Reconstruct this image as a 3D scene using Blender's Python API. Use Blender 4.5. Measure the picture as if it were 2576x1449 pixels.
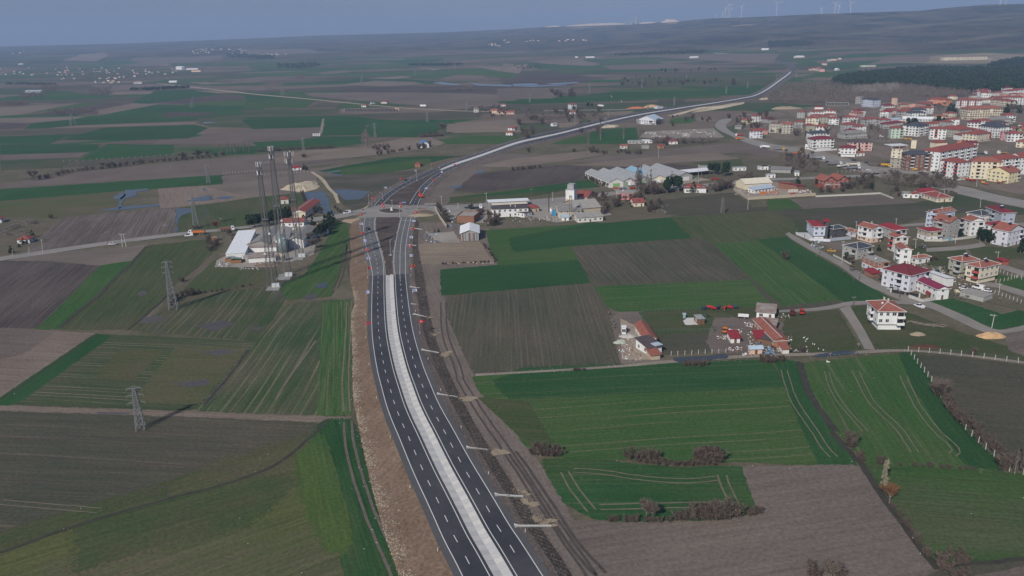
import bpy,bmesh,math,random
import numpy as np
from mathutils import Vector,Matrix,Euler
random.seed(7);np.random.seed(7)
R_=math.radians
scn=bpy.context.scene
COL=scn.collection
for o in list(bpy.data.objects): bpy.data.objects.remove(o)
# ------------------------------------------------------------------ camera
CAMH,PITCH,ROLL,FOC=120.0,R_(17.57),R_(-1.4),2003.0
IW,IH=2576.0,1449.0
cam_d=bpy.data.cameras.new('camera');cam=bpy.data.objects.new('camera',cam_d);COL.objects.link(cam)
cam_d.sensor_width=36.0;cam_d.lens=36.0*FOC/IW;cam_d.clip_start=1.0;cam_d.clip_end=60000.0
CM=Matrix.Rotation(math.pi/2-PITCH,3,'X') @ Matrix.Rotation(ROLL,3,'Z')
cam.matrix_world=Matrix.Translation((0,0,CAMH)) @ CM.to_4x4()
scn.camera=cam
# ------------------------------------------------------------------ sky
SUN_AZ,SUN_EL=210.5,36.0
w=bpy.data.worlds.new('World');scn.world=w;w.use_nodes=True
nt=w.node_tree;bg=nt.nodes['Background']
sky=nt.nodes.new('ShaderNodeTexSky');sky.sky_type='NISHITA';sky.sun_disc=False
sky.sun_elevation=R_(SUN_EL);sky.sun_rotation=R_(SUN_AZ)
sky.altitude=150;sky.air_density=1.0;sky.dust_density=1.0;sky.ozone_density=1.5
# a thin even veil of high cloud greys the blue all round
tc=nt.nodes.new('ShaderNodeTexCoord');mpw=nt.nodes.new('ShaderNodeMapping');mpw.inputs['Scale'].default_value=(2.2,2.2,9.0)
nzw=nt.nodes.new('ShaderNodeTexNoise');nzw.inputs['Scale'].default_value=1.6;nzw.inputs['Detail'].default_value=6
mrw=nt.nodes.new('ShaderNodeMapRange');mrw.inputs[1].default_value=.35;mrw.inputs[2].default_value=.75;mrw.inputs[3].default_value=.80;mrw.inputs[4].default_value=.92
mxw=nt.nodes.new('ShaderNodeMix');mxw.data_type='RGBA';mxw.inputs[7].default_value=(1.02,1.36,2.36,1)
nt.links.new(tc.outputs['Generated'],mpw.inputs[0]);nt.links.new(mpw.outputs[0],nzw.inputs[0]);nt.links.new(nzw.outputs[0],mrw.inputs[0])
nt.links.new(mrw.outputs[0],mxw.inputs[0]);nt.links.new(sky.outputs[0],mxw.inputs[6]);nt.links.new(mxw.outputs[2],bg.inputs[0])
bg.inputs['Strength'].default_value=0.085
# ------------------------------------------------------------------ sun
sd=bpy.data.lights.new('sun','SUN');so=bpy.data.objects.new('sun',sd);COL.objects.link(so)
sd.energy=3.0;sd.angle=R_(0.6);sd.color=(1.0,0.95,0.87)
so.rotation_euler=Vector((-math.sin(R_(SUN_AZ))*math.cos(R_(SUN_EL)),-math.cos(R_(SUN_AZ))*math.cos(R_(SUN_EL)),-math.sin(R_(SUN_EL)))).to_track_quat('-Z','Y').to_euler()
so.location=(-200,-300,400)
vs=scn.view_settings;vs.view_transform='Standard';vs.look='None';vs.exposure=0.46;vs.gamma=1.0;vs.use_curve_mapping=False
scn.cycles.max_bounces=5;scn.cycles.diffuse_bounces=2;scn.cycles.glossy_bounces=2;scn.cycles.volume_bounces=0
scn.cycles.transmission_bounces=2;scn.cycles.transparent_max_bounces=10
scn.cycles.caustics_reflective=False;scn.cycles.caustics_refractive=False
# ------------------------------------------------------------------ picture point -> place on the ground
def ray(fx,fy):
    d=CM @ Vector(((fx-IW/2)/FOC,-(fy-IH/2)/FOC,-1.0));return d
SKYL=[(0,117),(161,113),(322,109),(483,102.5),(644,96),(805,89),(966,85),(1127,81),(1288,73),(1388,67),(1583,60),(1700,54),(1788,46),(1932,41),(2057,35),(2182,31),(2307,27),(2432,15),(2507,10),(2576,9)]
_az,_te=[],[]
for fx,fy in SKYL:
    d=ray(fx,fy);_az.append(math.atan2(d.x,d.y));_te.append(d.z/math.hypot(d.x,d.y))
_az[0:0]=[-1.3];_te[0:0]=[_te[0]];_az.append(1.3);_te.append(_te[-1])
R0=3000.0
def terrain(x,y):
    x=np.asarray(x,float);y=np.asarray(y,float)
    R=np.hypot(x,y);a=np.arctan2(x,y)
    te=np.interp(a,_az,_te)
    R1=np.interp(a,[-.6,-.2,.15,.35,.6],[11500,10500,8600,6600,6200])
    Hs=CAMH + te*R1
    s=np.clip((R-R0)/(R1-R0),0,1)
    h=Hs*s**1.55
    h=h + Hs*.05*np.sin(R*.0021+a*9)*np.sin(a*23+1.3)*s*(1-s)*4 + Hs*.02*np.sin(R*.006+a*31)*s*(1-s)*4
    over=np.clip((R-R1)/6000.,0,1)
    return h*(1-.7*over)
def G(fx,fy,z=0.0):
    d=ray(fx,fy)
    hr=math.hypot(d.x,d.y)
    if d.z < -1e-6:
        t=(z-CAMH)/d.z
        if t*hr <= R0: return Vector((d.x*t,d.y*t,z))
    ts=np.geomspace(R0*.98/hr,14000/hr,700)
    g=CAMH+d.z*ts-terrain(d.x*ts,d.y*ts)-z
    i=np.argmax(g <= 0)
    if g[i] > 0: i=len(ts)-1
    t=ts[i]
    if 0 < i and g[i] <= 0: t=ts[i-1]+(ts[i]-ts[i-1])*g[i-1]/(g[i-1]-g[i])
    return Vector((d.x*t,d.y*t,CAMH+d.z*t))
def T(i,j,zx,zy): return (644.0*i+zx/4.0,362.25*j+zy/4.0)
def GT(i,j,zx,zy,z=0.0): return G(*T(i,j,zx,zy),z)
def TT(i,j,*c): return [T(i,j,c[k],c[k+1]) for k in range(0,len(c),2)]
def PXM(p):                       # picture units per metre at a place
    v=Vector(p)-Vector((0,0,CAMH));return FOC/-(CM.transposed() @ v).z
# ------------------------------------------------------------------ objects
def tag(o,label=None,cat=None,group=None,kind=None):
    if label: o['label']=label
    if cat: o['category']=cat
    if group: o['group']=group
    if kind: o['kind']=kind
    return o
def link(name,me,mats=None,parent=None):
    o=bpy.data.objects.new(name,me);COL.objects.link(o)
    if parent is not None: o.parent=parent
    if mats is not None and not me.materials:
        for m in (mats if isinstance(mats,(list,tuple)) else [mats]): me.materials.append(m)
    return o
def empty(name,loc=(0,0,0),rz=0.0,s=1.0):
    o=bpy.data.objects.new(name,None);COL.objects.link(o)
    o.location=loc;o.rotation_euler=(0,0,rz);o.scale=(s,s,s);o.empty_display_size=.5
    return o
def thing(name,label,cat,loc=(0,0,0),rz=0.0,group=None,s=1.0):
    return tag(empty(name,loc,rz,s),label,cat,group)
def copy_tree(o,parent=None):
    c=o.copy();COL.objects.link(c);c.parent=parent
    for ch in o.children: copy_tree(ch,c)
    return c
class MB:
    def __init__(s): s.v=[];s.f=[];s.m=[];s.mi=0
    def quad(s,a,b,c,d):
        n=len(s.v);s.v += [tuple(a),tuple(b),tuple(c),tuple(d)];s.f.append((n,n+1,n+2,n+3));s.m.append(s.mi);return s
    def tri(s,a,b,c):
        n=len(s.v);s.v += [tuple(a),tuple(b),tuple(c)];s.f.append((n,n+1,n+2));s.m.append(s.mi);return s
    def poly(s,pts):
        n=len(s.v);s.v += [tuple(p) for p in pts];s.f.append(tuple(range(n,n+len(pts))));s.m.append(s.mi);return s
    def box(s,x0,y0,z0,x1,y1,z1):
        n=len(s.v)
        s.v += [(x0,y0,z0),(x1,y0,z0),(x1,y1,z0),(x0,y1,z0),(x0,y0,z1),(x1,y0,z1),(x1,y1,z1),(x0,y1,z1)]
        for q in ((0,3,2,1),(4,5,6,7),(0,1,5,4),(1,2,6,5),(2,3,7,6),(3,0,4,7)): s.f.append(tuple(n+k for k in q));s.m.append(s.mi)
        return s
    def prism(s,pts,y0,y1,axis='y'):
        # closed outline pts in (x,z) pushed along y, or in (x,y) pushed along z
        k=len(pts);n=len(s.v)
        if axis == 'y': s.v += [(p[0],y0,p[1]) for p in pts]+[(p[0],y1,p[1]) for p in pts]
        elif axis == 'x': s.v += [(y0,p[0],p[1]) for p in pts]+[(y1,p[0],p[1]) for p in pts]
        else: s.v += [(p[0],p[1],y0) for p in pts]+[(p[0],p[1],y1) for p in pts]
        s.f.append(tuple(range(n,n+k)));s.f.append(tuple(range(n+2*k-1,n+k-1,-1)));s.m += [s.mi]*2
        for i in range(k):
            j=(i+1) % k;s.f.append((n+i,n+k+i,n+k+j,n+j));s.m.append(s.mi)
        return s
    def tube(s,a,b,r0,r1=None,k=6,cap=True):
        r1=r0 if r1 is None else r1
        a=Vector(a);b=Vector(b);d=(b-a)
        if d.length < 1e-6: return s
        d.normalize();u=d.orthogonal().normalized();w_=d.cross(u);n=len(s.v)
        for q,r in ((a,r0),(b,r1)):
            for i in range(k):
                t=2*math.pi*i/k;s.v.append(tuple(q+u*(r*math.cos(t))+w_*(r*math.sin(t))))
        for i in range(k):
            j=(i+1) % k;s.f.append((n+i,n+j,n+k+j,n+k+i));s.m.append(s.mi)
        if cap: s.f.append(tuple(range(n+k-1,n-1,-1)));s.f.append(tuple(range(n+k,n+2*k)));s.m += [s.mi]*2
        return s
    def ball(s,c,rx,ry,rz,nu=8,nv=5):
        n=len(s.v)
        for i in range(nv+1):
            p=math.pi*i/nv
            for j in range(nu):
                t=2*math.pi*j/nu;s.v.append((c[0]+rx*math.sin(p)*math.cos(t),c[1]+ry*math.sin(p)*math.sin(t),c[2]+rz*math.cos(p)))
        for i in range(nv):
            for j in range(nu):
                a=n+i*nu+j;b=n+i*nu+(j+1) % nu;s.f.append((a,a+nu,b+nu,b));s.m.append(s.mi)
        return s
    def mesh(s,name,smooth=False):
        me=bpy.data.meshes.new(name);me.from_pydata(s.v,[],s.f)
        if any(s.m): me.polygons.foreach_set('material_index',s.m)
        if smooth: me.polygons.foreach_set('use_smooth',[True]*len(s.f))
        me.update();return me
    def build(s,name,mats,parent=None,smooth=False):
        return link(name,s.mesh(name,smooth),mats,parent)
# ------------------------------------------------------------------ materials
_MC={}
def N(t,ty,**kw):
    n=t.nodes.new(ty)
    for k,v in kw.items():
        if k.startswith('i_'): n.inputs[k[2:]].default_value=v
        elif k[0] == 'p' and k[1:].isdigit(): n.inputs[int(k[1:])].default_value=v
        else: setattr(n,k,v)
    return n
def math_(t,op,a,b=None,clamp=False):
    n=t.nodes.new('ShaderNodeMath');n.operation=op;n.use_clamp=clamp
    for i,q in enumerate((a,b)):
        if q is None: continue
        if isinstance(q,(int,float)): n.inputs[i].default_value=q
        else: t.links.new(q,n.inputs[i])
    return n.outputs[0]
def mixc(t,fac,a,b,mode='MIX'):
    n=t.nodes.new('ShaderNodeMix');n.data_type='RGBA';n.blend_type=mode;n.clamp_factor=True
    for i,q in ((0,fac),(6,a),(7,b)):
        if isinstance(q,(int,float)): n.inputs[i].default_value=q
        elif isinstance(q,(tuple,list)): n.inputs[i].default_value=(*q[:3],1)
        else: t.links.new(q,n.inputs[i])
    return n.outputs[2]
def mrange(t,v,a,b,c,d):
    n=t.nodes.new('ShaderNodeMapRange');t.links.new(v,n.inputs[0])
    for i,q in enumerate((a,b,c,d)): n.inputs[i+1].default_value=q
    return n.outputs[0]
def noise(t,vec,scale,detail=3,rough=.55):
    n=t.nodes.new('ShaderNodeTexNoise');n.inputs['Scale'].default_value=scale;n.inputs['Detail'].default_value=detail;n.inputs['Roughness'].default_value=rough
    if vec is not None: t.links.new(vec,n.inputs['Vector'])
    return n.outputs['Fac']
def newmat(name,rough=.85,spec=.25,metal=0.0):
    m=bpy.data.materials.new(name);m.use_nodes=True;t=m.node_tree;b=t.nodes['Principled BSDF']
    b.inputs['Roughness'].default_value=rough;b.inputs['Specular IOR Level'].default_value=spec;b.inputs['Metallic'].default_value=metal
    return m,t,b
def M(name,rgb,rough=.8,var=.12,scale=.6,spec=.3,metal=0.0,rgb2=None,thr=(.5,.7),bump=0.0):
    """painted / plastered / sheet surface: colour with fine blotches, optional second colour in patches"""
    if name in _MC: return _MC[name]
    m,t,b=newmat(name,rough,spec,metal)
    tcn=t.nodes.new('ShaderNodeTexCoord');oi=t.nodes.new('ShaderNodeObjectInfo')
    va=t.nodes.new('ShaderNodeVectorMath');va.operation='ADD';t.links.new(tcn.outputs['Object'],va.inputs[0]);
    sc_=t.nodes.new('ShaderNodeVectorMath');sc_.operation='SCALE';t.links.new(oi.outputs['Location'],sc_.inputs[0]);sc_.inputs['Scale'].default_value=.37
    t.links.new(sc_.outputs[0],va.inputs[1]);vec=va.outputs[0]
    n=noise(t,vec,scale,5,.65)
    f=mrange(t,n,.25,.75,1-var,1+var)
    c=mixc(t,1.0,rgb,(1,1,1),'MULTIPLY')
    if rgb2 is not None:
        n2=noise(t,vec,scale*.6,5,.7);c=mixc(t,mrange(t,n2,thr[0],thr[1],0,1),rgb,rgb2)
    vm=t.nodes.new('ShaderNodeVectorMath');vm.operation='SCALE';t.links.new(c,vm.inputs[0]);t.links.new(f,vm.inputs['Scale'])
    t.links.new(vm.outputs[0],b.inputs['Base Color'])
    if bump:
        bn=t.nodes.new('ShaderNodeBump');bn.inputs['Strength'].default_value=.5;bn.inputs['Distance'].default_value=bump
        t.links.new(noise(t,vec,scale*3,4),bn.inputs['Height']);t.links.new(bn.outputs[0],b.inputs['Normal'])
    _MC[name]=m;return m
def soil(name,cA,cB,ang=0.0,lines=None,streak=.25,blotch=.02,patch=None,fine=.22,bump=.12,rough=.95,fade=False):
    """field surface: blotches of two colours, streaks along the rows, optional wheel lines and bare patches"""
    m,t,b=newmat(name,rough,.08);streak *= .55;fine *= 1.15
    if lines: lines=(*lines[:3],lines[3]*.72)
    tcn=t.nodes.new('ShaderNodeTexCoord');mp=t.nodes.new('ShaderNodeMapping');mp.inputs['Rotation'].default_value=(0,0,-ang)
    t.links.new(tcn.outputs['Object'],mp.inputs[0]);vec=mp.outputs[0]
    sx=t.nodes.new('ShaderNodeSeparateXYZ');t.links.new(vec,sx.inputs[0]);u,v=sx.outputs[0],sx.outputs[1]
    big=noise(t,vec,blotch,6,.62)
    def stretch(a,c):
        q=t.nodes.new('ShaderNodeMapping');q.inputs['Scale'].default_value=(a,c,1);t.links.new(vec,q.inputs[0]);return q.outputs[0]
    st=noise(t,stretch(.018,.33),1.0,4,.6)
    c=mixc(t,mrange(t,math_(t,'ADD',math_(t,'MULTIPLY',big,.65),math_(t,'MULTIPLY',st,.35)),.38,.62,0,1),cA,cB)
    if patch:
        pn=noise(t,stretch(.012,.03),1.0,4,.6);c=mixc(t,mrange(t,pn,patch[1]-.03,patch[1]+.09,0,patch[2]),c,patch[0])
    st2=noise(t,stretch(.03,1.1),1.0,3,.6)
    f1=mrange(t,st2,.3,.7,1-streak,1+streak)
    f2=mrange(t,noise(t,vec,.9,4,.7),.3,.7,1-fine,1+fine)
    f=math_(t,'MULTIPLY',f1,f2)
    if lines:
        per,wid,lc,amt=lines[:4]
        wob=math_(t,'ADD',v,math_(t,'MULTIPLY',math_(t,'SUBTRACT',noise(t,stretch(.006,.006),1.0,2),.5),per*1.4))
        pp=math_(t,'PINGPONG',wob,per/2)
        g1=mrange(t,math_(t,'ABSOLUTE',math_(t,'SUBTRACT',pp,per*.30)),wid*.5,wid,1,0)
        gate=mrange(t,noise(t,stretch(.010,.16),1.0,3,.6),.42,.54,0,amt)
        c=mixc(t,math_(t,'MULTIPLY',g1,gate),c,lc)
    vm=t.nodes.new('ShaderNodeVectorMath');vm.operation='SCALE';t.links.new(c,vm.inputs[0]);t.links.new(f,vm.inputs['Scale'])
    t.links.new(vm.outputs[0],b.inputs['Base Color'])
    if fade:
        at=t.nodes.new('ShaderNodeAttribute');at.attribute_name='fade';t.links.new(mrange(t,math_(t,'ADD',at.outputs['Fac'],math_(t,'MULTIPLY',math_(t,'SUBTRACT',noise(t,vec,.7,6,.75),.5),2.6 if fade < 4 else 3.6)),.46,.54,0,1),b.inputs['Alpha'])
    bn=t.nodes.new('ShaderNodeBump');bn.inputs['Strength'].default_value=.6;bn.inputs['Distance'].default_value=bump
    t.links.new(math_(t,'ADD',noise(t,vec,.8,4,.7),st2),bn.inputs['Height']);t.links.new(bn.outputs[0],b.inputs['Normal'])
    return m
# ------------------------------------------------------------------ the ground sheet
def make_ground():
    rr=np.concatenate([[5],np.geomspace(40,2900,60),np.linspace(2960,13000,150),np.geomspace(13300,17500,10)])
    aa=np.radians(np.concatenate([np.linspace(-80,-42,16),np.linspace(-40,40,221),np.linspace(42,80,16)]))
    A,RR=np.meshgrid(aa,rr);X=RR*np.sin(A);Y=RR*np.cos(A);Z=terrain(X,Y)
    V=np.stack([X,Y,Z],-1).reshape(-1,3);na=len(aa);nr=len(rr)
    F=[(i*na+j,i*na+j+1,(i+1)*na+j+1,(i+1)*na+j) for i in range(nr-1) for j in range(na-1)]
    me=bpy.data.meshes.new('ground');me.from_pydata(V.tolist(),[],F);me.polygons.foreach_set('use_smooth',[True]*len(F));me.update()
    m,t,b=newmat('ground_soil',.95,.05)
    tcn=t.nodes.new('ShaderNodeTexCoord');vec=tcn.outputs['Object']
    sx=t.nodes.new('ShaderNodeSeparateXYZ');t.links.new(vec,sx.inputs[0])
    def mp(sx_,sy_,rot=0):
        q=t.nodes.new('ShaderNodeMapping');q.inputs['Scale'].default_value=(sx_,sy_,0);q.inputs['Rotation'].default_value=(0,0,rot);t.links.new(vec,q.inputs[0]);return q.outputs[0]
    # scrub close by
    near=mixc(t,mrange(t,noise(t,mp(1,1),.03,6,.65),.38,.62,0,1),(.095,.092,.055),(.160,.132,.100))
    near=mixc(t,mrange(t,noise(t,mp(1,1),.5,5,.7),.4,.7,0,.5),near,(.075,.082,.042))
    # strip fields far off
    vo=t.nodes.new('ShaderNodeTexVoronoi');vo.inputs['Scale'].default_value=1.0;vo.inputs['Randomness'].default_value=.85
    wv=t.nodes.new('ShaderNodeVectorMath');wv.operation='ADD';t.links.new(mp(.0034,.0072,.32),wv.inputs[0])
    wn=t.nodes.new('ShaderNodeTexNoise');wn.inputs['Scale'].default_value=.0012;t.links.new(vec,wn.inputs[0]);t.links.new(wn.outputs[1],wv.inputs[1])
    t.links.new(wv.outputs[0],vo.inputs['Vector'])
    sp=t.nodes.new('ShaderNodeSeparateColor');t.links.new(vo.outputs['Color'],sp.inputs[0])
    cr=t.nodes.new('ShaderNodeValToRGB');cr.color_ramp.interpolation='CONSTANT';e=cr.color_ramp.elements
    cols=[(.028,.085,.030),(.120,.100,.078),(.060,.085,.042),(.155,.122,.096),(.085,.082,.058),(.035,.095,.034),(.135,.108,.084),(.075,.080,.05),(.17,.135,.105)]
    e[0].color=(*cols[0],1);e[1].position=.12;e[1].color=(*cols[1],1)
    for k in range(2,9): q=e.new(k/9.0);q.color=(*cols[k],1)
    t.links.new(sp.outputs[0],cr.inputs[0])
    far=mixc(t,mrange(t,noise(t,mp(.004,.02,.2),1.0,5,.65),.5,.68,0,.75),cr.outputs[0],(.062,.058,.045))
    dist=t.nodes.new('ShaderNodeVectorMath');dist.operation='LENGTH';t.links.new(mp(1,1),dist.inputs[0])
    c=mixc(t,mrange(t,dist.outputs['Value'],900,1150,0,1),near,far)
    # scrub and woods on the slopes, olive clearings between
    wood=mixc(t,mrange(t,noise(t,mp(.005,.0022,.15),1.0,8,.68),.43,.56,0,1),(.016,.022,.018),(.095,.076,.056))
    wood=mixc(t,mrange(t,noise(t,mp(.0016,.004,-.1),1.0,6,.6),.54,.62,0,.85),wood,(.16,.14,.085))
    wood=mixc(t,mrange(t,noise(t,mp(.02,.02),1.0,4,.6),.4,.65,0,.55),wood,(.025,.03,.022))
    hz=math_(t,'ADD',sx.outputs[2],math_(t,'MULTIPLY',math_(t,'SUBTRACT',noise(t,mp(.0011,.0016),1.0,4,.6),.5),90))
    c=mixc(t,mrange(t,hz,18,42,0,1),c,wood)
    f=mrange(t,noise(t,mp(1,1),.35,5,.7),.3,.7,.8,1.2)
    vm=t.nodes.new('ShaderNodeVectorMath');vm.operation='SCALE';t.links.new(c,vm.inputs[0]);t.links.new(f,vm.inputs['Scale'])
    t.links.new(vm.outputs[0],b.inputs['Base Color'])
    bn=t.nodes.new('ShaderNodeBump');bn.inputs['Strength'].default_value=.5;bn.inputs['Distance'].default_value=.3
    t.links.new(noise(t,mp(1,1),.5,5,.7),bn.inputs['Height']);t.links.new(bn.outputs[0],b.inputs['Normal'])
    tag(link('ground',me,m),'wide farmland plain rising to scrub covered hills','ground',kind='structure')
make_ground()
# ------------------------------------------------------------------ fields
PAL={  # A, B, line colour
 'dk':    ((.021,.068,.023),(.034,.084,.031),(.10,.11,.06)),
 'green': ((.036,.090,.025),(.064,.100,.036),(.14,.135,.08)),
 'mix':   ((.042,.074,.030),(.098,.092,.058),(.18,.16,.10)),
 'olive': ((.070,.088,.034),(.112,.095,.060),(.16,.14,.07)),
 'dull':  ((.062,.068,.045),(.100,.087,.064),(.15,.125,.09)),
 'grass': ((.048,.074,.028),(.085,.084,.046),(.13,.11,.07)),
 'brown': ((.125,.100,.084),(.165,.135,.114),(.20,.17,.14)),
 'furrow':((.110,.092,.080),(.180,.150,.128),(.075,.060,.055)),
 'dark':  ((.062,.050,.046),(.100,.082,.073),(.15,.125,.11)),
 'tan':   ((.165,.130,.104),(.210,.168,.134),(.24,.20,.16)),
 'dirt':  ((.135,.110,.093),(.180,.148,.124),(.095,.078,.068)),
 'sand':  ((.200,.160,.120),(.260,.210,.155),(.15,.12,.09)),
 'bank':  ((.165,.112,.075),(.225,.158,.112),(.10,.07,.05)),
 'scrub': ((.085,.082,.048),(.140,.115,.085),(.05,.045,.035)),
}
_fk=[0]
def rough_edge(P,amp):
    out=[]
    for a,b in zip(P,P[1:]+P[:1]):
        L=(b-a).length;n=max(1,min(60,int(L/(amp*6)+.5)));d=(b-a).normalized();nrm=Vector((-d.y,d.x,0))
        for k in range(n):
            q=a+(b-a)*(k/n)
            if k: q=q+nrm*random.uniform(-amp,amp)
            out.append(q)
    return out
def field(pts,kind='green',rows=(0,1),lines=None,streak=.25,patch=None,blotch=.02,name='field',bump=.15,raw=False,label=None,fine=.22,soft=None):
    k=_fk[0];_fk[0] += 1
    P=[G(x,y) for x,y in pts];D=sum(p.length for p in P)/len(P)
    z=.012+.0006*k
    for p in P: p.z += z
    d=P[rows[1] % len(P)]-P[rows[0]];ang=math.atan2(d.y,d.x)
    if not raw: P=rough_edge(P,max(.35,D/900))
    cA,cB,cl=PAL[kind]
    j=random.uniform(.92,1.08);cA=[c*j for c in cA];cB=[c*j for c in cB]
    ln=None if lines is None else (lines[0],lines[1],cl,lines[2])
    soft=soft or (1.3 if D < 800 else 0)
    m=soil(name+'_'+kind,cA,cB,ang,ln,streak,blotch,patch,fine,bump,.95,soft)
    mb=MB().poly(P);n=len(P)
    if soft:
        ar=sum(a.x*b.y-b.x*a.y for a,b in zip(P,P[1:]+P[:1]));sg=1 if ar > 0 else -1
        for i,p in enumerate(P):
            d=(P[(i+2) % n]-P[i-2]);q=p+Vector((d.y,-d.x,0)).normalized()*soft*sg;mb.v.append((q.x,q.y,q.z-.002))
        for i in range(n): j=(i+1) % n;mb.f.append((i,n+i,n+j,j));mb.m.append(0)
    o=mb.build(name,m)
    if soft: o.data.attributes.new('fade','FLOAT','POINT').data.foreach_set('value',[1.4]*n+[-.4]*n)
    tag(o,label,None,kind='structure');return o
def t_(i,j,*c): return TT(i,j,*c)
MUD=(.105,.092,.095)
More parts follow.
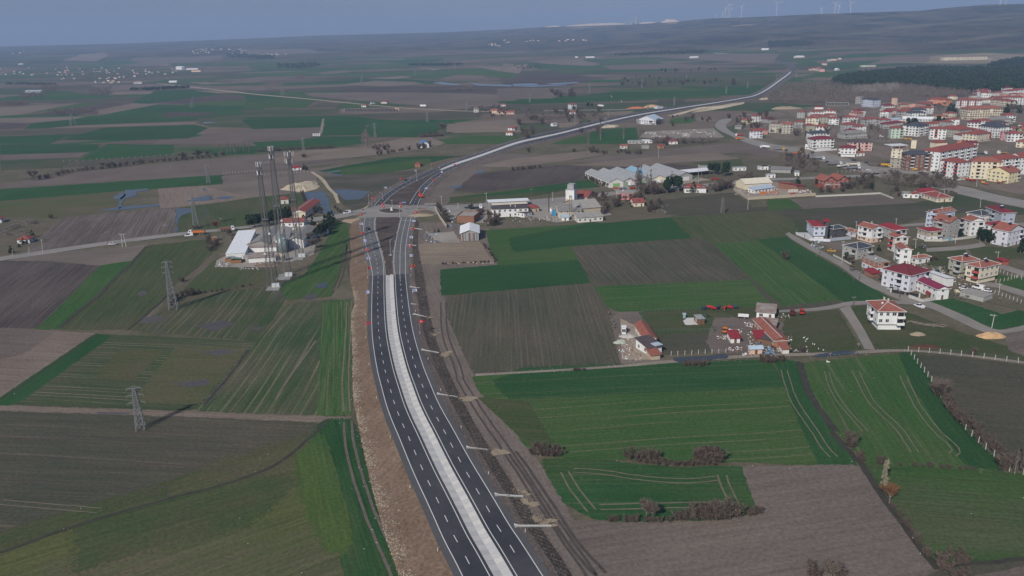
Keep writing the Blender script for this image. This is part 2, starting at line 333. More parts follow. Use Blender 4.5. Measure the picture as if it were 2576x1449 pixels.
# far plain, from the back forward
for i,j,kind,c in [
 (0,0,'tan',(820,545,1060,530,1100,560,960,620,700,640,620,610)),(0,0,'green',(0,585,560,575,650,610,700,650,300,680,0,660)),(0,0,'green',(690,640,1100,640,1300,680,800,675)),
 (0,0,'green',(1700,635,2050,628,2400,650,2330,700,2000,690,1750,690)),(0,0,'brown',(1340,585,2250,560,2240,600,1700,640,1300,640)),(0,0,'green',(2130,625,2576,605,2576,650,2400,655)),
 (0,0,'green',(1600,800,2200,760,2576,750,2576,770,2000,830)),(0,0,'tan',(1900,830,2576,775,2576,820,2050,850)),(0,0,'green',(1960,850,2576,830,2576,860,2000,865)),
 (0,0,'brown',(900,860,1500,845,2200,870,2576,865,2576,905,1500,890,1100,915)),(0,0,'green',(450,940,800,930,860,965,750,985,440,970)),
 (0,0,'tan',(1150,925,1550,915,1500,945,1100,955)),(0,0,'green',(1310,950,1500,945,1450,975,1280,975)),
 (0,0,'dk',(1310,1035,1580,910,1800,900,2250,905,2150,955,1700,1020,1500,1045)),(0,0,'dark',(1530,1040,2200,960,2576,960,2350,1010,1800,1050)),(0,0,'tan',(1950,915,2250,905,2500,930,2200,940)),
 (0,0,'tan',(0,1090,820,1035,500,1100,200,1150,0,1170)),(0,0,'green',(220,1150,820,1035,1100,1030,600,1110)),(0,0,'dark',(200,1170,600,1110,1100,1035,1330,1040,700,1150)),(0,0,'tan',(780,1160,1330,1040,1590,1047,1000,1165)),
 (0,0,'dk',(1000,1160,1590,1050,1930,1060,2576,985,2576,1110,2200,1130,1700,1130,1580,1165,1450,1185,900,1185)),(0,0,'green',(1800,1050,2576,985,2576,1060,1930,1062)),
 (0,0,'dark',(1600,1165,1720,1130,2190,1130,2050,1160,1700,1180)),(0,0,'tan',(0,1190,900,1170,700,1205,300,1235,0,1235)),(0,0,'dk',(320,1240,900,1190,1580,1190,2000,1195,1960,1215,800,1260,480,1290,240,1300)),
 (0,0,'tan',(480,1290,800,1262,1980,1225,1960,1250,700,1285)),(0,0,'mix',(1980,1200,2576,1130,2576,1290,2100,1280,2000,1240)),(0,0,'dk',(1050,1285,1960,1255,2100,1285,1900,1390,1400,1409,600,1409,850,1340)),
 (0,0,'dull',(0,1320,480,1295,1040,1285,840,1345,0,1370)),(0,0,'dk',(0,1375,840,1345,640,1390,500,1449,0,1449)),(0,0,'brown',(1600,1415,1950,1390,2100,1335,2576,1310,2576,1449,1540,1449)),
 (0,0,'dark',(0,1240,300,1240,240,1290,0,1310)),
 (1,0,'tan',(500,485,790,470,800,500,600,530)),(1,0,'brown',(0,500,500,490,700,530,300,560,0,545)),(1,0,'green',(0,625,400,620,640,650,500,700,0,690)),(1,0,'dk',(1200,615,1880,590,1870,615,1300,650)),(1,0,'green',(1000,650,1870,620,2300,625,2576,610,2576,640,1600,670,1000,680)),
 (1,0,'tan',(700,720,1700,680,1880,690,1750,715,1000,735)),(1,0,'green',(0,740,580,715,700,735,500,760,0,770)),(1,0,'tan',(500,745,900,700,1050,712,700,750)),(1,0,'green',(560,765,1100,735,1800,715,1810,740,1300,765,900,770)),
 (1,0,'brown',(0,780,480,760,400,800,0,810)),(1,0,'tan',(1100,790,1450,765,1640,770,1400,795)),(1,0,'green',(1480,790,1800,720,2200,685,2576,740,2576,810,2300,760,2000,755,1800,800)),(1,0,'brown',(1840,800,2000,755,2250,750,2330,790)),
 (1,0,'dk',(560,840,1000,800,1450,795,1800,815,1750,840,1100,830)),(1,0,'tan',(850,850,1200,812,1600,825,1700,850,1300,870)),(1,0,'tan',(2200,670,2576,640,2576,740,2350,700)),
 (1,0,'dark',(700,910,1300,870,2100,860,2576,880,2576,960,2000,930,1000,930)),(1,0,'brown',(480,935,1000,930,2000,935,2576,960,2576,1010,2400,1060,2200,1090,1600,1060,900,1000,560,970)),(1,0,'green',(180,925,380,920,560,975,860,1010,600,995,280,965)),
 (1,0,'dk',(0,960,280,970,420,985,200,1010,0,1030)),(1,0,'green',(0,1035,280,985,620,1005,500,1085,0,1090)),(1,0,'dull',(500,1085,640,1030,840,1040,820,1080)),(1,0,'green',(860,1035,1040,1045,1100,1080,880,1090)),
 (1,0,'mix',(0,1095,850,1095,840,1150,0,1180)),(1,0,'dark',(890,1100,1430,1100,1440,1120,890,1130)),(1,0,'dull',(880,1150,1700,1130,2300,1150,2200,1190,1500,1215,1170,1200)),(1,0,'dk',(0,1180,880,1160,1160,1190,690,1195,650,1200,0,1200)),
 (1,0,'dk',(0,1205,660,1195,650,1280,0,1300)),(1,0,'dk',(700,1200,1150,1195,1080,1330,1040,1360,660,1365,690,1260)),(1,0,'dk',(1170,1225,1500,1215,2300,1195,1900,1245,1810,1340,1600,1380,1150,1375,1100,1300)),(1,0,'brown',(0,1305,640,1285,620,1350,420,1410,0,1425)),
 (1,0,'dk',(0,1430,420,1412,640,1375,1060,1370,1050,1449,0,1449)),(1,0,'tan',(1910,1250,2576,1200,2576,1330,2300,1330,1920,1340)),(1,0,'tan',(1160,1449,1500,1390,1720,1385,1800,1449)),(1,0,'green',(1780,1410,2100,1370,2576,1370,2576,1449,1850,1449)),
 (2,0,'tan',(0,640,400,605,700,600,900,650,600,690,0,720)),(2,0,'green',(870,600,1300,575,1760,590,1750,615,1500,645,920,660)),(2,0,'brown',(900,660,1470,640,1900,640,2576,640,2400,670,1800,690,1000,700)),(2,0,'dull',(960,735,1480,720,1500,735,1000,750)),
 (2,0,'brown',(1000,570,1800,545,2576,540,2576,630,1900,625,1760,590,1300,570)),(2,0,'green',(400,715,800,700,850,710,600,735)),(2,0,'dark',(0,740,500,735,960,790,700,830,600,860,300,880,0,880)),(2,0,'brown',(0,890,600,880,500,960,400,990,0,1000)),
 (2,0,'mix',(1130,790,2000,745,2576,760,2576,850,2300,870,1700,870,1100,860)),(2,0,'green',(900,910,1300,890,2000,890,1920,915,1100,930)),(2,0,'dk',(700,960,1000,925,1840,930,1880,960,1400,975,900,985)),(2,0,'green',(1400,980,2080,960,2110,985,1500,1000,1100,1000)),(2,0,'dark',(1470,1005,1760,1000,1720,1025,1470,1025)),(2,0,'dk',(400,1000,1420,995,1430,1005,600,1040,0,1050,0,1020)),
 (2,0,'tan',(920,1130,1230,1115,1150,1155,950,1165)),(2,0,'tan',(460,1240,700,1220,600,1270,480,1290)),(2,0,'dull',(180,1300,460,1285,520,1300,300,1330)),(2,0,'green',(700,1200,790,1198,790,1225,700,1225)),
 (2,0,'dk',(900,1300,1260,1280,1260,1449,780,1449,780,1340)),(2,0,'green',(1580,1200,1780,1170,1880,1200,1800,1240,1590,1245)),(2,0,'tan',(1830,1190,1900,1180,2120,1215,2000,1230,1880,1220)),(2,0,'tan',(2230,1150,2400,1145,2576,1180,2420,1185)),(2,0,'green',(380,1449,640,1380,760,1370,760,1449)),
 (3,0,'green',(350,770,480,735,820,720,830,745,600,780)),(3,0,'green',(240,610,460,600,500,640,300,640)),(3,0,'tan',(0,520,180,500,400,490,200,540,0,560)),(3,0,'dull',(1190,660,1900,640,2200,640,1900,700,1400,690)),(3,0,'brown',(860,690,1300,665,1400,690,1300,720,1000,720)),(3,0,'sand',(1180,610,1700,560,2180,530,2576,555,2576,590,2300,640,1700,640,1250,630)),
 (3,0,'sand',(90,1080,180,1075,280,1095,250,1110,100,1105)),(3,0,'sand',(640,1375,780,1365,1010,1395,900,1425,680,1425)),(3,0,'tan',(0,1140,180,1180,170,1200,0,1210)),(3,0,'dull',(0,1115,280,1115,560,1120,300,1170,120,1150)),
]:
    c=[(v-30-(c[k+1]*7) % 130 if v == 0 else (v+30+(c[k+1]*11) % 150 if v == 2576 else v)) if k % 2 == 0 else v for k,v in enumerate(c)]
    field(t_(i,j,*c),kind,lines=None,blotch=.008)
# hillside quarries and clearings
for i,j,kind,c in [(2,0,'sand',(2180,240,2330,222,2480,218,2400,235,2250,243)),(3,0,'sand',(0,225,100,217,155,230,80,240,0,236)),(2,0,'sand',(540,258,1150,240,1140,252,800,266,600,264)),(2,0,'sand',(1500,225,1680,202,1640,230,1440,234)),(2,0,'sand',(330,272,490,264,400,278))]:
    field(t_(i,j,*[v+(22 if k % 2 else 0) for k,v in enumerate(c)]),kind,raw=True)
field([(1860,350),(1850,300),(1960,275),(2130,262),(2300,255),(2576,230),(2640,500),(2420,465),(2240,425),(2080,388),(1950,362)],'tan',blotch=.04,streak=.1,patch=((.085,.088,.05),.5,.6))
# left of the highway
field(t_(0,1,0,5,1000,0,980,60,880,80,100,105,0,105),'dk');field(t_(0,1,0,110,900,82,800,135,0,165),'brown');field(t_(0,1,780,165,1000,60,1080,0,1500,10,1750,10,1740,100,1300,140,1000,165),'dk',rows=(4,8))
field(t_(0,1,0,168,800,140,620,240,0,270),'mix');field(t_(0,1,1880,60,2576,20,2576,100,2200,110),'dk');field(t_(0,1,640,240,760,170,1740,105,1740,150,1000,215),'dull')
field(t_(1,1,0,0,1000,-40,1100,-10,900,20,450,50,0,85),'dk')
field([(0,463),(60,453),(200,432),(560,397),(760,380),(930,366),(960,362),(905,392),(850,410),(760,420),(560,442),(300,456),(0,474)],'brown',rows=(2,4),streak=.2)
field([(760,378),(900,372),(1000,352),(1080,345),(1120,360),(1085,372),(1000,384),(930,392),(800,402),(650,412)],'tan',rows=(4,7))
field([(0,477),(560,440),(562,462),(300,481),(0,506)],'dk')
field([(0,507),(295,482),(310,522),(297,532),(150,548),(0,553)],'olive',lines=(9,.5,.3))
field([(560,443),(700,430),(830,420),(880,412),(800,440),(760,450),(640,465),(600,470),(562,462)],'brown',rows=(0,2))
field([(400,475),(560,465),(640,470),(700,495),(600,503),(440,522),(404,524)],'tan',rows=(0,6),streak=.3)
field([(520,470),(740,440),(790,433),(800,470),(760,490),(640,497),(560,480)],'dirt',rows=(0,1))
field([(442,526),(640,497),(760,485),(770,535),(650,560),(600,580),(445,588)],'grass',rows=(0,6),streak=.35,patch=(MUD,.58,.6))
field([(880,415),(1000,395),(1160,392),(1100,405),(1030,425),(940,440),(860,440),(800,430)],'dk',rows=(0,2))
field([(840,428),(900,420),(1080,398),(1085,410),(960,438),(870,440)],'green')
field([(810,445),(900,438),(1010,432),(1090,425),(1000,470),(930,520),(900,535),(870,520),(850,490),(820,470)],'dull',rows=(0,3),patch=((.12,.10,.08),.5,.7))
field([(147,552),(250,537),(412,525),(439,525),(441,587),(350,603),(175,630),(50,638),(107,588)],'furrow',rows=(8,0),lines=(5,.9,.7),streak=.4,bump=.4)
field([(0,545),(150,553),(107,590),(50,640),(0,648)],'scrub')
field([(0,655),(115,650),(258,668),(95,824),(0,824)],'dark',rows=(3,2),lines=(4.5,.7,.5),streak=.35,bump=.4)
field([(55,645),(370,616),(345,640),(330,656),(258,668),(110,656),(20,656)],'dirt',rows=(0,1))
field([(256,668),(332,656),(146,828),(94,828)],'green',rows=(3,0),streak=.3)
field([(372,618),(545,600),(530,640),(440,722),(328,828),(150,828),(335,655)],'grass',rows=(5,0),lines=(11,.5,.35),streak=.35)
field([(0,826),(100,832),(238,840),(0,1000)],'tan',rows=(1,2),blotch=.03,streak=.3);field([(0,826),(140,834),(60,890),(0,905)],'brown',rows=(0,1))
field([(240,841),(645,860),(500,1026),(440,1036),(0,1022),(0,1004)],'mix',lines=(5.5,.40,.95),streak=.35,blotch=.012,patch=(MUD,.62,.5))
field([(240,841),(278,846),(62,1004),(20,1021),(0,1019),(0,1004)],'dk',rows=(0,5))
field([(470,762),(560,737),(700,720),(728,732),(645,858),(330,830),(390,792)],'mix',rows=(4,3),lines=(7,.45,.75),streak=.35,patch=(MUD,.57,.75))
field([(440,722),(545,640),(568,662),(690,672),(700,716),(560,735),(470,758),(400,785)],'scrub');field([(455,735),(545,650),(600,676),(690,680),(690,700),(560,728)],'grass')
field([(800,757),(880,754),(884,800),(883,980),(876,1046),(780,1052),(500,1032),(560,965),(720,768)],'mix',rows=(6,8),lines=(8,.45,.8),streak=.45,blotch=.03)
field([(812,762),(878,756),(882,1042),(800,1046)],'green',rows=(2,1),lines=(3.2,.35,1.0),streak=.6)
field([(870,560),(878,600),(865,640),(832,745),(728,754),(700,722),(770,690),(805,640),(825,600),(845,560)],'green',rows=(4,1),lines=(9,.4,.6),streak=.35,blotch=.04)
field([(0,1030),(330,1040),(600,1050),(822,1060),(800,1090),(770,1110),(690,1167),(560,1217),(430,1250),(200,1317),(0,1388)],'dull',lines=(17,.5,.55),streak=.3,blotch=.012)
field([(430,1246),(560,1214),(690,1163),(770,1106),(800,1090),(740,1110),(600,1160),(380,1230),(150,1300),(0,1345),(0,1386),(200,1316)],'grass',rows=(5,8),streak=.2,soft=5)
field([(0,1022),(440,1036),(700,1046),(860,1050),(880,1050),(880,1060),(822,1062),(600,1052),(330,1042),(0,1032)],'tan',streak=.3)
field([(0,1392),(160,1342),(430,1255),(560,1224),(690,1172),(780,1102),(826,1062),(868,1060),(886,1120),(910,1210),(955,1320),(995,1400),(1030,1520),(0,1620)],'olive',rows=(0,3),streak=.3,blotch=.010,patch=((.095,.108,.030),.54,.6))
field([(822,1064),(868,1060),(886,1120),(912,1210),(958,1320),(985,1390),(1020,1500),(900,1520),(872,1400),(852,1300),(834,1230),(812,1150),(800,1100)],'dk',rows=(1,4),streak=.4,blotch=.03,patch=((.075,.10,.04),.52,.7),soft=5)
field([(800,1098),(814,1150),(835,1230),(853,1300),(866,1380),(830,1330),(790,1240),(770,1140)],'green',rows=(0,4),blotch=.05,patch=((.085,.115,.03),.48,.5),soft=8)
PAL['mud']=((.080,.074,.078),(.105,.097,.100),(.1,.1,.1))
for c in ([(440,875),(625,872),(500,1020),(330,1012)],[(300,880),(420,880),(330,960),(240,950)]): field(c,'olive',soft=14,raw=True)
for c in ([(505,885),(560,878),(600,884),(545,896)],[(430,965),(520,955),(530,968),(470,975)],[(350,800),(400,795),(420,806),(360,815)],[(490,820),(560,805),(590,815),(540,834)],[(620,825),(660,822),(650,832)],[(345,738),(362,730),(372,738),(352,748)],[(760,745),(800,738),(795,752),(770,755)],[(505,1020),(560,960),(575,955),(530,1010)],[(240,1037),(330,1038),(320,1044),(250,1043)],[(2040,1262),(2105,1260),(2110,1270),(2060,1274)],[(1950,885),(2010,878),(2080,882),(2000,892)]): field(c,'mud',soft=4.5,raw=True)
field([(560,1180),(780,1115),(700,1175),(560,1225),(420,1250)],'olive',soft=12,raw=True);field([(200,1330),(620,1215),(700,1230),(600,1290),(250,1400)],'grass',soft=14,raw=True)

# right of the highway
field([(1050,560),(1125,560),(1230,575),(1245,660),(1260,668),(1110,680),(1112,742),(1125,790),(1150,860),(1190,950),(1300,1090),(1350,1160),(1440,1310),(1545,1449),(1600,1530),(1400,1530),(1370,1440),(1310,1340),(1240,1230),(1150,1060),(1080,900),(1060,800),(1050,700),(1040,620)],'dirt',rows=(16,9),streak=.18,blotch=.05,lines=(6,.35,.35))
field([(1046,613),(1206,608),(1228,645),(1248,660),(1230,664),(1054,665)],'sand',streak=.4,lines=(2.2,.4,.6))
field([(1126,746),(1490,713),(1530,780),(1562,916),(1400,930),(1196,938),(1170,892),(1130,800)],'dull',rows=(3,1),lines=(4,.4,.5),streak=.26,blotch=.018)
field([(1110,679),(1450,652),(1487,711),(1112,743)],'dk',streak=.2)
field([(1223,580),(1500,562),(1690,548),(1742,598),(1440,621),(1462,653),(1258,668),(1240,640)],'green',streak=.2,blotch=.01);field([(1500,562),(1690,548),(1740,596),(1600,608),(1440,616),(1300,632),(1290,600)],'dk',rows=(1,0),streak=.2,blotch=.01,soft=8)
field([(1440,621),(1745,600),(1872,682),(1902,702),(1870,706),(1500,723),(1488,711)],'dull',rows=(1,2),lines=(6,.45,.6),streak=.4);field([(1498,722),(1870,705),(1905,702),(1968,771),(1800,777),(1562,784),(1530,772)],'green',streak=.25,lines=(14,.4,.5))
field([(1690,548),(1940,530),(1992,546),(2012,586),(1960,601),(1790,613),(1745,600)],'grass',rows=(0,6),lines=(10,.4,.5),streak=.3)
field([(1780,616),(1912,606),(1990,660),(2112,756),(1962,771),(1882,696)],'green',rows=(1,3),lines=(8,.4,.5),streak=.3)
field([(1908,604),(1982,597),(2062,640),(2142,700),(2242,752),(2130,764),(2104,744),(2000,668)],'dk',rows=(7,0),streak=.2,lines=(18,.4,.4))
field([(1745,600),(1790,613),(1880,694),(1968,772),(2110,757),(2120,766),(1960,784),(1868,684)],'dull',rows=(0,3))
field([(1932,528),(2017,523),(2307,511),(2470,478),(2576,505),(2576,540),(2420,535),(2330,545),(2240,572),(2120,578),(2014,586),(1992,548)],'dull',rows=(0,2),streak=.25,patch=((.045,.07,.03),.5,.7))
field([(1987,502),(2207,490),(2270,500),(2307,510),(2020,526)],'brown',streak=.15);field([(1932,502),(1984,501),(2018,523),(1932,530)],'green')
field([(1638,507),(1813,487),(1843,485),(1873,505),(1890,522),(1932,520),(1932,530),(1713,544),(1683,537)],'dull',streak=.25,rows=(0,2));field([(1420,520),(1560,497),(1640,510),(1690,546),(1530,560),(1500,560)],'scrub')
field([(1112,500),(1288,478),(1478,452),(1508,470),(1438,476),(1300,500),(1115,512)],'grass');field([(1150,497),(1288,481),(1388,465),(1478,453),(1508,470),(1438,475),(1288,489)],'dk')
field([(1130,478),(1190,440),(1300,425),(1420,415),(1490,420),(1478,450),(1390,464),(1200,484)],'dark',streak=.2);field([(1060,500),(1110,440),(1180,405),(1290,385),(1330,392),(1280,410),(1190,440),(1140,480),(1120,520)],'dirt',rows=(0,2))
field([(1200,418),(1300,398),(1480,380),(1520,390),(1400,408),(1290,422)],'tan');field([(1400,410),(1500,396),(1700,372),(1830,362),(1900,358),(1960,376),(1960,398),(1860,384),(1700,392),(1560,408)],'brown',rows=(1,3))
field([(1430,416),(1700,390),(1800,383),(1862,400),(1690,410),(1590,420)],'tan');field([(1490,424),(1600,418),(1690,412),(1750,420),(1700,432),(1520,425)],'dark');field([(1748,410),(1870,400),(1940,400),(1934,412),(1800,428)],'grass');field([(1600,470),(1760,440),(1900,410),(1932,430),(1932,450),(1760,470),(1640,486)],'scrub')
field([(1860,384),(1960,400),(2040,430),(1990,450),(1900,440),(1870,412)],'scrub')
field([(1562,786),(1620,784),(1610,800),(1640,870),(1660,905),(1660,915),(1566,916),(1540,800)],'dirt');field([(1608,786),(1800,775),(1840,790),(1850,830),(1660,845)],'grass');field([(1650,845),(1790,838),(1815,880),(1670,892)],'dull');field([(1780,775),(1960,772),(1990,790),(1960,800),(1860,800),(1830,790)],'grass');field([(1800,800),(1920,800),(2000,820),(2010,885),(1800,890),(1780,860)],'dirt',blotch=.05)
field([(1980,795),(2105,780),(2165,880),(1990,888),(1970,830)],'grass',rows=(0,1))
field([(1190,951),(1330,931),(1560,922),(1800,916),(1960,908),(2004,912),(2042,1000),(2082,1080),(2142,1167),(2050,1169),(1900,1162),(1700,1158),(1430,1152),(1344,1143),(1300,1090),(1240,1030)],'green',rows=(0,4),lines=(10,.42,.95),streak=.22,blotch=.012)
field([(1330,932),(1800,917),(1930,912),(1960,970),(1600,985),(1290,1000),(1250,960)],'dk',rows=(1,2),lines=(10,.42,.7),streak=.2,blotch=.02,soft=6)
field([(1960,908),(2004,912),(2042,1000),(2082,1080),(2142,1167),(2070,1166),(2010,1040)],'dk',rows=(0,6),lines=(12,.4,.6),soft=3)
field([(1368,1157),(1500,1156),(1600,1171),(1720,1179),(1862,1176),(1892,1250),(1907,1292),(1800,1309),(1540,1311),(1490,1301),(1420,1262),(1380,1192)],'dk',rows=(0,1),lines=(5,.4,.55),streak=.3,patch=((.06,.09,.03),.52,.5))
field([(1872,1176),(2142,1172),(2172,1182),(2222,1262),(2302,1362),(2347,1432),(2370,1520),(1600,1530),(1480,1449),(1440,1380),(1430,1312),(1540,1318),(1800,1313),(1912,1296),(1894,1242)],'dirt',rows=(12,13),streak=.2,blotch=.015,patch=((.075,.07,.05),.6,.5))
field([(2022,914),(2290,890),(2310,930),(2345,992),(2392,1052),(2442,1112),(2512,1176),(2500,1186),(2400,1179),(2172,1166),(2112,1090),(2060,1010)],'green',rows=(0,10),lines=(12,.5,.75),streak=.25,blotch=.015)
field([(2270,895),(2290,890),(2310,930),(2345,992),(2392,1052),(2442,1112),(2512,1176),(2440,1172),(2380,1090),(2320,1000)],'dk',rows=(0,5),soft=4)
field([(2306,893),(2420,900),(2600,924),(2620,1200),(2540,1172),(2452,1082),(2392,1002),(2340,940)],'dull',rows=(0,1),streak=.2,patch=((.15,.125,.09),.58,.6))
field([(2172,1168),(2330,1180),(2600,1196),(2610,1396),(2400,1427),(2362,1422),(2302,1332),(2240,1252)],'green',rows=(1,2),streak=.3,blotch=.012,patch=((.085,.09,.05),.5,.7));field([(2340,1449),(2400,1432),(2600,1408),(2620,1520),(2360,1520)],'dull',rows=(1,2));field([(2400,1462),(2600,1425),(2620,1520),(2380,1520)],'brown',rows=(0,1))
field([(2140,775),(2190,768),(2290,790),(2420,838),(2530,872),(2600,880),(2600,916),(2440,895),(2290,887),(2212,880),(2170,822)],'grass',rows=(0,4),streak=.15,blotch=.04)
field([(2342,760),(2395,752),(2440,765),(2520,792),(2600,775),(2600,815),(2500,829),(2450,816),(2380,786)],'dk',streak=.2);field([(2530,840),(2600,828),(2600,905),(2540,880)],'brown')
field([(1985,600),(2050,590),(2120,580),(2300,560),(2576,560),(2600,790),(2440,745),(2380,740),(2300,760),(2240,740),(2140,690)],'scrub',blotch=.05)
field([(2055,610),(2190,607),(2190,634),(2130,636)],'dirt');field([(2170,640),(2220,636),(2240,660),(2210,680)],'scrub');field([(2290,620),(2420,620),(2430,650),(2380,680),(2300,650)],'grass',blotch=.06);field([(2430,620),(2576,625),(2576,650),(2470,660)],'grass',blotch=.05)
field([(2500,690),(2576,700),(2600,740),(2540,730)],'green')
field([(1200,1000),(1330,1010),(1400,1130),(1330,1120)],'grass',soft=10,raw=True)
# ------------------------------------------------------------------ standing water
def water_mat():
    m,t,b=newmat('flood_water',.06,.5)
    b.inputs['Base Color'].default_value=(.045,.055,.060,1);b.inputs['IOR'].default_value=1.33
    tcn=t.nodes.new('ShaderNodeTexCoord');bn=t.nodes.new('ShaderNodeBump');bn.inputs['Strength'].default_value=.25;bn.inputs['Distance'].default_value=.05
    t.links.new(noise(t,tcn.outputs['Object'],.6,4,.6),bn.inputs['Height']);t.links.new(bn.outputs[0],b.inputs['Normal'])
    return m
WM=water_mat()
def pool(pts,label,z=.145,name='flood_water',amp=1.0):
    P=[G(x,y) for x,y in pts];D=sum(p.length for p in P)/len(P)
    for p in P: p.z += z
    P=rough_edge(P,D/450*amp)
    tag(MB().poly(P).build(name,WM),label,None,kind='structure')
pool(t_(1,1,450,500,520,485,690,480,715,520,740,600,780,680,820,700,840,730,760,705,640,700,560,680,500,600),'square flooded pit beside the red roofed house',name='pond')
pool(t_(1,1,770,470,900,455,1060,470,1150,475,1100,530,1030,560,900,565,860,540,830,500,790,510),'flooded pit beyond the pale dirt track',name='pond')
pool(t_(0,1,1260,465,1480,448,1500,465,1380,480,1370,520,1260,550,1215,600,1230,630,1190,665,1180,620,1200,570),'flooded furrows at the field corner')
pool(t_(0,1,1130,545,1170,515,1230,490,1260,500,1220,560),'flooded edge of the olive field');pool(t_(0,1,980,670,1190,635,1600,605,1610,630,1190,668),'long puddle below the flooded furrows')
pool(t_(0,1,1880,580,1930,550,2100,515,2160,560,2060,575),'blue puddle beside the lattice pylon');pool(t_(0,1,2150,550,2250,525,2370,530,2300,555),'shallow puddle on the stubble');pool(t_(0,1,1760,650,1930,645,1940,685,1840,715,1800,750,1790,880,1770,890),'flooded furrow beside the ploughed field');pool(t_(0,1,2040,445,2070,445,2075,475,2050,475),'small puddle in the stubble')
pool(t_(1,1,690,285,860,265,840,280,720,295),'narrow flood strip in the green crop');pool(t_(1,1,740,320,890,302,850,318,760,325),'lower flood strip in the green crop');pool(t_(1,1,1920,460,1960,430,2080,415,2060,440),'puddle at the edge of the dark field');pool(t_(1,1,2200,290,2280,265,2290,290,2220,300),'little puddle on the brown verge')
pool(t_(2,2,1620,705,1880,690,2150,665,2180,690,2160,715,1900,735,1700,755,1630,735),'dark muddy pool beside the farmyard lane',name='puddle')
pool(t_(3,2,560,660,700,640,900,640,860,665,640,690,440,695),'long puddle across the farm lane',name='puddle')
pool(t_(1,0,1780,840,1850,825,2060,850,2000,858),'thin flood on the far fields');pool(t_(1,0,2150,830,2250,845,2576,855,2576,870,2250,862),'broad flood on the far fields');pool(t_(2,0,0,845,230,840,260,855,0,865),'flooded strips beyond the poplars');pool(t_(2,0,340,840,660,825,690,835,420,850),'flooded ruts beyond the poplars');pool(t_(2,0,0,868,300,858,560,850,540,858,200,875),'flooded furrows beyond the poplars')
pool(t_(0,0,2030,1238,2080,1228,2180,1230,2070,1245),'distant puddle in the green crop');pool(t_(1,1,600,1420,700,1390,720,1449,600,1449),'wet hollow in the crop',amp=2)
# ------------------------------------------------------------------ roads
def spline(P,step):
    P=[Vector(p) for p in P];out=[]
    for i in range(len(P)-1):
        p0=P[i-1] if i else P[0]*2-P[1];p1,p2=P[i],P[i+1];p3=P[i+2] if i+2 < len(P) else P[-1]*2-P[-2]
        n=max(2,int((p2-p1).length/step))
        for k in range(n):
            t=k/n;out.append(.5*((2*p1)+(p2-p0)*t+(2*p0-5*p1+4*p2-p3)*t*t+(3*p1-p0-3*p2+p3)*t**3))
    out.append(P[-1]);return out
def resample(P,n):
    L=[0]
    for a,b in zip(P,P[1:]): L.append(L[-1]+(b-a).length)
    xs=np.linspace(0,L[-1],n);A=np.array([tuple(p) for p in P])
    return [Vector([float(np.interp(x,L,A[:,k])) for k in range(3)]) for x in xs]
def offset(P,d,dz=0.0):
    out=[]
    for i,p in enumerate(P):
        a=P[max(0,i-1)];b=P[min(len(P)-1,i+1)];t=b-a;n=Vector((t.y,-t.x,0)).normalized();q=p+n*d;q.z += dz;out.append(q)
    return out
def ribbon(name,A,B,mat,n=None,dz=0.0,parent=None,kind='structure',label=None,mb=None):
    n=n or max(len(A),len(B));A=resample(A,n);B=resample(B,n);V=[];F=[]
    for a,b in zip(A,B): V += [(a.x,a.y,a.z+dz),(b.x,b.y,b.z+dz)]
    for i in range(n-1): F.append((2*i,2*i+1,2*i+3,2*i+2))
    me=bpy.data.meshes.new(name);me.from_pydata(V,[],F);me.update()
    o=link(name,me,mat,parent)
    if parent is None: tag(o,label,None,kind=kind)
    return o
def asphalt(name,c,c2,var=.2):
    m,t,b=newmat(name,.85,.2)
    tcn=t.nodes.new('ShaderNodeTexCoord');vec=tcn.outputs['Object']
    cc=mixc(t,mrange(t,noise(t,vec,.05,6,.65),.35,.65,0,1),c,c2)
    f=mrange(t,noise(t,vec,1.5,4,.7),.3,.7,1-var*.6,1+var*.6)
    vm=t.nodes.new('ShaderNodeVectorMath');vm.operation='SCALE';t.links.new(cc,vm.inputs[0]);t.links.new(f,vm.inputs['Scale']);t.links.new(vm.outputs[0],b.inputs['Base Color'])
    return m
ASP=asphalt('fresh_asphalt',(.043,.044,.052),(.068,.067,.072));SHO=asphalt('shoulder_asphalt',(.085,.084,.086),(.10,.098,.098));OLD=asphalt('old_asphalt',(.22,.203,.184),(.28,.258,.232));LANE=asphalt('lane_surface',(.20,.183,.163),(.265,.235,.205));GRAV=asphalt('gravel_lane',(.20,.17,.14),(.27,.23,.185),.4);APP=asphalt('approach_asphalt',(.115,.113,.112),(.155,.15,.147));PALE=asphalt('pale_track',(.36,.30,.215),(.44,.37,.27),.3)
PAINT=M('road_paint',(.62,.62,.60),.7,.12,2.0);KERB=M('kerb_concrete',(.36,.35,.33),.85,.2,1.0)
CON1=M('median_concrete_pale',(.57,.54,.50),.85,.08,.8);CON2=M('median_concrete_grey',(.49,.48,.465),.85,.08,.8)
def zroad(fy): return float(np.interp(fy,[440,520,560,640,900,1500],[1.0,.4,.18,.18,1.5,1.5]))
def H(pts): return [G(x,y,zroad(y)) for x,y in pts]
MCF=[(1330,1560),(1266,1447),(1231.5,1386.75),(1201.5,1336.75),(1174,1284),(1149,1236.75),(1120,1183),(1097,1136.75),(1073,1086.75),(1054,1049),(1037.75,1012),(1023,969.5),(1010,930),(998.5,884.5),(990,842),(985,799.5),(982.5,762),(980.75,724.5),(980,691)]
MCL=spline(H(MCF),2.0)
NS=150
def off_l(d): return offset(MCL,d)
lo=off_l(-10.7);l1=off_l(-8.8);l2=off_l(-6.0);l3=off_l(-3.0);ml=off_l(-2.15);mr=off_l(2.05);r3=off_l(2.85);r2=off_l(5.4);r1=off_l(8.3);ro=off_l(10.15)
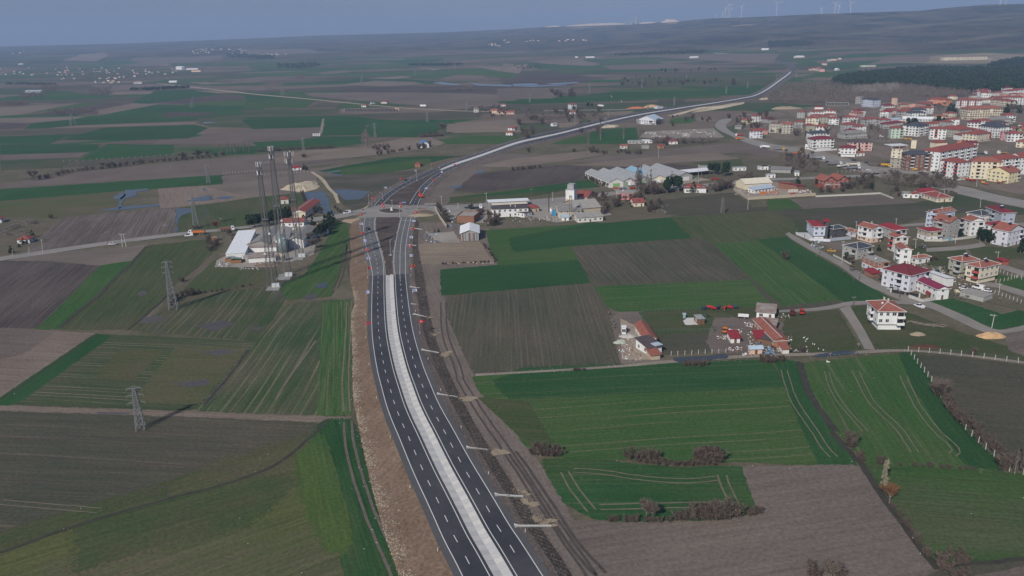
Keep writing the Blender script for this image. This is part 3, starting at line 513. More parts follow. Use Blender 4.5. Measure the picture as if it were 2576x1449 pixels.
# offset() is to the right of travel; travel here is away from the camera
def ext(base,pts): return base+spline([base[-1]]+H(pts),2.0)[1:]
def t11(*c): return TT(1,1,*c)
LO=ext(lo,t11(1112,1180,1085,1080,1062,960,1053,850,1060,760,1066,742));L1=ext(l1,t11(1150,1190,1130,1120,1095,980,1082,870,1090,775,1098,742));L2=ext(l2,t11(1215,1195,1190,1095,1152,965,1136,870,1140,790,1148,742))
L3=ext(l3,t11(1277,1180,1258,1100,1222,960,1192,850,1193,770,1200,740));ML=ext(ml,t11(1290,1185,1268,1090,1230,960,1202,850,1202,770,1210,738))
MR=ext(mr,t11(1380,1190,1384,1090,1408,965,1438,820,1458,735));R3=ext(r3,t11(1388,1190,1396,1060,1425,900,1452,790,1466,738));R2=ext(r2,t11(1449,1190,1450,1090,1465,950,1495,810,1512,738));R1=ext(r1,t11(1504,1190,1504,1060,1530,880,1556,760,1560,738));RO=ext(ro,t11(1535,1190,1537,1020,1562,860,1584,745,1588,735))
hw=tag(empty('highway'),'dual carriageway of new dark asphalt with white lane markings',None,kind='structure')
def lines_on(parent,P,wd=.22,name='edge_line',dz=.03): return ribbon(name,offset(P,-wd/2),offset(P,wd/2),PAINT,len(P),dz,parent)
ribbon('carriageway',l1[:],l3[:],ASP,NS,0,hw);
ribbon('carriageway',LO[len(lo)-1:],ML[len(ml)-1:],APP,60,0,hw);ribbon('carriageway',MR[len(mr)-1:],RO[len(ro)-1:],APP,60,0,hw)
ribbon('carriageway',r3[:],r1[:],ASP,NS,0,hw)
ribbon('shoulder',lo,l1,SHO,NS,0,hw);ribbon('shoulder',r1,ro,SHO,NS,0,hw);ribbon('shoulder',l3,ml,ASP,NS,0,hw);ribbon('shoulder',mr,r3,ASP,NS,0,hw)
for P in (L1,L3,R3,R1): lines_on(hw,P)
lines_on(hw,R2[len(r2)-8:],.2)
dm=None
def dashes(P,pitch=9.2,ln=3.2,wd=.2,end=None):
    global dm
    if dm is None: dm=MB().quad((-wd/2,0,0),(wd/2,0,0),(wd/2,ln,0),(-wd/2,ln,0)).mesh('lane_dash')
    acc=0.0;nxt=4.0
    for a,b in zip(P,P[1:]):
        L=(b-a).length
        while acc+L > nxt:
            q=a+(b-a)*((nxt-acc)/L);o=link('lane_dash',dm,PAINT,hw);o.location=(q.x,q.y,q.z+.03);d=b-a
            o.rotation_euler=(math.atan2(d.z,math.hypot(d.x,d.y)),0,math.atan2(-d.x,d.y));nxt += pitch
        acc += L
dashes(L2[8:]);dashes(r2[8:])
# V shaped concrete median, one object for each slab
med=tag(empty('median_drain'),'pale V shaped concrete median drain of square slabs',None,kind='structure')
_sm={}
def slab(a0,a1,b0,b1,mat):           # a: crease edge, b: outer edge
    th=.14;o0=a0
    V=[a0,a1,b1,b0];V=[v-o0 for v in V];V2=[v-Vector((0,0,th)) for v in V]
    mb=MB();mb.v=[tuple(v) for v in V+V2];mb.f=[(0,1,2,3),(7,6,5,4),(0,4,5,1),(1,5,6,2),(2,6,7,3),(3,7,4,0)];mb.m=[0]*6
    o=mb.build('slab',mat,med);o.location=o0;return o
mc_s=resample(MCL,int(sum((b-a).length for a,b in zip(MCL,MCL[1:]))/2.05));keep=[i for i in range(len(mc_s)-1)]
g=.04
for side,dd in ((-1,2.1),(1,2.0)):
    outer=offset(mc_s,side*dd,.10);crease=[p+Vector((0,0,-.32)) for p in mc_s]
    for i in keep:
        a0,a1=crease[i],crease[i+1];b0,b1=outer[i],outer[i+1]
        a0,a1=a0.lerp(a1,g/2),a1.lerp(a0,g/2);jz=Vector((0,0,random.uniform(-.025,.025)))
        b0,b1=b0.lerp(b1,g/2)+jz,b1.lerp(b0,g/2)+jz
        sh=Vector((0,0,0));slab(a0,a1,b0,b1,CON2 if (i % 2 == (side > 0)) or random.random() < .12 else CON1)
bed=tag(ribbon('median_bed',offset(mc_s,-2.3,-.5),offset(mc_s,2.3,-.5),M('median_bed_earth',(.10,.085,.075),.95)),None,None,kind='structure')
# concrete wall that ends the drain, then the earth median up to the roundabout
n0=len(ml)-1
EARTH=soil('median_earth',(.062,.050,.046),(.110,.086,.072),.3,None,.3,.06,None,.35,.35)
ribbon('median_earth',ML[n0:],MR[n0:],EARTH,60,.03,label='dark bare earth median between the carriageways')
for P,nm in ((ML[n0:],'kerb'),(MR[n0:],'kerb')):
    q=resample(P,60);A=offset(q,-.14);B=offset(q,.14);V=[];F=[]
    for a,b in zip(A,B): V += [(a.x,a.y,a.z),(a.x,a.y,a.z+.16),(b.x,b.y,b.z+.16),(b.x,b.y,b.z)]
    for i in range(len(q)-1):
        for k in range(3): F.append((4*i+k,4*i+k+1,4*i+5+k,4*i+4+k))
    me=bpy.data.meshes.new(nm);me.from_pydata(V,[],F);link(nm,me,KERB,hw)
# embankments: brown fill on the left with a toe of stones, darker verge on the right
BANK=soil('embankment_fill',*PAL['bank'][:2],1.2,None,.12,.05,None,.3,.35);VERGE=soil('verge_earth',(.115,.092,.080),(.165,.132,.112),1.8,None,.3,.05,None,.3,.3);DKV=soil('verge_dark_earth',(.062,.052,.045),(.10,.083,.072),1.8,None,.3,.08,None,.45,.5)
TOE=[(1040,1560),(1004,1449),(985,1395),(960,1315),(935,1225),(912,1120),(900,1060),(888,990),(887,900),(884,800),(892,755),(880,700),(882,640),(880,590),(885,560)]
toe=spline([G(x,y,.16) for x,y in TOE],2.0)
ribbon('embankment',toe,[p+Vector((0,0,-.02)) for p in LO],BANK,200,label='bare brown embankment slope beside the highway')
RT=[(1480,1560),(1440,1449),(1375,1350),(1310,1250),(1265,1180),(1215,1100),(1180,1040),(1140,960),(1110,890),(1090,830),(1078,770),(1068,710),(1058,660),(1052,620),(1052,580),(1055,560)]
rtoe=spline([G(x,y,.17) for x,y in RT],2.0)
mid=[a.lerp(b,.38)+Vector((0,0,.05)) for a,b in zip(resample(RO,200),resample(rtoe,200))]
ribbon('verge',[p+Vector((0,0,-.02)) for p in RO],mid,VERGE,200,label='brown earth verge beside the right carriageway');ribbon('verge',mid,rtoe,DKV,200,label='dark lumpy earth bank below the right verge')
# ---- north of the roundabout
def Hn(i,j,*c):
    return [G(x,y,float(np.interp(y,[150,440,520,540],[.8,1.0,.3,.18]))) for x,y in TT(i,j,*c)]
def pl(near,far2,far3=()):
    a=Hn(1,1,*near)+Hn(2,0,*far2)
    if far3: a += Hn(3,0,*far3)
    return spline(a,8.0)
nLO=pl((1168,628,1240,545,1370,448,1500,376,1650,305,1830,230,2000,165,2250,85),(0,1400+20,250,1355,500,1300,900,1205,1300,1125,1700,1065,2000,1025,2300,975,2450,938,2576,872),(100,800,180,735,205,710,200,690))
nMLn=(1290,600,1385,508,1500,432,1650,360,1760,305,1852,258,2000,195,2250,112)
nML=pl(nMLn,(40,1432,260,1383,505,1330,900,1232,1300,1147,1700,1083,2000,1038,2300,988,2450,955,2576,888),(100,816,195,747,222,722))
nMR=pl((1520,615,1590,500,1650,425,1720,360,1800,300,1872,262,2020,206,2270,123),(50,1447,270,1395,515,1340,905,1242,1303,1155,1703,1090,2003,1044,2303,994,2453,962,2576,900),(108,824,207,751,234,724))
nRO=pl((1640,612,1672,540,1720,455,1790,376,1890,300,2010,240,2220,160,2330,122),(60,1475,300,1420,560,1362,930,1265,1320,1172,1720,1103,2010,1058,2320,1008,2470,980,2576,925),(110,850,215,775,275,715,290,690))
hn=tag(empty('highway_far_stretch'),'highway curving away across the plain towards the hills',None,kind='structure')
def part_of(P,f0,f1): q=resample(P,400);return q[int(f0*399):int(f1*399)+1]
ribbon('carriageway',nLO,nML,ASP,300,0,hn);ribbon('carriageway',nMR,nRO,ASP,300,0,hn)
def blend(A,B,f,n=300): return [a.lerp(b,f) for a,b in zip(resample(A,n),resample(B,n))]
for A,B in ((nLO,nML),(nMR,nRO)):
    lines_on(hn,blend(A,B,.16),.3);lines_on(hn,blend(A,B,.87),.3)
    q=blend(A,B,.5,900)
    for k in range(0,300,4): ribbon('lane_dash',offset(q[k:k+2],-.15),offset(q[k:k+2],.15),PAINT,2,.04,hn)
# where the median opens it is earth, beyond it is concrete
fML=resample(nML,600);fMR=resample(nMR,600)
cut=min(range(600),key=lambda k: (fML[k]-GT(1,1,1852,258,1)).length)
ribbon('median_earth',fML[:cut+1],fMR[:cut+1],EARTH,60,.05,label='lens of dark earth where the far carriageways part')
mm=[a.lerp(b,.5)+Vector((0,0,-.25)) for a,b in zip(fML[cut:],fMR[cut:])]
md2=tag(empty('median_drain'),'pale concrete median drain running far across the plain',None,kind='structure')
def wider(P,Q,k): return [p+(p-q).normalized()*k for p,q in zip(P,Q)]
ribbon('slab_row',wider(fML[cut:],mm,.4),mm,CON1,250,.12,md2);ribbon('slab_row',mm,wider(fMR[cut:],mm,.4),CON2,250,.12,md2)
for c in md2.children: c['kind']='stuff'
# far embankment sides
def skirt(P,d,mat,label):
    q=resample(P,200);ribbon('embankment',q,[Vector((p.x,p.y,max(.05,terrain(p.x,p.y)+.05))) for p in offset(q,d)],mat,200,-.03,label=label)
skirt(nLO,-7,VERGE,'brown verge along the far side of the curving highway');skirt(nRO,7,VERGE,'brown verge along the near side of the curving highway')
# end of the new road: works area curving left towards the hills
A=[GT(3,0,*c,.4) for c in ((205,705),(195,680),(150,645),(60,628),(0,622))];B=[GT(3,0,*c,.4) for c in ((290,690),(275,655),(210,628),(90,606),(0,604))]
ribbon('road_works',spline(A,20),spline(B,20),SHO,40,.1,label='unfinished grey road bed at the end of the new highway')
# ---- crossing road, roundabout
def road(ptsA,ptsB,mat,label,z=.155,name='road',n=80,smooth=True):
    A=[G(x,y,z) for x,y in ptsA];B=[G(x,y,z) for x,y in ptsB]
    for p in A+B:
        h=float(terrain(p.x,p.y));p.z=max(p.z,h+z)
    if smooth: A=spline(A,6);B=spline(B,6)
    return ribbon(name,A,B,mat,n,label=label)
road([(-20,661),(0,656),(150,634),(300,612),(440,594),(560,581),(640,572),(740,563),(860,548),(905,538),(960,530),(1040,520),(1100,514)],[(-20,650),(0,646),(150,624),(300,603),(440,586),(560,574),(640,566),(740,554),(860,536),(905,526),(960,518),(1040,512),(1100,510)],OLD,'grey two lane road running left past the farm')
road([(1020,560),(1045,548),(1100,538),(1180,531),(1280,523),(1400,510),(1480,500),(1560,489),(1700,476),(1860,462),(1932,455),(2010,452),(2150,446),(2230,440)],[(1040,520),(1050,518),(1100,517),(1180,513),(1280,506),(1400,497),(1480,489),(1560,480),(1700,468),(1860,455),(1932,449),(2010,446),(2150,440),(2230,433)],OLD,'grey road running right from the roundabout past the warehouses',z=.16)
RB=TT(1,1,1040,745,1000,740,1080,715,1120,660,1170,625,1290,598,1400,618,1520,612,1640,600,1700,625,1720,690,1610,720,1590,745,1458,738,1210,740)
tag(MB().poly([G(x,y,.172) for x,y in RB]).build('road',OLD),'worn grey asphalt around the roundabout',None,kind='structure')
# the round island
def island(pts,label,inner,name='roundabout_island'):
    t=tag(empty(name),label,None,kind='structure')
    P=[G(x,y,0) for x,y in pts];c=sum(P,Vector())/len(P);mb=MB()
    P=spline(P+[P[0]],1.5)[:-1];Q=[c+(p-c)*(1-.35/(p-c).length) for p in P];n=len(P)
    for i in range(n):
        j=(i+1) % n;z0,z1=.15,.36
        a,b=P[i],P[j];d,e=Q[i],Q[j]
        mb.quad((a.x,a.y,z0),(b.x,b.y,z0),(b.x,b.y,z1),(a.x,a.y,z1));mb.quad((a.x,a.y,z1),(b.x,b.y,z1),(e.x,e.y,z1),(d.x,d.y,z1))
    mb.build('kerb',KERB,t);MB().poly([(p.x,p.y,.35) for p in Q]).build('earth',inner,t);return t
el=[]
for k in range(20):
    a=2*math.pi*k/20;el.append(T(1,1,1355+122*math.cos(a),676+24*math.sin(a)))
island(el,'oval roundabout island of dark earth inside a concrete kerb',EARTH)
island(TT(1,1,985,712,1060,697,1105,692,1108,705,1090,714,1000,716),'narrow splitter island left of the roundabout',BANK,'splitter_island')
island(TT(1,1,1618,650,1640,646,1730,652,1720,658,1640,666,1618,664),'narrow splitter island right of the roundabout',BANK,'splitter_island')
# bulldozed sand beside the junction
for pts,lb in ((t11(840,765,1040,745,1050,770,1000,830,960,800,880,785),'orange sand heap left of the junction'),(t11(1030,675,1200,570,1190,600,1090,660),'strip of spilled sand beside the far carriageway')):
    tag(MB().poly(rough_edge([G(x,y,.15) for x,y in pts],.8)).build('sand',soil('spilled_sand',(.36,.27,.18),(.44,.34,.24),0,None,.2,.1)),lb,None,kind='structure')
# ---- town road, lanes, tracks
road([(1835,340),(1805,325),(1800,312),(1815,300),(1840,298)][::-1]+[(1880,360),(1950,378),(2060,404),(2180,434),(2220,448),(2300,462),(2400,485),(2500,508),(2620,532)],[(1840,303),(1830,310),(1826,318),(1838,330),(1860,340),(1900,352),(1970,368),(2080,390),(2190,418),(2240,432),(2320,452),(2420,468),(2520,492),(2620,512)],OLD,'wide pale road running along the edge of the town',z=.15,n=90)
road([(2190,440),(2240,436),(2330,440),(2400,446)],[(2195,418),(2250,424),(2340,430),(2400,436)],OLD,'road leading from the town junction into the blocks',z=.16)
road([(1975,588),(1990,600),(2040,630),(2110,668),(2170,712),(2230,740),(2290,765),(2340,775),(2420,812),(2480,838),(2530,838),(2600,826)],[(1985,584),(2005,596),(2055,624),(2125,662),(2190,700),(2250,728),(2310,750),(2350,762),(2430,795),(2500,828),(2540,826),(2600,812)],LANE,'grey lane along the edge of the house row',z=.15)
road([(1960,786),(2050,782),(2110,774),(2140,768),(2240,764),(2320,768)],[(1960,780),(2050,774),(2110,764),(2140,758),(2240,756),(2320,758)],LANE,'lane joining the farmyard to the houses',z=.155)
road([(2112,776),(2130,800),(2155,840),(2175,878)],[(2138,768),(2150,790),(2175,830),(2201,880)],LANE,'short concrete lane down to the field track',z=.16)
road([(1195,946),(1400,934),(1560,924),(1700,912),(1880,900),(2080,893),(2200,888),(2290,884),(2440,898),(2600,918)],[(1195,940),(1400,929),(1560,918),(1700,904),(1880,892),(2080,886),(2200,880),(2290,879),(2440,892),(2600,912)],GRAV,'muddy farm track between the green fields',z=.14,name='track')
road([(2330,634),(2420,628),(2480,618),(2460,605)],[(2330,624),(2420,618),(2465,610),(2450,602)],LANE,'short street between the houses',z=.15,name='road');road([(2240,568),(2330,560),(2420,560),(2600,560)],[(2240,572),(2330,567),(2420,568),(2600,570)],LANE,'street behind the house row',z=.15)
road([(2420,760),(2480,720),(2540,735),(2620,760)],[(2430,752),(2480,710),(2545,722),(2620,745)],LANE,'lane beside the parked cars',z=.15);road([(2470,660),(2530,680),(2620,710)],[(2480,652),(2540,670),(2620,696)],LANE,'lane behind the cream house',z=.15)
road([(780,432),(806,452),(822,473),(840,490)],[(788,432),(815,450),(831,472),(848,489)],PALE,'pale dirt track to the small red roofed house',z=.15,name='track');road([(838,488),(845,505),(848,512)],[(848,487),(852,503),(856,510)],PALE,'end of the pale dirt track between the ponds',z=.16,name='track')
road([(395,210),(430,214),(520,224),(644,238),(800,252),(900,262),(1000,271),(1100,277),(1200,281),(1245,281)],[(395,209),(430,212.6),(520,222.6),(644,236.4),(800,250.4),(900,260.4),(1000,269.6),(1100,275.6),(1200,279.6),(1245,279.6)],PALE,'straight pale road crossing the plain from the village',z=.25,name='road',n=120)
road([(444,182),(428,172),(414,163),(424,157)],[(448,180),(432,170),(419,162),(428,155.8)],GRAV,'pale lane bending up from the far village',z=.3,name='track')
road(TT(1,0,640,1375,670,1320,680,1240,690,1195),TT(1,0,610,1375,640,1320,658,1240,668,1195),GRAV,'muddy rut between the green strips',z=.15,name='track')
road(TT(2,0,2030,540,2180,548,2330,570,2450,605,2576,632),TT(2,0,2030,530,2180,540,2330,560,2450,592,2576,620),OLD,'old road climbing beyond the fields',z=.2);road(TT(2,0,320,1118,700,1112,1050,1108,1300,1095,1560,1082),TT(2,0,320,1110,700,1104,1050,1100,1300,1088,1560,1076),OLD,'old road behind the sand piles',z=.2)
# yards
def yard(pts,mat,label,z=.135,name='yard'):
    tag(MB().poly(rough_edge([G(x,y,z) for x,y in pts],.3)).build(name,mat),label,None,kind='structure')
CONP=M('pad_concrete',(.27,.26,.245),.9,.15);YC=asphalt('yard_concrete',(.25,.225,.195),(.33,.295,.255),.25);YD=asphalt('yard_dust',(.25,.20,.16),(.34,.275,.21),.35)
yard([(540,672),(545,655),(575,640),(690,655),(690,672)],YC,'concrete apron of the white roofed barn');yard([(590,600),(640,572),(800,560),(790,640),(730,660),(600,655)],YC,'grey yard around the grain sheds')
yard(t11(1790,650,2576,600,2576,720,2400,730,2380,800,2200,790,1990,720,1900,700),YC,'wide pale yard behind the shed');yard([(1288,510),(1395,508),(1480,500),(1540,540),(1400,560),(1355,550),(1288,530)],YC,'concrete yard of the mill');yard(t11(1720,900,1990,880,2060,990,1880,995,1800,960),YC,'small concrete pad left of the white shed')
yard(TT(2,1,1000,440,1230,380,1900,340,2000,360,1600,420,1400,470,1050,480),YD,'dusty yard in front of the warehouses');yard(TT(2,1,2230,420,2576,370,2576,545,2380,560,2230,470),YD,'sandy builders yard with a low wall');yard(TT(3,1,-10,380,200,380,380,440,470,510,480,525,0,545),YD,'sandy half of the builders yard beside the red roof')
yard(TT(3,1,430,40,1000,200,1040,260,960,290,700,230,430,130,0,60,0,0),GRAV,'dusty truck park beside the town road');yard(TT(2,0,1280,1380,1350,1320,1700,1305,2030,1290,2140,1380,2000,1395,1500,1400),GRAV,'gravel ground of the scrap yard');yard([(1560,800),(1600,820),(1660,880),(1655,905),(1565,905)],YD,'muddy farmyard beside the long orange roof');yard(TT(2,2,1720,330,1760,300,1840,298,1875,370,1750,372),CON1,'pale concrete slab beside the wooden cabin',z=.2);yard(TT(3,1,270,890,420,890,620,960,620,985,480,980,330,930),CON2,'paved yard of the white house at the lane end',z=.16)
yard(TT(1,2,95,28,120,-20,260,-35,225,25),CONP,'concrete pad under the smallest mast',z=.18);yard(TT(1,1,200,1370,230,1310,380,1290,340,1370),CONP,'concrete pad under the tallest mast',z=.18);yard(TT(1,1,360,1165,400,1120,480,1115,470,1170),CONP,'concrete pad under the mast by the shed',z=.18)
# far builders' sand bank below the highway
FS=soil('pale_fill',(.42,.35,.25),(.52,.44,.32),0,None,.2,.05)
for i,pts in enumerate((TT(2,0,1560,1165,1700,1130,1850,1090,2000,1075,2200,1055,2340,1025,2330,1045,2150,1085,2000,1110,1800,1135,1650,1165),TT(2,0,880,1290,960,1262,1080,1265,1040,1282),TT(2,0,1310,1200,1370,1180,1375,1200,1330,1212),TT(2,0,2480,1000,2576,985,2576,1002,2500,1005),TT(1,1,240,460,300,420,480,380,600,370,640,430,600,455,500,480,420,480))):
    P=[G(x,y,.15) for x,y in pts];P=rough_edge(P,.6);c=sum(P,Vector())/len(P);mb=MB();n=len(P)
    Q=[p.lerp(c,.35)+Vector((0,0,random.uniform(.8,2.2))) for p in P];c2=c+Vector((0,0,2))
    for k in range(n):
        j=(k+1) % n;mb.quad(P[k],P[j],Q[j],Q[k]);mb.tri(Q[k],Q[j],c2)
    tag(mb.build('sand_bank',FS),['long bank of pale quarried fill below the highway','pale fill beside the poplars','small pale heap beside the blue roofed hall','pale fill at the foot of the distant bend','hummocky heaps of pale rubble beside the pond'][i],None,kind='structure')
# wheel tracks worn into the crops
TRK=M('worn_track_soil',(.155,.130,.095),.95,.3,.3);TRD=M('wet_track_soil',(.072,.060,.052),.95,.3,.3)
def wheel(pts,gap=1.9,wd=.45,mat=TRK,label='pair of wheel ruts worn into the field',two=True):
    P=spline([G(x,y,.15) for x,y in pts],3)
    t=tag(empty('wheel_track'),label,None,kind='structure')
    for s in ((-1,1) if two else (0,)): q=offset(P,s*gap/2);q=[p+Vector((random.uniform(-.12,.12),random.uniform(-.12,.12),0)) for p in q];ribbon('rut',offset(q,-wd/2),offset(q,wd/2),mat,len(q),0,t)
wheel(t_(0,3,0,465,800,525,1400,560,1620,575,1665,600,1640,650),2.2,.4,TRD,'ruts turning back in the dull field above the ditch');wheel(t_(0,3,0,250,500,265,1200,320,2000,360,2330,360,2400,390,2370,420),2.2,.4,TRD,'ruts turning back beside the green corner');wheel(t_(0,3,0,705,600,755,1000,790),2.2,.35,TRK,'ruts fading out above the ditch');wheel(t_(0,3,0,40,900,70,1800,150,2576,190),2,.4,TRD,'long dark ruts below the pylon')
wheel([(875,1060),(880,1120),(900,1200),(930,1290),(965,1370),(1000,1449),(1040,1540)],2.6,.8,M('lane_mud',(.13,.105,.085),.95,.3),'muddy farm track beside the stone toe');wheel(t_(1,2,915,1240,900,900,930,400,935,140),2.2,.6,TRK,'farm track along the foot of the embankment');wheel(t_(1,2,200,1120,300,950,450,740,600,530),1.5,.8,TRK,'single worn path across the crop',two=False)
wheel(t_(2,3,620,385,900,400,1200,450,1500,480,1780,490,2060,465),2.2,.45,TRK,'curved ruts along the top of the small field');wheel(t_(2,3,530,400,640,590,800,790),2.4,.5,TRK,'ruts down the left of the small field');wheel(t_(2,3,2110,430,2160,560,2250,760),2.4,.5,TRK,'ruts down the right of the small field');wheel(t_(2,3,880,755,1400,740,2200,725),2.4,.5,TRK,'ruts along the bottom of the small field')
wheel(t_(2,3,0,200,200,480,420,820,640,1150,900,1440),2.6,.9,TRD,'deep ruts beside the right verge');wheel([(1155,950),(1210,1040),(1280,1140),(1345,1240),(1420,1350),(1490,1449)],2.4,.7,TRD,'second ruts beside the right verge');wheel([(1115,760),(1120,840),(1150,920),(1158,950)],2.4,.7,TRD,'ruts climbing along the dirt strip')
wheel(t_(3,2,880,830,960,1000,1060,1170,1250,1349,1350,1449)+t_(3,3,1380,60,1480,200),2.2,.4,TRK,'long curved ruts in the right field');wheel(t_(3,2,1360,880,1450,1080,1530,1220,1700,1440)+t_(3,3,1800,80,1900,180,1850,230),2.2,.4,TRK,'ruts curling back at the fence');wheel(t_(3,2,590,840,640,1000,750,1180,980,1440),1.6,.35,TRK,'ruts at the left of the right field');wheel(t_(3,2,160,820,240,1080,330,1240,470,1440)+t_(3,3,560,140,660,250),2.2,.4,TRK,'ruts beside the ditch')
wheel(t_(1,1,900,1000,880,1150,860,1300,800,1449),2.0,.5,TRD,'ruts in the dirt left of the highway');wheel(t_(1,1,930,950,930,1150,960,1350),2.0,.5,TRD,'second ruts in the dirt left of the highway')
# dark ditches
DIT=M('ditch_dark',(.045,.042,.032),.95,.35,.3)
for pts,wd,lb in ((t_(0,1,1470,1030,1330,1190,1180,1330,1060,1449),1.6,'ditch between the green strips'),(t_(0,2,1080,0,960,110,760,260,610,400),1.8,'dark ditch running down to the field corner'),(t_(0,2,1690,70,1500,240,1290,420),1.2,'wet ditch below the pylon'),(t_(0,2,2500,620,2320,870,2050,1180),1.2,'ditch at the end of the striped field'),(t_(0,2,980,460,700,650,300,930,0,1120),.8,'narrow ditch beside the dark green strip'),([(0,1390),(200,1320),(430,1252),(560,1220),(690,1170),(780,1100),(826,1058)],1.2,'ditch along the olive slope'),(t_(3,2,320,750,360,900,430,1080,560,1280,700,1449),2.4,'scrubby ditch between the two green fields'),(t_(3,3,640,0,800,180,960,350,1080,540,1240,760,1400,980,1560,1200,1700,1380),2.0,'ditch beside the brown field'),(t_(3,3,1800,1350,2100,1320,2576,1270),1.4,'dark ditch at the bottom field edge'),(t_(1,1,0,215,500,195,900,150,1200,110),1.6,'ditch across the tan field')):
    P=spline([G(x,y,.15) for x,y in pts],2.5);P=[p+Vector((random.uniform(-.3,.3),random.uniform(-.3,.3),0)) for p in P]
    ribbon('ditch',offset(P,-wd/2),offset(P,wd/2),DIT,len(P),label=lb)
# ------------------------------------------------------------------ buildings
WALL={'white': (.70,.70,.69),'offwhite': (.62,.60,.56),'cream': (.66,.59,.45),'yellow': (.68,.60,.36),'beige': (.50,.45,.37),'grey': (.36,.355,.34),'concrete': (.30,.29,.275),'olive': (.34,.33,.26),'pink': (.62,.38,.34),'rose': (.55,.22,.23),'peach': (.64,.45,.34),'salmon': (.56,.30,.24),'blue': (.50,.55,.66),'bluegrey': (.34,.38,.45),'lilac': (.60,.60,.66),'mint': (.46,.58,.46),'brick': (.36,.15,.09),'redbrick': (.30,.085,.06),'brown': (.16,.075,.055),'orange': (.68,.24,.10),'char': (.075,.08,.088),'wood': (.17,.10,.06),'tin': (.30,.30,.29),'teal': (.25,.36,.36),'rust': (.24,.12,.08),'stone': (.42,.36,.27)}
ROOF={'orange': ((.30,.105,.072),(.22,.08,.06)),'red': ((.26,.07,.055),(.19,.055,.045)),'brick': ((.22,.075,.06),(.17,.06,.05)),'crimson': ((.25,.028,.038),(.21,.026,.034)),'maroon': ((.17,.028,.038),(.13,.025,.033)),'purple': ((.22,.03,.075),(.18,.028,.06)),'slate': ((.05,.056,.070),(.065,.07,.082)),'dark': ((.075,.06,.06),(.10,.08,.075)),'grey': ((.24,.23,.215),(.17,.16,.15)),'white': ((.74,.75,.76),(.66,.67,.68)),'tin': ((.34,.35,.35),(.26,.26,.26)),'rusty': ((.28,.26,.24),(.22,.11,.08)),'blue': ((.22,.36,.46),(.26,.40,.50)),'lblue': ((.42,.50,.58),(.36,.44,.50)),'cream': ((.66,.60,.48),(.58,.52,.42)),'concrete': ((.33,.31,.28),(.25,.235,.215)),'tan': ((.38,.24,.16),(.30,.19,.13)),'yellow': ((.62,.52,.28),(.5,.42,.24))}
def wm(k): return M('wall_'+k,WALL[k],.85,.09,.35,rgb2=tuple(c*.82 for c in WALL[k]),thr=(.5,.8))
def rm(k):
    a,b=ROOF[k];return M('roof_'+k,a,.7 if k in ('white','tin','blue','lblue') else .85,.14,.7,rgb2=b,thr=(.4,.7),bump=.03)
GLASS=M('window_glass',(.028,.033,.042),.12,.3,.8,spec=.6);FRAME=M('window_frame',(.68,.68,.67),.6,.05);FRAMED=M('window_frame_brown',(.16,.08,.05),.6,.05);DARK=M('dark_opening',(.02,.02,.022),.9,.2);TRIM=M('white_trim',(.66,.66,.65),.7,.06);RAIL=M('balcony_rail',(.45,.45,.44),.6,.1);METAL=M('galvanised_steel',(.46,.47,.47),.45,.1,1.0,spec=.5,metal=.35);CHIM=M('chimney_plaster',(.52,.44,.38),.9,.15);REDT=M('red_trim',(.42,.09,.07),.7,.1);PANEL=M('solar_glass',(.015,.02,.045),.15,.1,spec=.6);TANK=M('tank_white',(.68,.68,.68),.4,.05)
def _win(fm):
    mb=MB();w_,h_,t=.65,.72,.07                        # origin at the middle of the opening, facing -y
    mb.mi=0
    mb.box(-w_,-t,-h_,w_,0,-h_+.1);mb.box(-w_,-t,h_-.1,w_,0,h_);mb.box(-w_,-t,-h_+.1,-w_+.1,0,h_-.1);mb.box(w_-.1,-t,-h_+.1,w_,0,h_-.1);mb.box(-.04,-t,-h_+.1,.04,0,h_-.1)
    mb.mi=1;mb.quad((-w_+.1,-.025,-h_+.1),(-.04,-.025,-h_+.1),(-.04,-.025,h_-.1),(-w_+.1,-.025,h_-.1));mb.quad((.04,-.025,-h_+.1),(w_-.1,-.025,-h_+.1),(w_-.1,-.025,h_-.1),(.04,-.025,h_-.1))
    me=mb.mesh('window');me.materials.append(fm);me.materials.append(GLASS);return me
WIN=_win(FRAME);WINB=_win(FRAMED)
_dm=MB().box(-.5,-.06,0,.5,0,2.1).mesh('door');_dm.materials.append(M('door_brown',(.14,.08,.05),.6))
def _balc(col):
    mb=MB();mb.box(-1.45,-1.25,-.16,1.45,-.003,0);mb.box(-1.45,-1.25,0,1.45,-1.13,.95);mb.box(-1.45,-1.13,0,-1.33,-.003,.95);mb.box(1.33,-1.13,0,1.45,-.003,.95)
    me=mb.mesh('balcony');me.materials.append(col);return me
_bal={}
_bd=MB().box(-1.2,-.02,0,1.2,0,2.15).mesh('balcony_door');_bd.materials.append(DARK)
_dish=MB();_dish.tube((0,0,0),(0,0,.7),.04,.04,5);_dish.ball((0,-.1,1.0),.5,.16,.5,8,4);DISH=_dish.mesh('satellite_dish');DISH.materials.append(TANK)
_ch=MB().box(-.3,-.3,-1.2,.3,.3,1.0).box(-.38,-.38,1.0,.38,.38,1.12).mesh('chimney');_ch.materials.append(CHIM)
_sp=MB().quad((-1.0,-.9,.25),(1.0,-.9,.25),(1.0,.5,1.25),(-1.0,.5,1.25));_sp.tube((-.9,.5,0),(-.9,.5,1.25),.04,.04,4);_sp.tube((.9,.5,0),(.9,.5,1.25),.04,.04,4);SOL=_sp.mesh('solar_panel');SOL.materials.append(PANEL)
_st=MB().tube((-.8,.6,1.5),(.8,.6,1.5),.28,.28,8);STK=_st.mesh('water_tank');STK.materials.append(TANK)
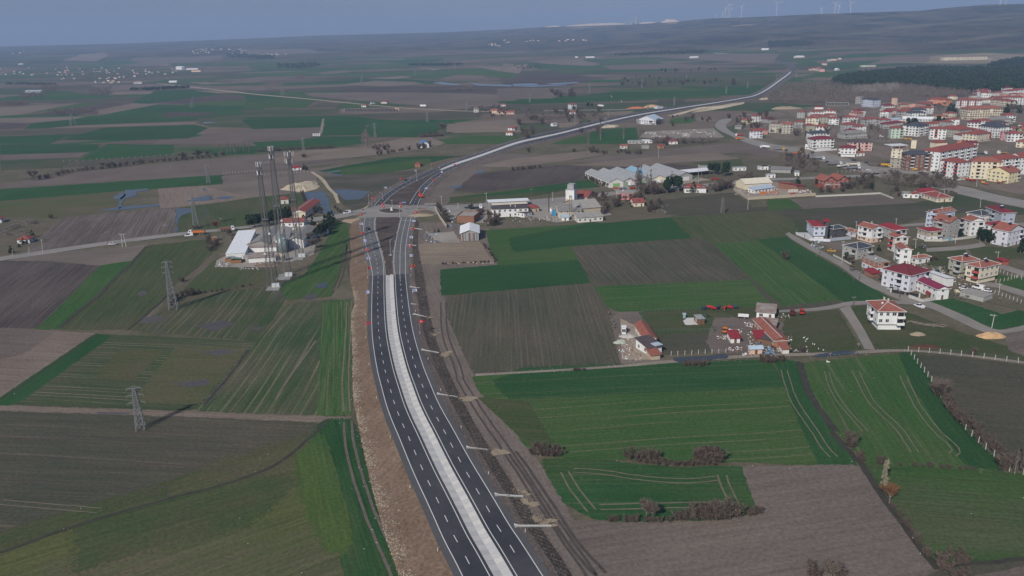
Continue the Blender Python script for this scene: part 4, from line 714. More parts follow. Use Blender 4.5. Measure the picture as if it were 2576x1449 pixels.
def frame_at(Cp,Rp,Lp):
    C,R=Cp,Rp;x=(R-C);w_=math.hypot(x.x,x.y);x=Vector((x.x/w_,x.y/w_,0));y=Vector((-x.y,x.x,0))
    d=Lp if isinstance(Lp,(int,float)) else max(4.0,abs((Lp-C).dot(y)))
    return w_,d,math.atan2(x.y,x.x)
def roof_mesh(kind,w_,d,h,o,pitch=.40,ridge=True):
    mb=MB();x0,y0,x1,y1=-o,-o,w_+o,d+o;W_,D_=x1-x0,y1-y0;th=.18;top=h
    if kind == 'hip':
        rh=min(W_,D_)/2*pitch;e=min(W_,D_)/2
        if W_ >= D_: a,b=(x0+e,(y0+y1)/2,h+rh),(x1-e,(y0+y1)/2,h+rh);mb.poly([(x0,y0,h),(x1,y0,h),b,a]);mb.poly([(x1,y1,h),(x0,y1,h),a,b]);mb.poly([(x0,y1,h),(x0,y0,h),a]);mb.poly([(x1,y0,h),(x1,y1,h),b]);sk=[((x0,y0,h),a),((x0,y1,h),a),((x1,y0,h),b),((x1,y1,h),b),(a,b)]
        else: a,b=((x0+x1)/2,y0+e,h+rh),((x0+x1)/2,y1-e,h+rh);mb.poly([(x0,y0,h),(x1,y0,h),a]);mb.poly([(x1,y0,h),(x1,y1,h),b,a]);mb.poly([(x1,y1,h),(x0,y1,h),b]);mb.poly([(x0,y1,h),(x0,y0,h),a,b]);sk=[((x0,y0,h),a),((x1,y0,h),a),((x0,y1,h),b),((x1,y1,h),b),(a,b)]
        top=h+rh
    elif kind == 'gx':
        rh=D_/2*pitch;m_=(y0+y1)/2;mb.quad((x0,y0,h),(x1,y0,h),(x1,m_,h+rh),(x0,m_,h+rh));mb.quad((x1,y1,h),(x0,y1,h),(x0,m_,h+rh),(x1,m_,h+rh));sk=[((x0,m_,h+rh),(x1,m_,h+rh))];top=h+rh
    elif kind == 'gy':
        rh=W_/2*pitch;m_=(x0+x1)/2;mb.quad((x0,y1,h),(x0,y0,h),(m_,y0,h+rh),(m_,y1,h+rh));mb.quad((x1,y0,h),(x1,y1,h),(m_,y1,h+rh),(m_,y0,h+rh));sk=[((m_,y0,h+rh),(m_,y1,h+rh))];top=h+rh
    elif kind == 'shed':
        rh=D_*.14;mb.quad((x0,y0,h),(x1,y0,h),(x1,y1,h+rh),(x0,y1,h+rh));sk=[];top=h+rh
    elif kind == 'shedx':
        rh=W_*.14;mb.quad((x0,y0,h+rh),(x1,y0,h),(x1,y1,h),(x0,y1,h+rh));sk=[];top=h+rh
    else:
        sk=[];mb.quad((x0,y0,h+.02),(x1,y0,h+.02),(x1,y1,h+.02),(x0,y1,h+.02))
    n=len(mb.f);base=list(mb.f);off=len(mb.v);vv=list(mb.v)
    mb.v += [(p[0],p[1],p[2]-th) for p in vv]
    for f in base: mb.f.append(tuple(off+k for k in reversed(f)));mb.m.append(0)
    e={}
    keyf=lambda p: (round(p[0],3),round(p[1],3),round(p[2],3))
    for f in base:
        for a,b in zip(f,f[1:]+f[:1]):
            k=(keyf(vv[a]),keyf(vv[b]));rk=(k[1],k[0])
            if rk in e: del e[rk]
            else: e[k]=(a,b)
    for a,b in e.values(): mb.f.append((a,off+a,off+b,b));mb.m.append(0)
    rid=None
    if ridge and sk:
        rid=MB()
        for a,b in sk: rid.tube(Vector(a)+Vector((0,0,.03)),Vector(b)+Vector((0,0,.03)),.11,.11,4)
    return mb,rid,top
def house(C,R,L,n,wall,roof,rcol,label,opts='',cat='house',name='house',group=None,h=None,o=.55,pitch=.40,wall2=None,sh=2.85,cols=None,z=0.0,frame=None,extra=None):
    C3,R3=G(*C,z),G(*R,z);L3=L if isinstance(L,(int,float)) else G(*L,z)
    C3.z=z if C3.length < 2900 else C3.z
    w_,d,rz=frame_at(C3,R3,L3);h=h or n*sh;t=thing(name,label,cat,C3,rz,group)
    mb=MB();gf=sh-.1;over='o' in opts and n >= 2;z0=-.3
    if over:
        mb.mi=1;mb.box(.9,.9,z0,w_-.4,d-.4,gf);mb.mi=0;mb.box(0,0,gf,w_,d,h)
    elif wall2: mb.mi=1;mb.box(.02,.02,z0,w_-.02,d-.02,gf);mb.mi=0;mb.box(0,0,gf,w_,d,h)
    else: mb.box(0,0,z0,w_,d,h)
    if roof == 'gx': rh=(d+2*o)/2*pitch-.02-o*pitch;mb.poly([(0,0,h),(0,d/2,h+rh),(0,d,h)]);mb.poly([(w_,0,h),(w_,d,h),(w_,d/2,h+rh)])
    if roof == 'gy': rh=(w_+2*o)/2*pitch-.02-o*pitch;mb.poly([(0,0,h),(w_,0,h),(w_/2,0,h+rh)]);mb.poly([(0,d,h),(w_/2,d,h+rh),(w_,d,h)])
    if roof == 'shed': rh=d*.14;mb.poly([(0,0,h),(0,d,h+rh),(0,d,h)]);mb.poly([(w_,0,h),(w_,d,h),(w_,d,h+rh)]);mb.quad((0,d,h),(0,d,h+rh),(w_,d,h+rh),(w_,d,h))
    if roof == 'shedx': rh=w_*.14;mb.poly([(0,0,h),(w_,0,h),(0,0,h+rh)]);mb.poly([(0,d,h),(0,d,h+rh),(w_,d,h)]);mb.quad((0,0,h),(0,0,h+rh),(0,d,h+rh),(0,d,h))
    wmat=wm(wall);mb.build('wall',[wmat,wm(wall2) if wall2 else wmat],t)
    if roof == 'flat':
        oo=.25 if 'P' not in opts else 0
        if 'P' in opts:
            pb=MB();pb.box(-.05,-.05,h,w_+.05,.15,h+.6);pb.box(-.05,d-.15,h,w_+.05,d+.05,h+.6);pb.box(-.05,.15,h,.15,d-.15,h+.6);pb.box(w_-.15,.15,h,w_+.05,d-.15,h+.6);pb.build('parapet',wmat,t)
        rmb,rid,top=roof_mesh('flat',w_,d,h+.03,oo)
    else: rmb,rid,top=roof_mesh(roof,w_,d,h+.03+(o*pitch if False else 0),o,pitch)
    r=rmb.build('roof',rm(rcol),t)
    if rid is not None and 'R' in opts: rid.build('ridge',TRIM if rcol in ('orange','red','brick','slate') else rm(rcol),r)
    if 'R' in opts and roof != 'flat':
        fb=MB();fb.box(-o-.06,-o-.07,h-.16,w_+o+.06,-o-.005,h+.06);fb.box(-o-.07,-o,h-.16,-o-.005,d+o,h+.06);fb.build('gutter',TRIM,r)
    def top_at(x,y):
        if roof == 'hip': return h+min(x+o,w_+o-x,y+o,d+o-y)*pitch
        if roof == 'gx': return h+min(y+o,d+o-y)*pitch
        if roof == 'gy': return h+min(x+o,w_+o-x)*pitch
        return h+.05
    rnd=random.Random(label+str(C));ws=min(1.6,max(1.1,C3.length/650))
    if 'c' in opts:
        for k in range(2 if w_*d > 130 else 1):
            x,y=w_*rnd.uniform(.3,.75),d*rnd.uniform(.35,.65);q=link('chimney',_ch,None,r);q.location=(x,y,top_at(x,y)+.2)
    if 's' in opts:
        x,y=w_*rnd.uniform(.35,.6),d*.35;q=link('solar_panel',SOL,None,r);q.location=(x,y,top_at(x,y));k=link('water_tank',STK,None,r);k.location=q.location
    if 'd' in opts:
        x,y=w_*rnd.uniform(.2,.7),d*.3;q=link('satellite_dish',DISH,None,r);q.location=(x,y,top_at(x,y))
    if 'w' in opts: return t
    bmat=REDT if 'r' in opts else (wmat if wall in ('white','cream','pink','offwhite','lilac','blue') else RAIL)
    if bmat not in _bal: _bal[bmat]=_balc(bmat)
    wme=WINB if 'k' in opts else WIN
    cp=t.matrix_basis
    fac=[('f',w_,(0,0),0.0,Vector((0,-1,0))),('l',d,(0,d),-math.pi/2,Vector((-1,0,0))),('r',d,(w_,0),math.pi/2,Vector((1,0,0)))]
    toC=Vector((0,0,CAMH))-C3
    rot=Matrix.Rotation(rz,3,'Z')
    for code,ln,org,ang,nrm in fac:
        org3=rot @ Vector((org[0],org[1],0))
        if (rot @ nrm).dot(Vector((0,0,CAMH))-(C3+org3)) < ln*.12: continue
        nc=cols if (cols and code == 'f') else max(1,int(ln/3.3))
        bc=('b' in opts and code == 'f','B' in opts and code != 'f')
        bcol=set()
        if any(bc): bcol={nc-1} if code == 'f' else {nc//2}
        if '2' in opts and code == 'f' and nc >= 3: bcol={0,nc-1}
        if '3' in opts and nc >= 4: bcol=set(range(1,nc,3))
        for s in range(n):
            if s == 0 and over: continue
            for c in range(nc):
                u=(c+.5)*ln/nc;zc=s*sh+1.55 if h > 2.2 else h*.55
                if n == 1: zc=h*.52
                v=rot.inverted() @ Vector((0,0,0));ca,sa=math.cos(ang),math.sin(ang)
                px,py=org[0]+ca*u,org[1]+sa*u
                if s == 0 and code == 'f' and c == nc//2 and n > 0 and 'n' not in opts:
                    q=link('door',_dm,None,t);q.location=(px,py,0)
                elif c in bcol and s >= 1:
                    q=link('balcony_door',_bd,None,t);q.location=(px,py,s*sh+.12);q.rotation_euler=(0,0,ang)
                    q=link('balcony',_bal[bmat],None,t);q.location=(px,py,s*sh);q.rotation_euler=(0,0,ang)
                else:
                    if rnd.random() < .08 and n > 1: continue
                    q=link('window',wme,None,t);q.location=(px,py,zc);q.rotation_euler=(0,0,ang);q.scale=(rnd.choice([.9,1,1.25])*ws,1,.6+.4*ws)
    return t
REG={'A': (3040,380,540),'B': (3556,350,540),'C': (3040,560,540),'D': (3556,560,540),'E': (3180,830,460),'F': (3636,790,460),'G': (3300,960,460),'H': (3636,960,460),'Y': (860,880,510),'X': (860,560,510),'V': (1400,700,510),'U': (1300,880,510)}
KF=IW/4096.0
def Z(r,x,y):
    if isinstance(r,tuple): return T(r[0],r[1],x,y)
    a,b,w_=REG[r];return ((a+x*w_/2574.0)*KF,(b+y*w_/2574.0)*KF)
def HS(r,c,n,wall,roof,rcol,label,opts='',**kw):
    C,R=Z(r,c[0],c[1]),Z(r,c[2],c[3]);L=Z(r,c[4],c[5]) if len(c) == 6 else float(c[4])
    return house(C,R,L,n,wall,roof,rcol,label,opts,**kw)
# --- house row on the right
GR='houses of the row beside the green fields'
t=HS('E',(395,738,655,738,165,602),3,'blue','hip','crimson','pale grey house with crimson roof and tall dark stair tower','oR',pitch=.28,group=GR,wall2='white')
w_,d,rz=frame_at(GT(0,0,0,2000) if False else G(*Z('E',395,738)),G(*Z('E',655,738)),G(*Z('E',165,602)))
tw=MB().box(w_+.02,1.0,-.3,w_+1.9,5.2,11.2);tw.build('stair_tower',wm('char'),t);roof_mesh('shed',3.0,4.6,11.2,.3)[0].build('tower_roof',rm('crimson'),t).location=(w_-.6,.8,0)
HS('E',(835,690,1112,652,700,640),2,'char','hip','slate','charcoal two storey house with slate hip roof and pale ridges','Rk',group=GR)
HS('E',(1310,672,1440,660,1108,600),1,'lilac','hip','orange','low lilac cottage with orange hip roof beside the charcoal house','R',h=3.3,group=GR)
HS('E',(1700,800,1925,765,1430,705),3,'white','gy','orange','white house with peach attic and orange gable roof above a terrace','bBRc',wall2='peach',group=GR)
HS('E',(2195,715,2480,690,1880,590),2,'grey','hip','crimson','unplastered grey house with crimson hip roof behind the peach attic','bR',group=GR)
HS('E',(2200,1000,2500,985,1920,945),3,'offwhite','gy','orange','off white gabled house with rose balconies and a solar panel','BrRskc',group=GR)
HS('E',(1375,1175,1712,1105,1080,1085),2,'grey','hip','slate','grey rendered house with slate hip roof beside the lane','bBR',h=6.2,group=GR)
HS('G',(1650,552,1905,556,1275,440),3,'white','gy','orange','white gabled house with pale green balconies and orange roof','BRc',group=GR)
HS('G',(2050,545,2335,505,1945,500),1,'white','hip','orange','low white bungalow with orange hip roof among rubble','Rc',h=3.4,group=GR)
HS('G',(1130,745,1425,722,755,605),2,'brick','flat','concrete','bare orange brick house with flat concrete roof and lilac ground floor','bd',wall2='lilac',o=.8,group=GR)
t=HS('G',(1862,1185,2310,1060,1372,985),3,'lilac','hip','maroon','large pale lilac house with maroon hip roof and two dishes','bBdcR',group=GR,pitch=.34)
HS('G',(1050,845,1228,820,910,775),1,'rust','shed','crimson','small lean-to shed with red tin roof by the lane','w',h=2.3,cat='shed',name='shed')
HS('H',(597,1342,872,1322,380,1120),2,'white','gy','purple','plain white gabled hall with purple roof and red porch awnings','R',cat='building',name='gabled_hall',h=5.2)
HS('H',(372,1300,440,1310,290,1225),1,'wood','shedx','crimson','red porch awning beside the purple roofed hall','w',h=2.2,cat='porch',name='porch')
HS('H',(800,1060,980,1035,450,880),1,'white','shedx','white','long open white machine shed behind the maroon roof','w',h=4.2,cat='shed',name='machine_shed')
HS('H',(1130,855,1500,800,812,770),3,'olive','hip','orange','olive grey house with orange hip roof and two solar panels','oBRs',group=GR)
HS('H',(1545,1000,1965,905,1255,905),3,'cream','hip','orange','cream house with red balcony fronts and a solar panel','oBrRs',group=GR)
HS('H',(1655,1388,1860,1315,1250,1215),1,'grey','flat','concrete','flat roofed shack patched with pale sheets below the parked cars','w',h=2.4,cat='shed',name='shack')
HS('F',(585,700,990,625,385,645),4,'blue','gx','orange','tall pale blue house with orange roof behind the scaffolding','BRc',h=9.6,group=GR)
HS('F',(850,930,1190,880,585,820),4,'concrete','gy','orange','raw grey house under scaffolding with orange gabled roof','bBs3',h=9.8,group=GR)
HS('F',(1330,865,1655,850,1150,800),3,'white','gy','orange','white twin gabled house with narrow dark balconies','bR3',h=9.2,group=GR)
HS('F',(1815,745,2150,690,1680,705),1,'white','hip','crimson','white bungalow with wide crimson hip roof','R',h=3.4,group=GR)
HS('F',(1600,560,1885,520,1340,480),1,'white','hip','slate','white hall with slate hip roof behind the twin gables','R',h=4.5,group=GR)
HS('F',(2030,645,2340,640,1765,500),3,'bluegrey','hip','maroon','blue grey house with maroon hip roof and curved white balconies','BsR',group=GR)
HS('F',(415,985,740,960,165,900),2,'stone','hip','crimson','stone coloured house with crimson roof and white ground floor','bR',wall2='white',h=6.0,group=GR,pitch=.25)
HS('F',(2175,1110,2525,1030,1975,1000),3,'lilac','gy','orange','lilac three storey house with orange gable behind conifers','bsR',group=GR,h=9.0)
HS('H',(2085,565,2225,560,5.0),1,'redbrick','hip','crimson','small red garden hut beyond the lane','w',h=2.4,cat='hut',name='garden_hut')
HS((3,2),(1088,428,1350,430,13.0),3,'white','hip','orange','lone white three storey house with orange hip roof in the grass','obBRcd',cols=4,h=8.5)
# --- town, left half
GT_='houses of the town'
TW=[
 ('A',(700,442,850,446,10),3,'grey','hip','red','unfinished grey house at the meadow edge of the town',''),('A',(935,408,1165,404,9),2,'white','hip','red','white house with long red roof behind a beige house',''),('A',(980,472,1200,468,8),2,'beige','hip','red','beige house squeezed before a long white house',''),('A',(1210,412,1430,420,10),3,'white','hip','red','white town house with a maroon stair strip','c'),
 ('A',(1690,452,1872,466,11),3,'pink','hip','orange','salmon pink block behind a white house','b'),('A',(1130,545,1330,545,9),3,'olive','hip','red','dull olive house among bare trees','b'),('A',(1310,572,1500,572,9),3,'white','hip','red','white house with dark grey balconies beside the olive one','b'),('A',(1605,552,1850,548,10),3,'white','hip','red','white house below the salmon pink block','b2'),
 ('A',(870,566,1110,568,9),3,'cream','gx','red','cream house with red gabled roof','c'),('A',(660,642,860,642,9),3,'grey','hip','red','grey house with rounded balconies','b'),('A',(850,722,1042,716,9),3,'olive','hip','red','blank olive house beside the red banded house','w'),('A',(1060,690,1316,690,10),2,'white','hip','red','white house with broad red band and brown windows','kr'),
 ('A',(180,722,406,722,11),3,'beige','flat','concrete','flat roofed beige block with a roof terrace','bP'),('A',(425,742,622,736,10),4,'beige','gx','orange','grey beige block with orange gable beside the terrace block','bd'),('A',(-20,762,146,752,10),2,'salmon','hip','red','salmon brick house at the corner of the terrace block',''),('A',(962,884,1312,872,12),3,'white','hip','slate','white house with slate roof and a small red canopy','b2'),
 ('A',(992,1062,1398,1046,13),4,'white','hip','maroon','big white house with maroon roof behind a white fence','2o'),('A',(856,1032,988,1042,9),2,'white','hip','brick','lower white house leaning on the maroon roofed one','b'),('A',(1612,702,1852,692,11),3,'grey','hip','red','grey house with three dark glazed balconies','b'),('A',(1980,592,2256,584,10),3,'grey','hip','red','long grey house behind a green fence','2'),
 ('A',(2262,562,2502,556,9),2,'grey','hip','red','low grey house beside the green fenced one',''),('A',(2282,432,2440,442,10),3,'white','hip','crimson','white house with arched windows and crimson roof',''),('A',(1690,1062,2130,1064,12),3,'pink','hip','dark','long pink house with dark brown roof','23'),('A',(1522,1178,1820,1184,12),3,'white','hip','maroon','white house on stilts with maroon roof beside a cypress','oB'),
 ('A',(1830,1172,1992,1162,6),1,'white','gx','orange','small white garage with orange roof',''),('A',(1932,218,2176,238,13),4,'blue','hip','slate','tall pale blue block with slate roof at the wood','2'),('A',(1812,172,1932,176,13),4,'concrete','flat','concrete','raw concrete frame block beside the slate roof','b'),('A',(2342,642,2574,638,10),2,'grey','hip','maroon','grey house with maroon roof below the green fence',''),
 ('A',(2086,1292,2302,1302,11),2,'salmon','hip','dark','brick and render house with dark roof beside the hotel','b'),('A',(2302,1302,2462,1292,10),2,'white','hip','brick','white house wedged between dark roof and hotel',''),('A',(1042,268,1206,272,6),1,'white','gx','crimson','little crimson roofed hut in the building site','w'),('A',(2500,192,2562,198,5),4,'peach','flat','tan','square peach tower beside the meadow','w'),
 ('B',(768,988,1072,994,622,962),4,'white','hip','red','white corner block with brick red balcony fronts','r23'),('B',(552,938,742,906,360,892),4,'white','hip','slate','white block with slate roof beside the yellow digger','3'),('B',(30,972,266,972,12),4,'mint','hip','brick','mint green block behind a cypress','b'),('B',(1332,962,1602,932,1172,912),3,'olive','hip','red','bare concrete block with wide red roof','b'),
 ('B',(1652,1052,1932,1012,1472,1012),3,'cream','hip','red','cream block with rose balcony fronts','rb'),('B',(1482,796,1742,802,1332,772),3,'white','hip','maroon','white block with maroon roof and brown shutters','k2'),('B',(1122,742,1332,742,10),3,'white','hip','red','white house with pale green panels beside the maroon roof',''),('B',(2002,962,2312,946,1882,902),4,'white','hip','slate','tall white block with dark slate roof','b'),
 ('B',(1482,622,2142,604,16),5,'cream','hip','orange','large cream school block with orange roof','nk'),('B',(1892,702,2362,692,14),2,'grey','hip','grey','wide grey house with grey roof below the school','2'),('B',(2242,1032,2532,1034,11),3,'white','hip','red','white house beside a rose coloured wing','2'),('B',(2132,1010,2236,1012,10),3,'rose','flat','tan','narrow rose coloured wing',''),
 ('B',(258,642,852,652,12),1,'white','gx','white','long white hall with pale roof',''),('B',(842,592,1082,602,9),1,'cream','gx','orange','cream hall with small orange gable roof',''),('B',(62,662,252,652,9),1,'white','shed','lblue','shed with pale teal roof','w'),('B',(152,722,332,728,9),1,'cream','gx','tan','low cream house with tan roof',''),
 ('B',(770,742,1122,732,12),1,'offwhite','hip','red','low house with two red hip roofs beside a dark pine',''),('B',(162,372,362,388,14),2,'peach','flat','tan','flat peach hall with a glazed roof pavilion','w'),('B',(362,384,502,382,12),2,'salmon','flat','tan','flat rose hall joined to the peach hall','w'),('B',(520,366,702,396,12),2,'salmon','hip','red','rose hall with red hip roof',''),
 ('B',(732,322,1102,344,13),3,'orange','hip','red','bright orange block with red roof','2'),('B',(1282,392,1752,394,12),4,'white','hip','red','white block with orange balcony recesses','3r'),('B',(1126,232,1302,232,9),2,'cream','hip','red','cream house at the edge of the wood',''),('B',(1752,202,1932,202,10),3,'white','hip','red','white house high at the right of the wood',''),
 ('B',(1762,302,2002,302,10),2,'offwhite','hip','orange','off white house with orange roof behind the school',''),('B',(1932,332,2292,372,11),3,'cream','hip','red','long cream block behind the school trees','3'),('B',(2152,332,2574,332,13),4,'white','hip','red','long white block with wide red roof beside the wood','3'),('B',(2022,162,2222,152,10),2,'offwhite','hip','red','house with pinkish walls in the highest row','' ),
 ('B',(2232,162,2472,152,11),3,'white','hip','red','white house with broad roof in the highest row',''),('B',(2402,142,2590,132,10),3,'white','hip','red','last white house of the highest row',''),('B',(1482,242,1722,242,9),1,'white','hip','red','low white house with a pale dormer',''),('D',(896,162,1102,152,10),2,'cream','hip','red','plain cream house behind the long red roof','w'),
 ('D',(1282,142,1432,152,8),2,'orange','gy','orange','orange plastered gable house',''),('D',(1482,172,1692,162,9),2,'white','gx','maroon','white gabled house with maroon roof',''),('D',(292,212,502,202,10),3,'offwhite','hip','dark','house with dark tiled mansard behind the hotel',''),('D',(412,160,512,165,6),3,'cream','flat','tan','narrow cream stair block','w'),
 ('D',(2412,140,2600,150,10),2,'cream','hip','orange','cream house with orange roof beyond the truck yard',''),
 ('D',(215,548,282,542,12,522),6,'cream','flat','tan','tall narrow cream hotel with a roof canopy','n'),('D',(290,592,826,594,13),5,'brown','hip','slate','brown brick block with slate roof over shop fronts','23'),('D',(930,612,1640,470,16),6,'white','hip','red','long white block with red roof and stacked balconies','23'),('D',(1282,772,1502,748,1112,692),5,'white','hip','red','white and rose corner block with an oval painted advert','3r'),
 ('D',(1530,738,2122,760,14),5,'cream','hip','orange','long cream block with orange roof facing the road','3'),('D',(2122,700,2480,660,14),5,'white','hip','red','white block with grey bays behind the yellow gable','3'),('D',(2484,660,2760,640,14),5,'white','gx','red','white block with red gable at the edge of the road',''),('D',(2262,832,2482,792,2102,732),3,'yellow','gx','orange','pale yellow house with a blank gable wall','bs'),
 ('D',(902,1192,1202,1178,762,1092),1,'cream','hip','red','low cream farmhouse with two tone red hip roof','R'),('D',(270,1102,562,1112,9),1,'white','flat','concrete','flat white bungalow with glazed veranda',''),('D',(622,1072,942,1056,9),1,'offwhite','hip','crimson','low house with long crimson roof behind the bungalow',''),('D',(440,1108,562,1108,5),1,'white','gx','red','small red roofed porch beside the bungalow','w'),
 ('C',(6,560,158,572,5),1,'white','flat','tin','white cabin with a red porch canopy',''),('C',(132,726,292,722,4),1,'white','flat','tin','white site container beside bare trees',''),('C',(662,688,746,690,596,650),1,'white','flat','tin','white hut with a single window at the lane',''),('C',(202,622,582,636,8),1,'tin','shed','grey','long grey open sheep shed','w'),
]
TWO=[]
for r,c,n,wl,rf,rc,lb,op in TW:
    if len(c) == 6 and c[4] < 20: c=(c[0],c[1],c[2],c[3],14.0)
    h=3.2 if n == 1 else None
    if 'hotel' in lb: c=(10,525,215,548,12.0)
    house_kind='apartment_block' if n >= 4 else ('shed' if n == 1 and 'w' in op else 'house')
    TWO.append((n,wl,rc,HS(r,c,n,wl,rf,rc,lb,op,cat='shed' if house_kind == 'shed' else ('apartment block' if n >= 4 else 'house'),name=house_kind,group=GT_ if n > 1 else 'low buildings of the town',h=h,o=.5)))
rt=random.Random(12);src=[q for q in TWO if q[0] in (2,3)];occ=[q[3].location+Vector((6,5,0)) for q in TWO];cnt=0
for _ in range(900):
    if cnt >= 42: break
    b=rt.choice(((1100,1110,1500,1200),(1000,1180,1450,1330),(300,1150,900,1230),(1700,1150,2000,1240),(2000,960,2576,1060),(2000,1190,2576,1420),(1750,1290,2100,1449),(700,1330,1000,1400),(2050,930,2576,990)))
    p=GT(3,0,rt.uniform(b[0],b[2]),rt.uniform(b[1],b[3]));q=p+Vector((6,5,0))
    if min((q-o_).length for o_ in occ) < 19: continue
    n,wl,rc,s_=rt.choice(src);o_=copy_tree(s_);o_.location=p;o_.rotation_euler=(0,0,rt.uniform(-.25,.25));occ.append(q);cnt += 1
    tag(o_,wl+' walled house with '+rc+' roof crowded deep in the town','house','crowded houses deep in the town')
# hotel roof canopy, school wing, painted advert
c=G(*Z('D',110,537));t=thing('roof_canopy','flat white canopy on posts above the cream hotel','canopy',(c.x+2,c.y+7,17.2),.1);mb=MB().box(-8,-6,2.4,8,6,2.65);mb.build('canopy_slab',TRIM,t)
for x in (-7,0,7): MB().tube((x,-5.5,0),(x,-5.5,2.4),.15).build('post',TRIM,t)
HS('B',(1385,585,1465,588,14),5,'offwhite','flat','concrete','windowless white stair wing of the school','w',cat='building',name='stair_wing')
a,b=G(*Z('D',1282,772)),G(*Z('D',1502,748));w_,d,rz=frame_at(a,b,10.0)
t=thing('painted_advert','wide painted shop advert with a white oval on the corner block','advert',a,rz)
MB().quad((.8,-.05,.9),(w_-.8,-.05,.9),(w_-.8,-.05,3.0),(.8,-.05,3.0)).build('panel',M('advert_brown',(.22,.16,.12),.8,.4,.8,rgb2=(.5,.45,.38)),t)
mb=MB();mb.poly([(w_*.45+1.9*math.cos(k*math.pi/8),-.07,1.95+.85*math.sin(k*math.pi/8)) for k in range(16)]);mb.build('oval',TRIM,t);mb=MB();mb.poly([(w_*.45+1.45*math.cos(k*math.pi/8),-.09,1.95+.6*math.sin(k*math.pi/8)) for k in range(16)]);mb.build('oval_centre',M('advert_rose',(.42,.25,.22),.8,.3,1.5),t)
# timber roof skeleton building
A,B=G(*Z('A',1256,196)),G(*Z('A',1692,196));w_,d,rz=frame_at(A,B,12.0)
t=thing('roof_skeleton_building','long unfinished building with a bare timber roof frame','building',A,rz)
mb=MB();mb.box(0,0,-.2,w_,12,.5);mb.box(0,0,3.4,w_,12,3.7);mb.build('slab',wm('concrete'),t)
for k in range(9): MB().box(k*(w_-.5)/8,0,.5,k*(w_-.5)/8+.5,.5,3.4).build('column',wm('offwhite'),t)
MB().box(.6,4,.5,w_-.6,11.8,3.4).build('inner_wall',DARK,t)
for k in range(16):
    x=.4+k*(w_-.8)/15;mb=MB();mb.tube((x,-.4,3.7),(x,6,7.2),.1,.1,4);mb.tube((x,12.4,3.7),(x,6,7.2),.1,.1,4);mb.build('rafter',M('raw_timber',(.42,.33,.22),.9),t)
# red brick double gable villa
A,B,L=G(*Z('C',1215,938)),G(*Z('C',1690,912)),G(*Z('C',1140,872));w_,d,rz=frame_at(A,B,L);d=max(d,13)
t=thing('brick_villa','red brick villa with two steep orange gables among bare trees','house',A,rz)
mb=MB().box(0,0,-.3,w_,d,6.4)
for x0,x1 in ((0,w_/2),(w_/2,w_)): mb.poly([(x0,0,6.4),(x1,0,6.4),((x0+x1)/2,0,9.6)])
mb.build('wall',wm('redbrick'),t);MB().box(-.12,-.12,3.0,w_+.12,-.005,3.25).build('white_band',TRIM,t)
for x0,x1 in ((-.7,w_/2),(w_/2,w_+.7)):
    m_=(x0+x1)/2;mb=MB();mb.quad((x0,-1,6.3),(m_,-1,9.9),(m_,d+.6,9.9),(x0,d+.6,6.3));mb.quad((x1,-1,6.3),(x1,d+.6,6.3),(m_,d+.6,9.9),(m_,-1,9.9));mb.quad((x0,-1,6.15),(x0,d+.6,6.15),(m_,d+.6,9.75),(m_,-1,9.75));mb.quad((x1,-1,6.15),(m_,-1,9.75),(m_,d+.6,9.75),(x1,d+.6,6.15));mb.build('roof',rm('orange'),t)
for s,zc in ((0,1.6),(1,4.7)):
    for k in range(6): q=link('window',WIN,None,t);q.location=((k+.5)*w_/6,-.003,zc);q.scale=(1.15,1,1.05)
for k in (w_*.22,w_*.30,w_*.70,w_*.78): q=link('window',WIN,None,t);q.location=(k,-.003,7.3);q.scale=(.8,1,.8)
for k in range(3): q=link('window',WIN,None,t);q.location=(-.003,(k+.5)*d/3,4.7);q.rotation_euler=(0,0,-math.pi/2)
_b=_bal.get(RAIL) or _balc(RAIL)
for k in (w_*.12,w_*.88): q=link('balcony',_b,None,t);q.location=(k,-.003,3.3)
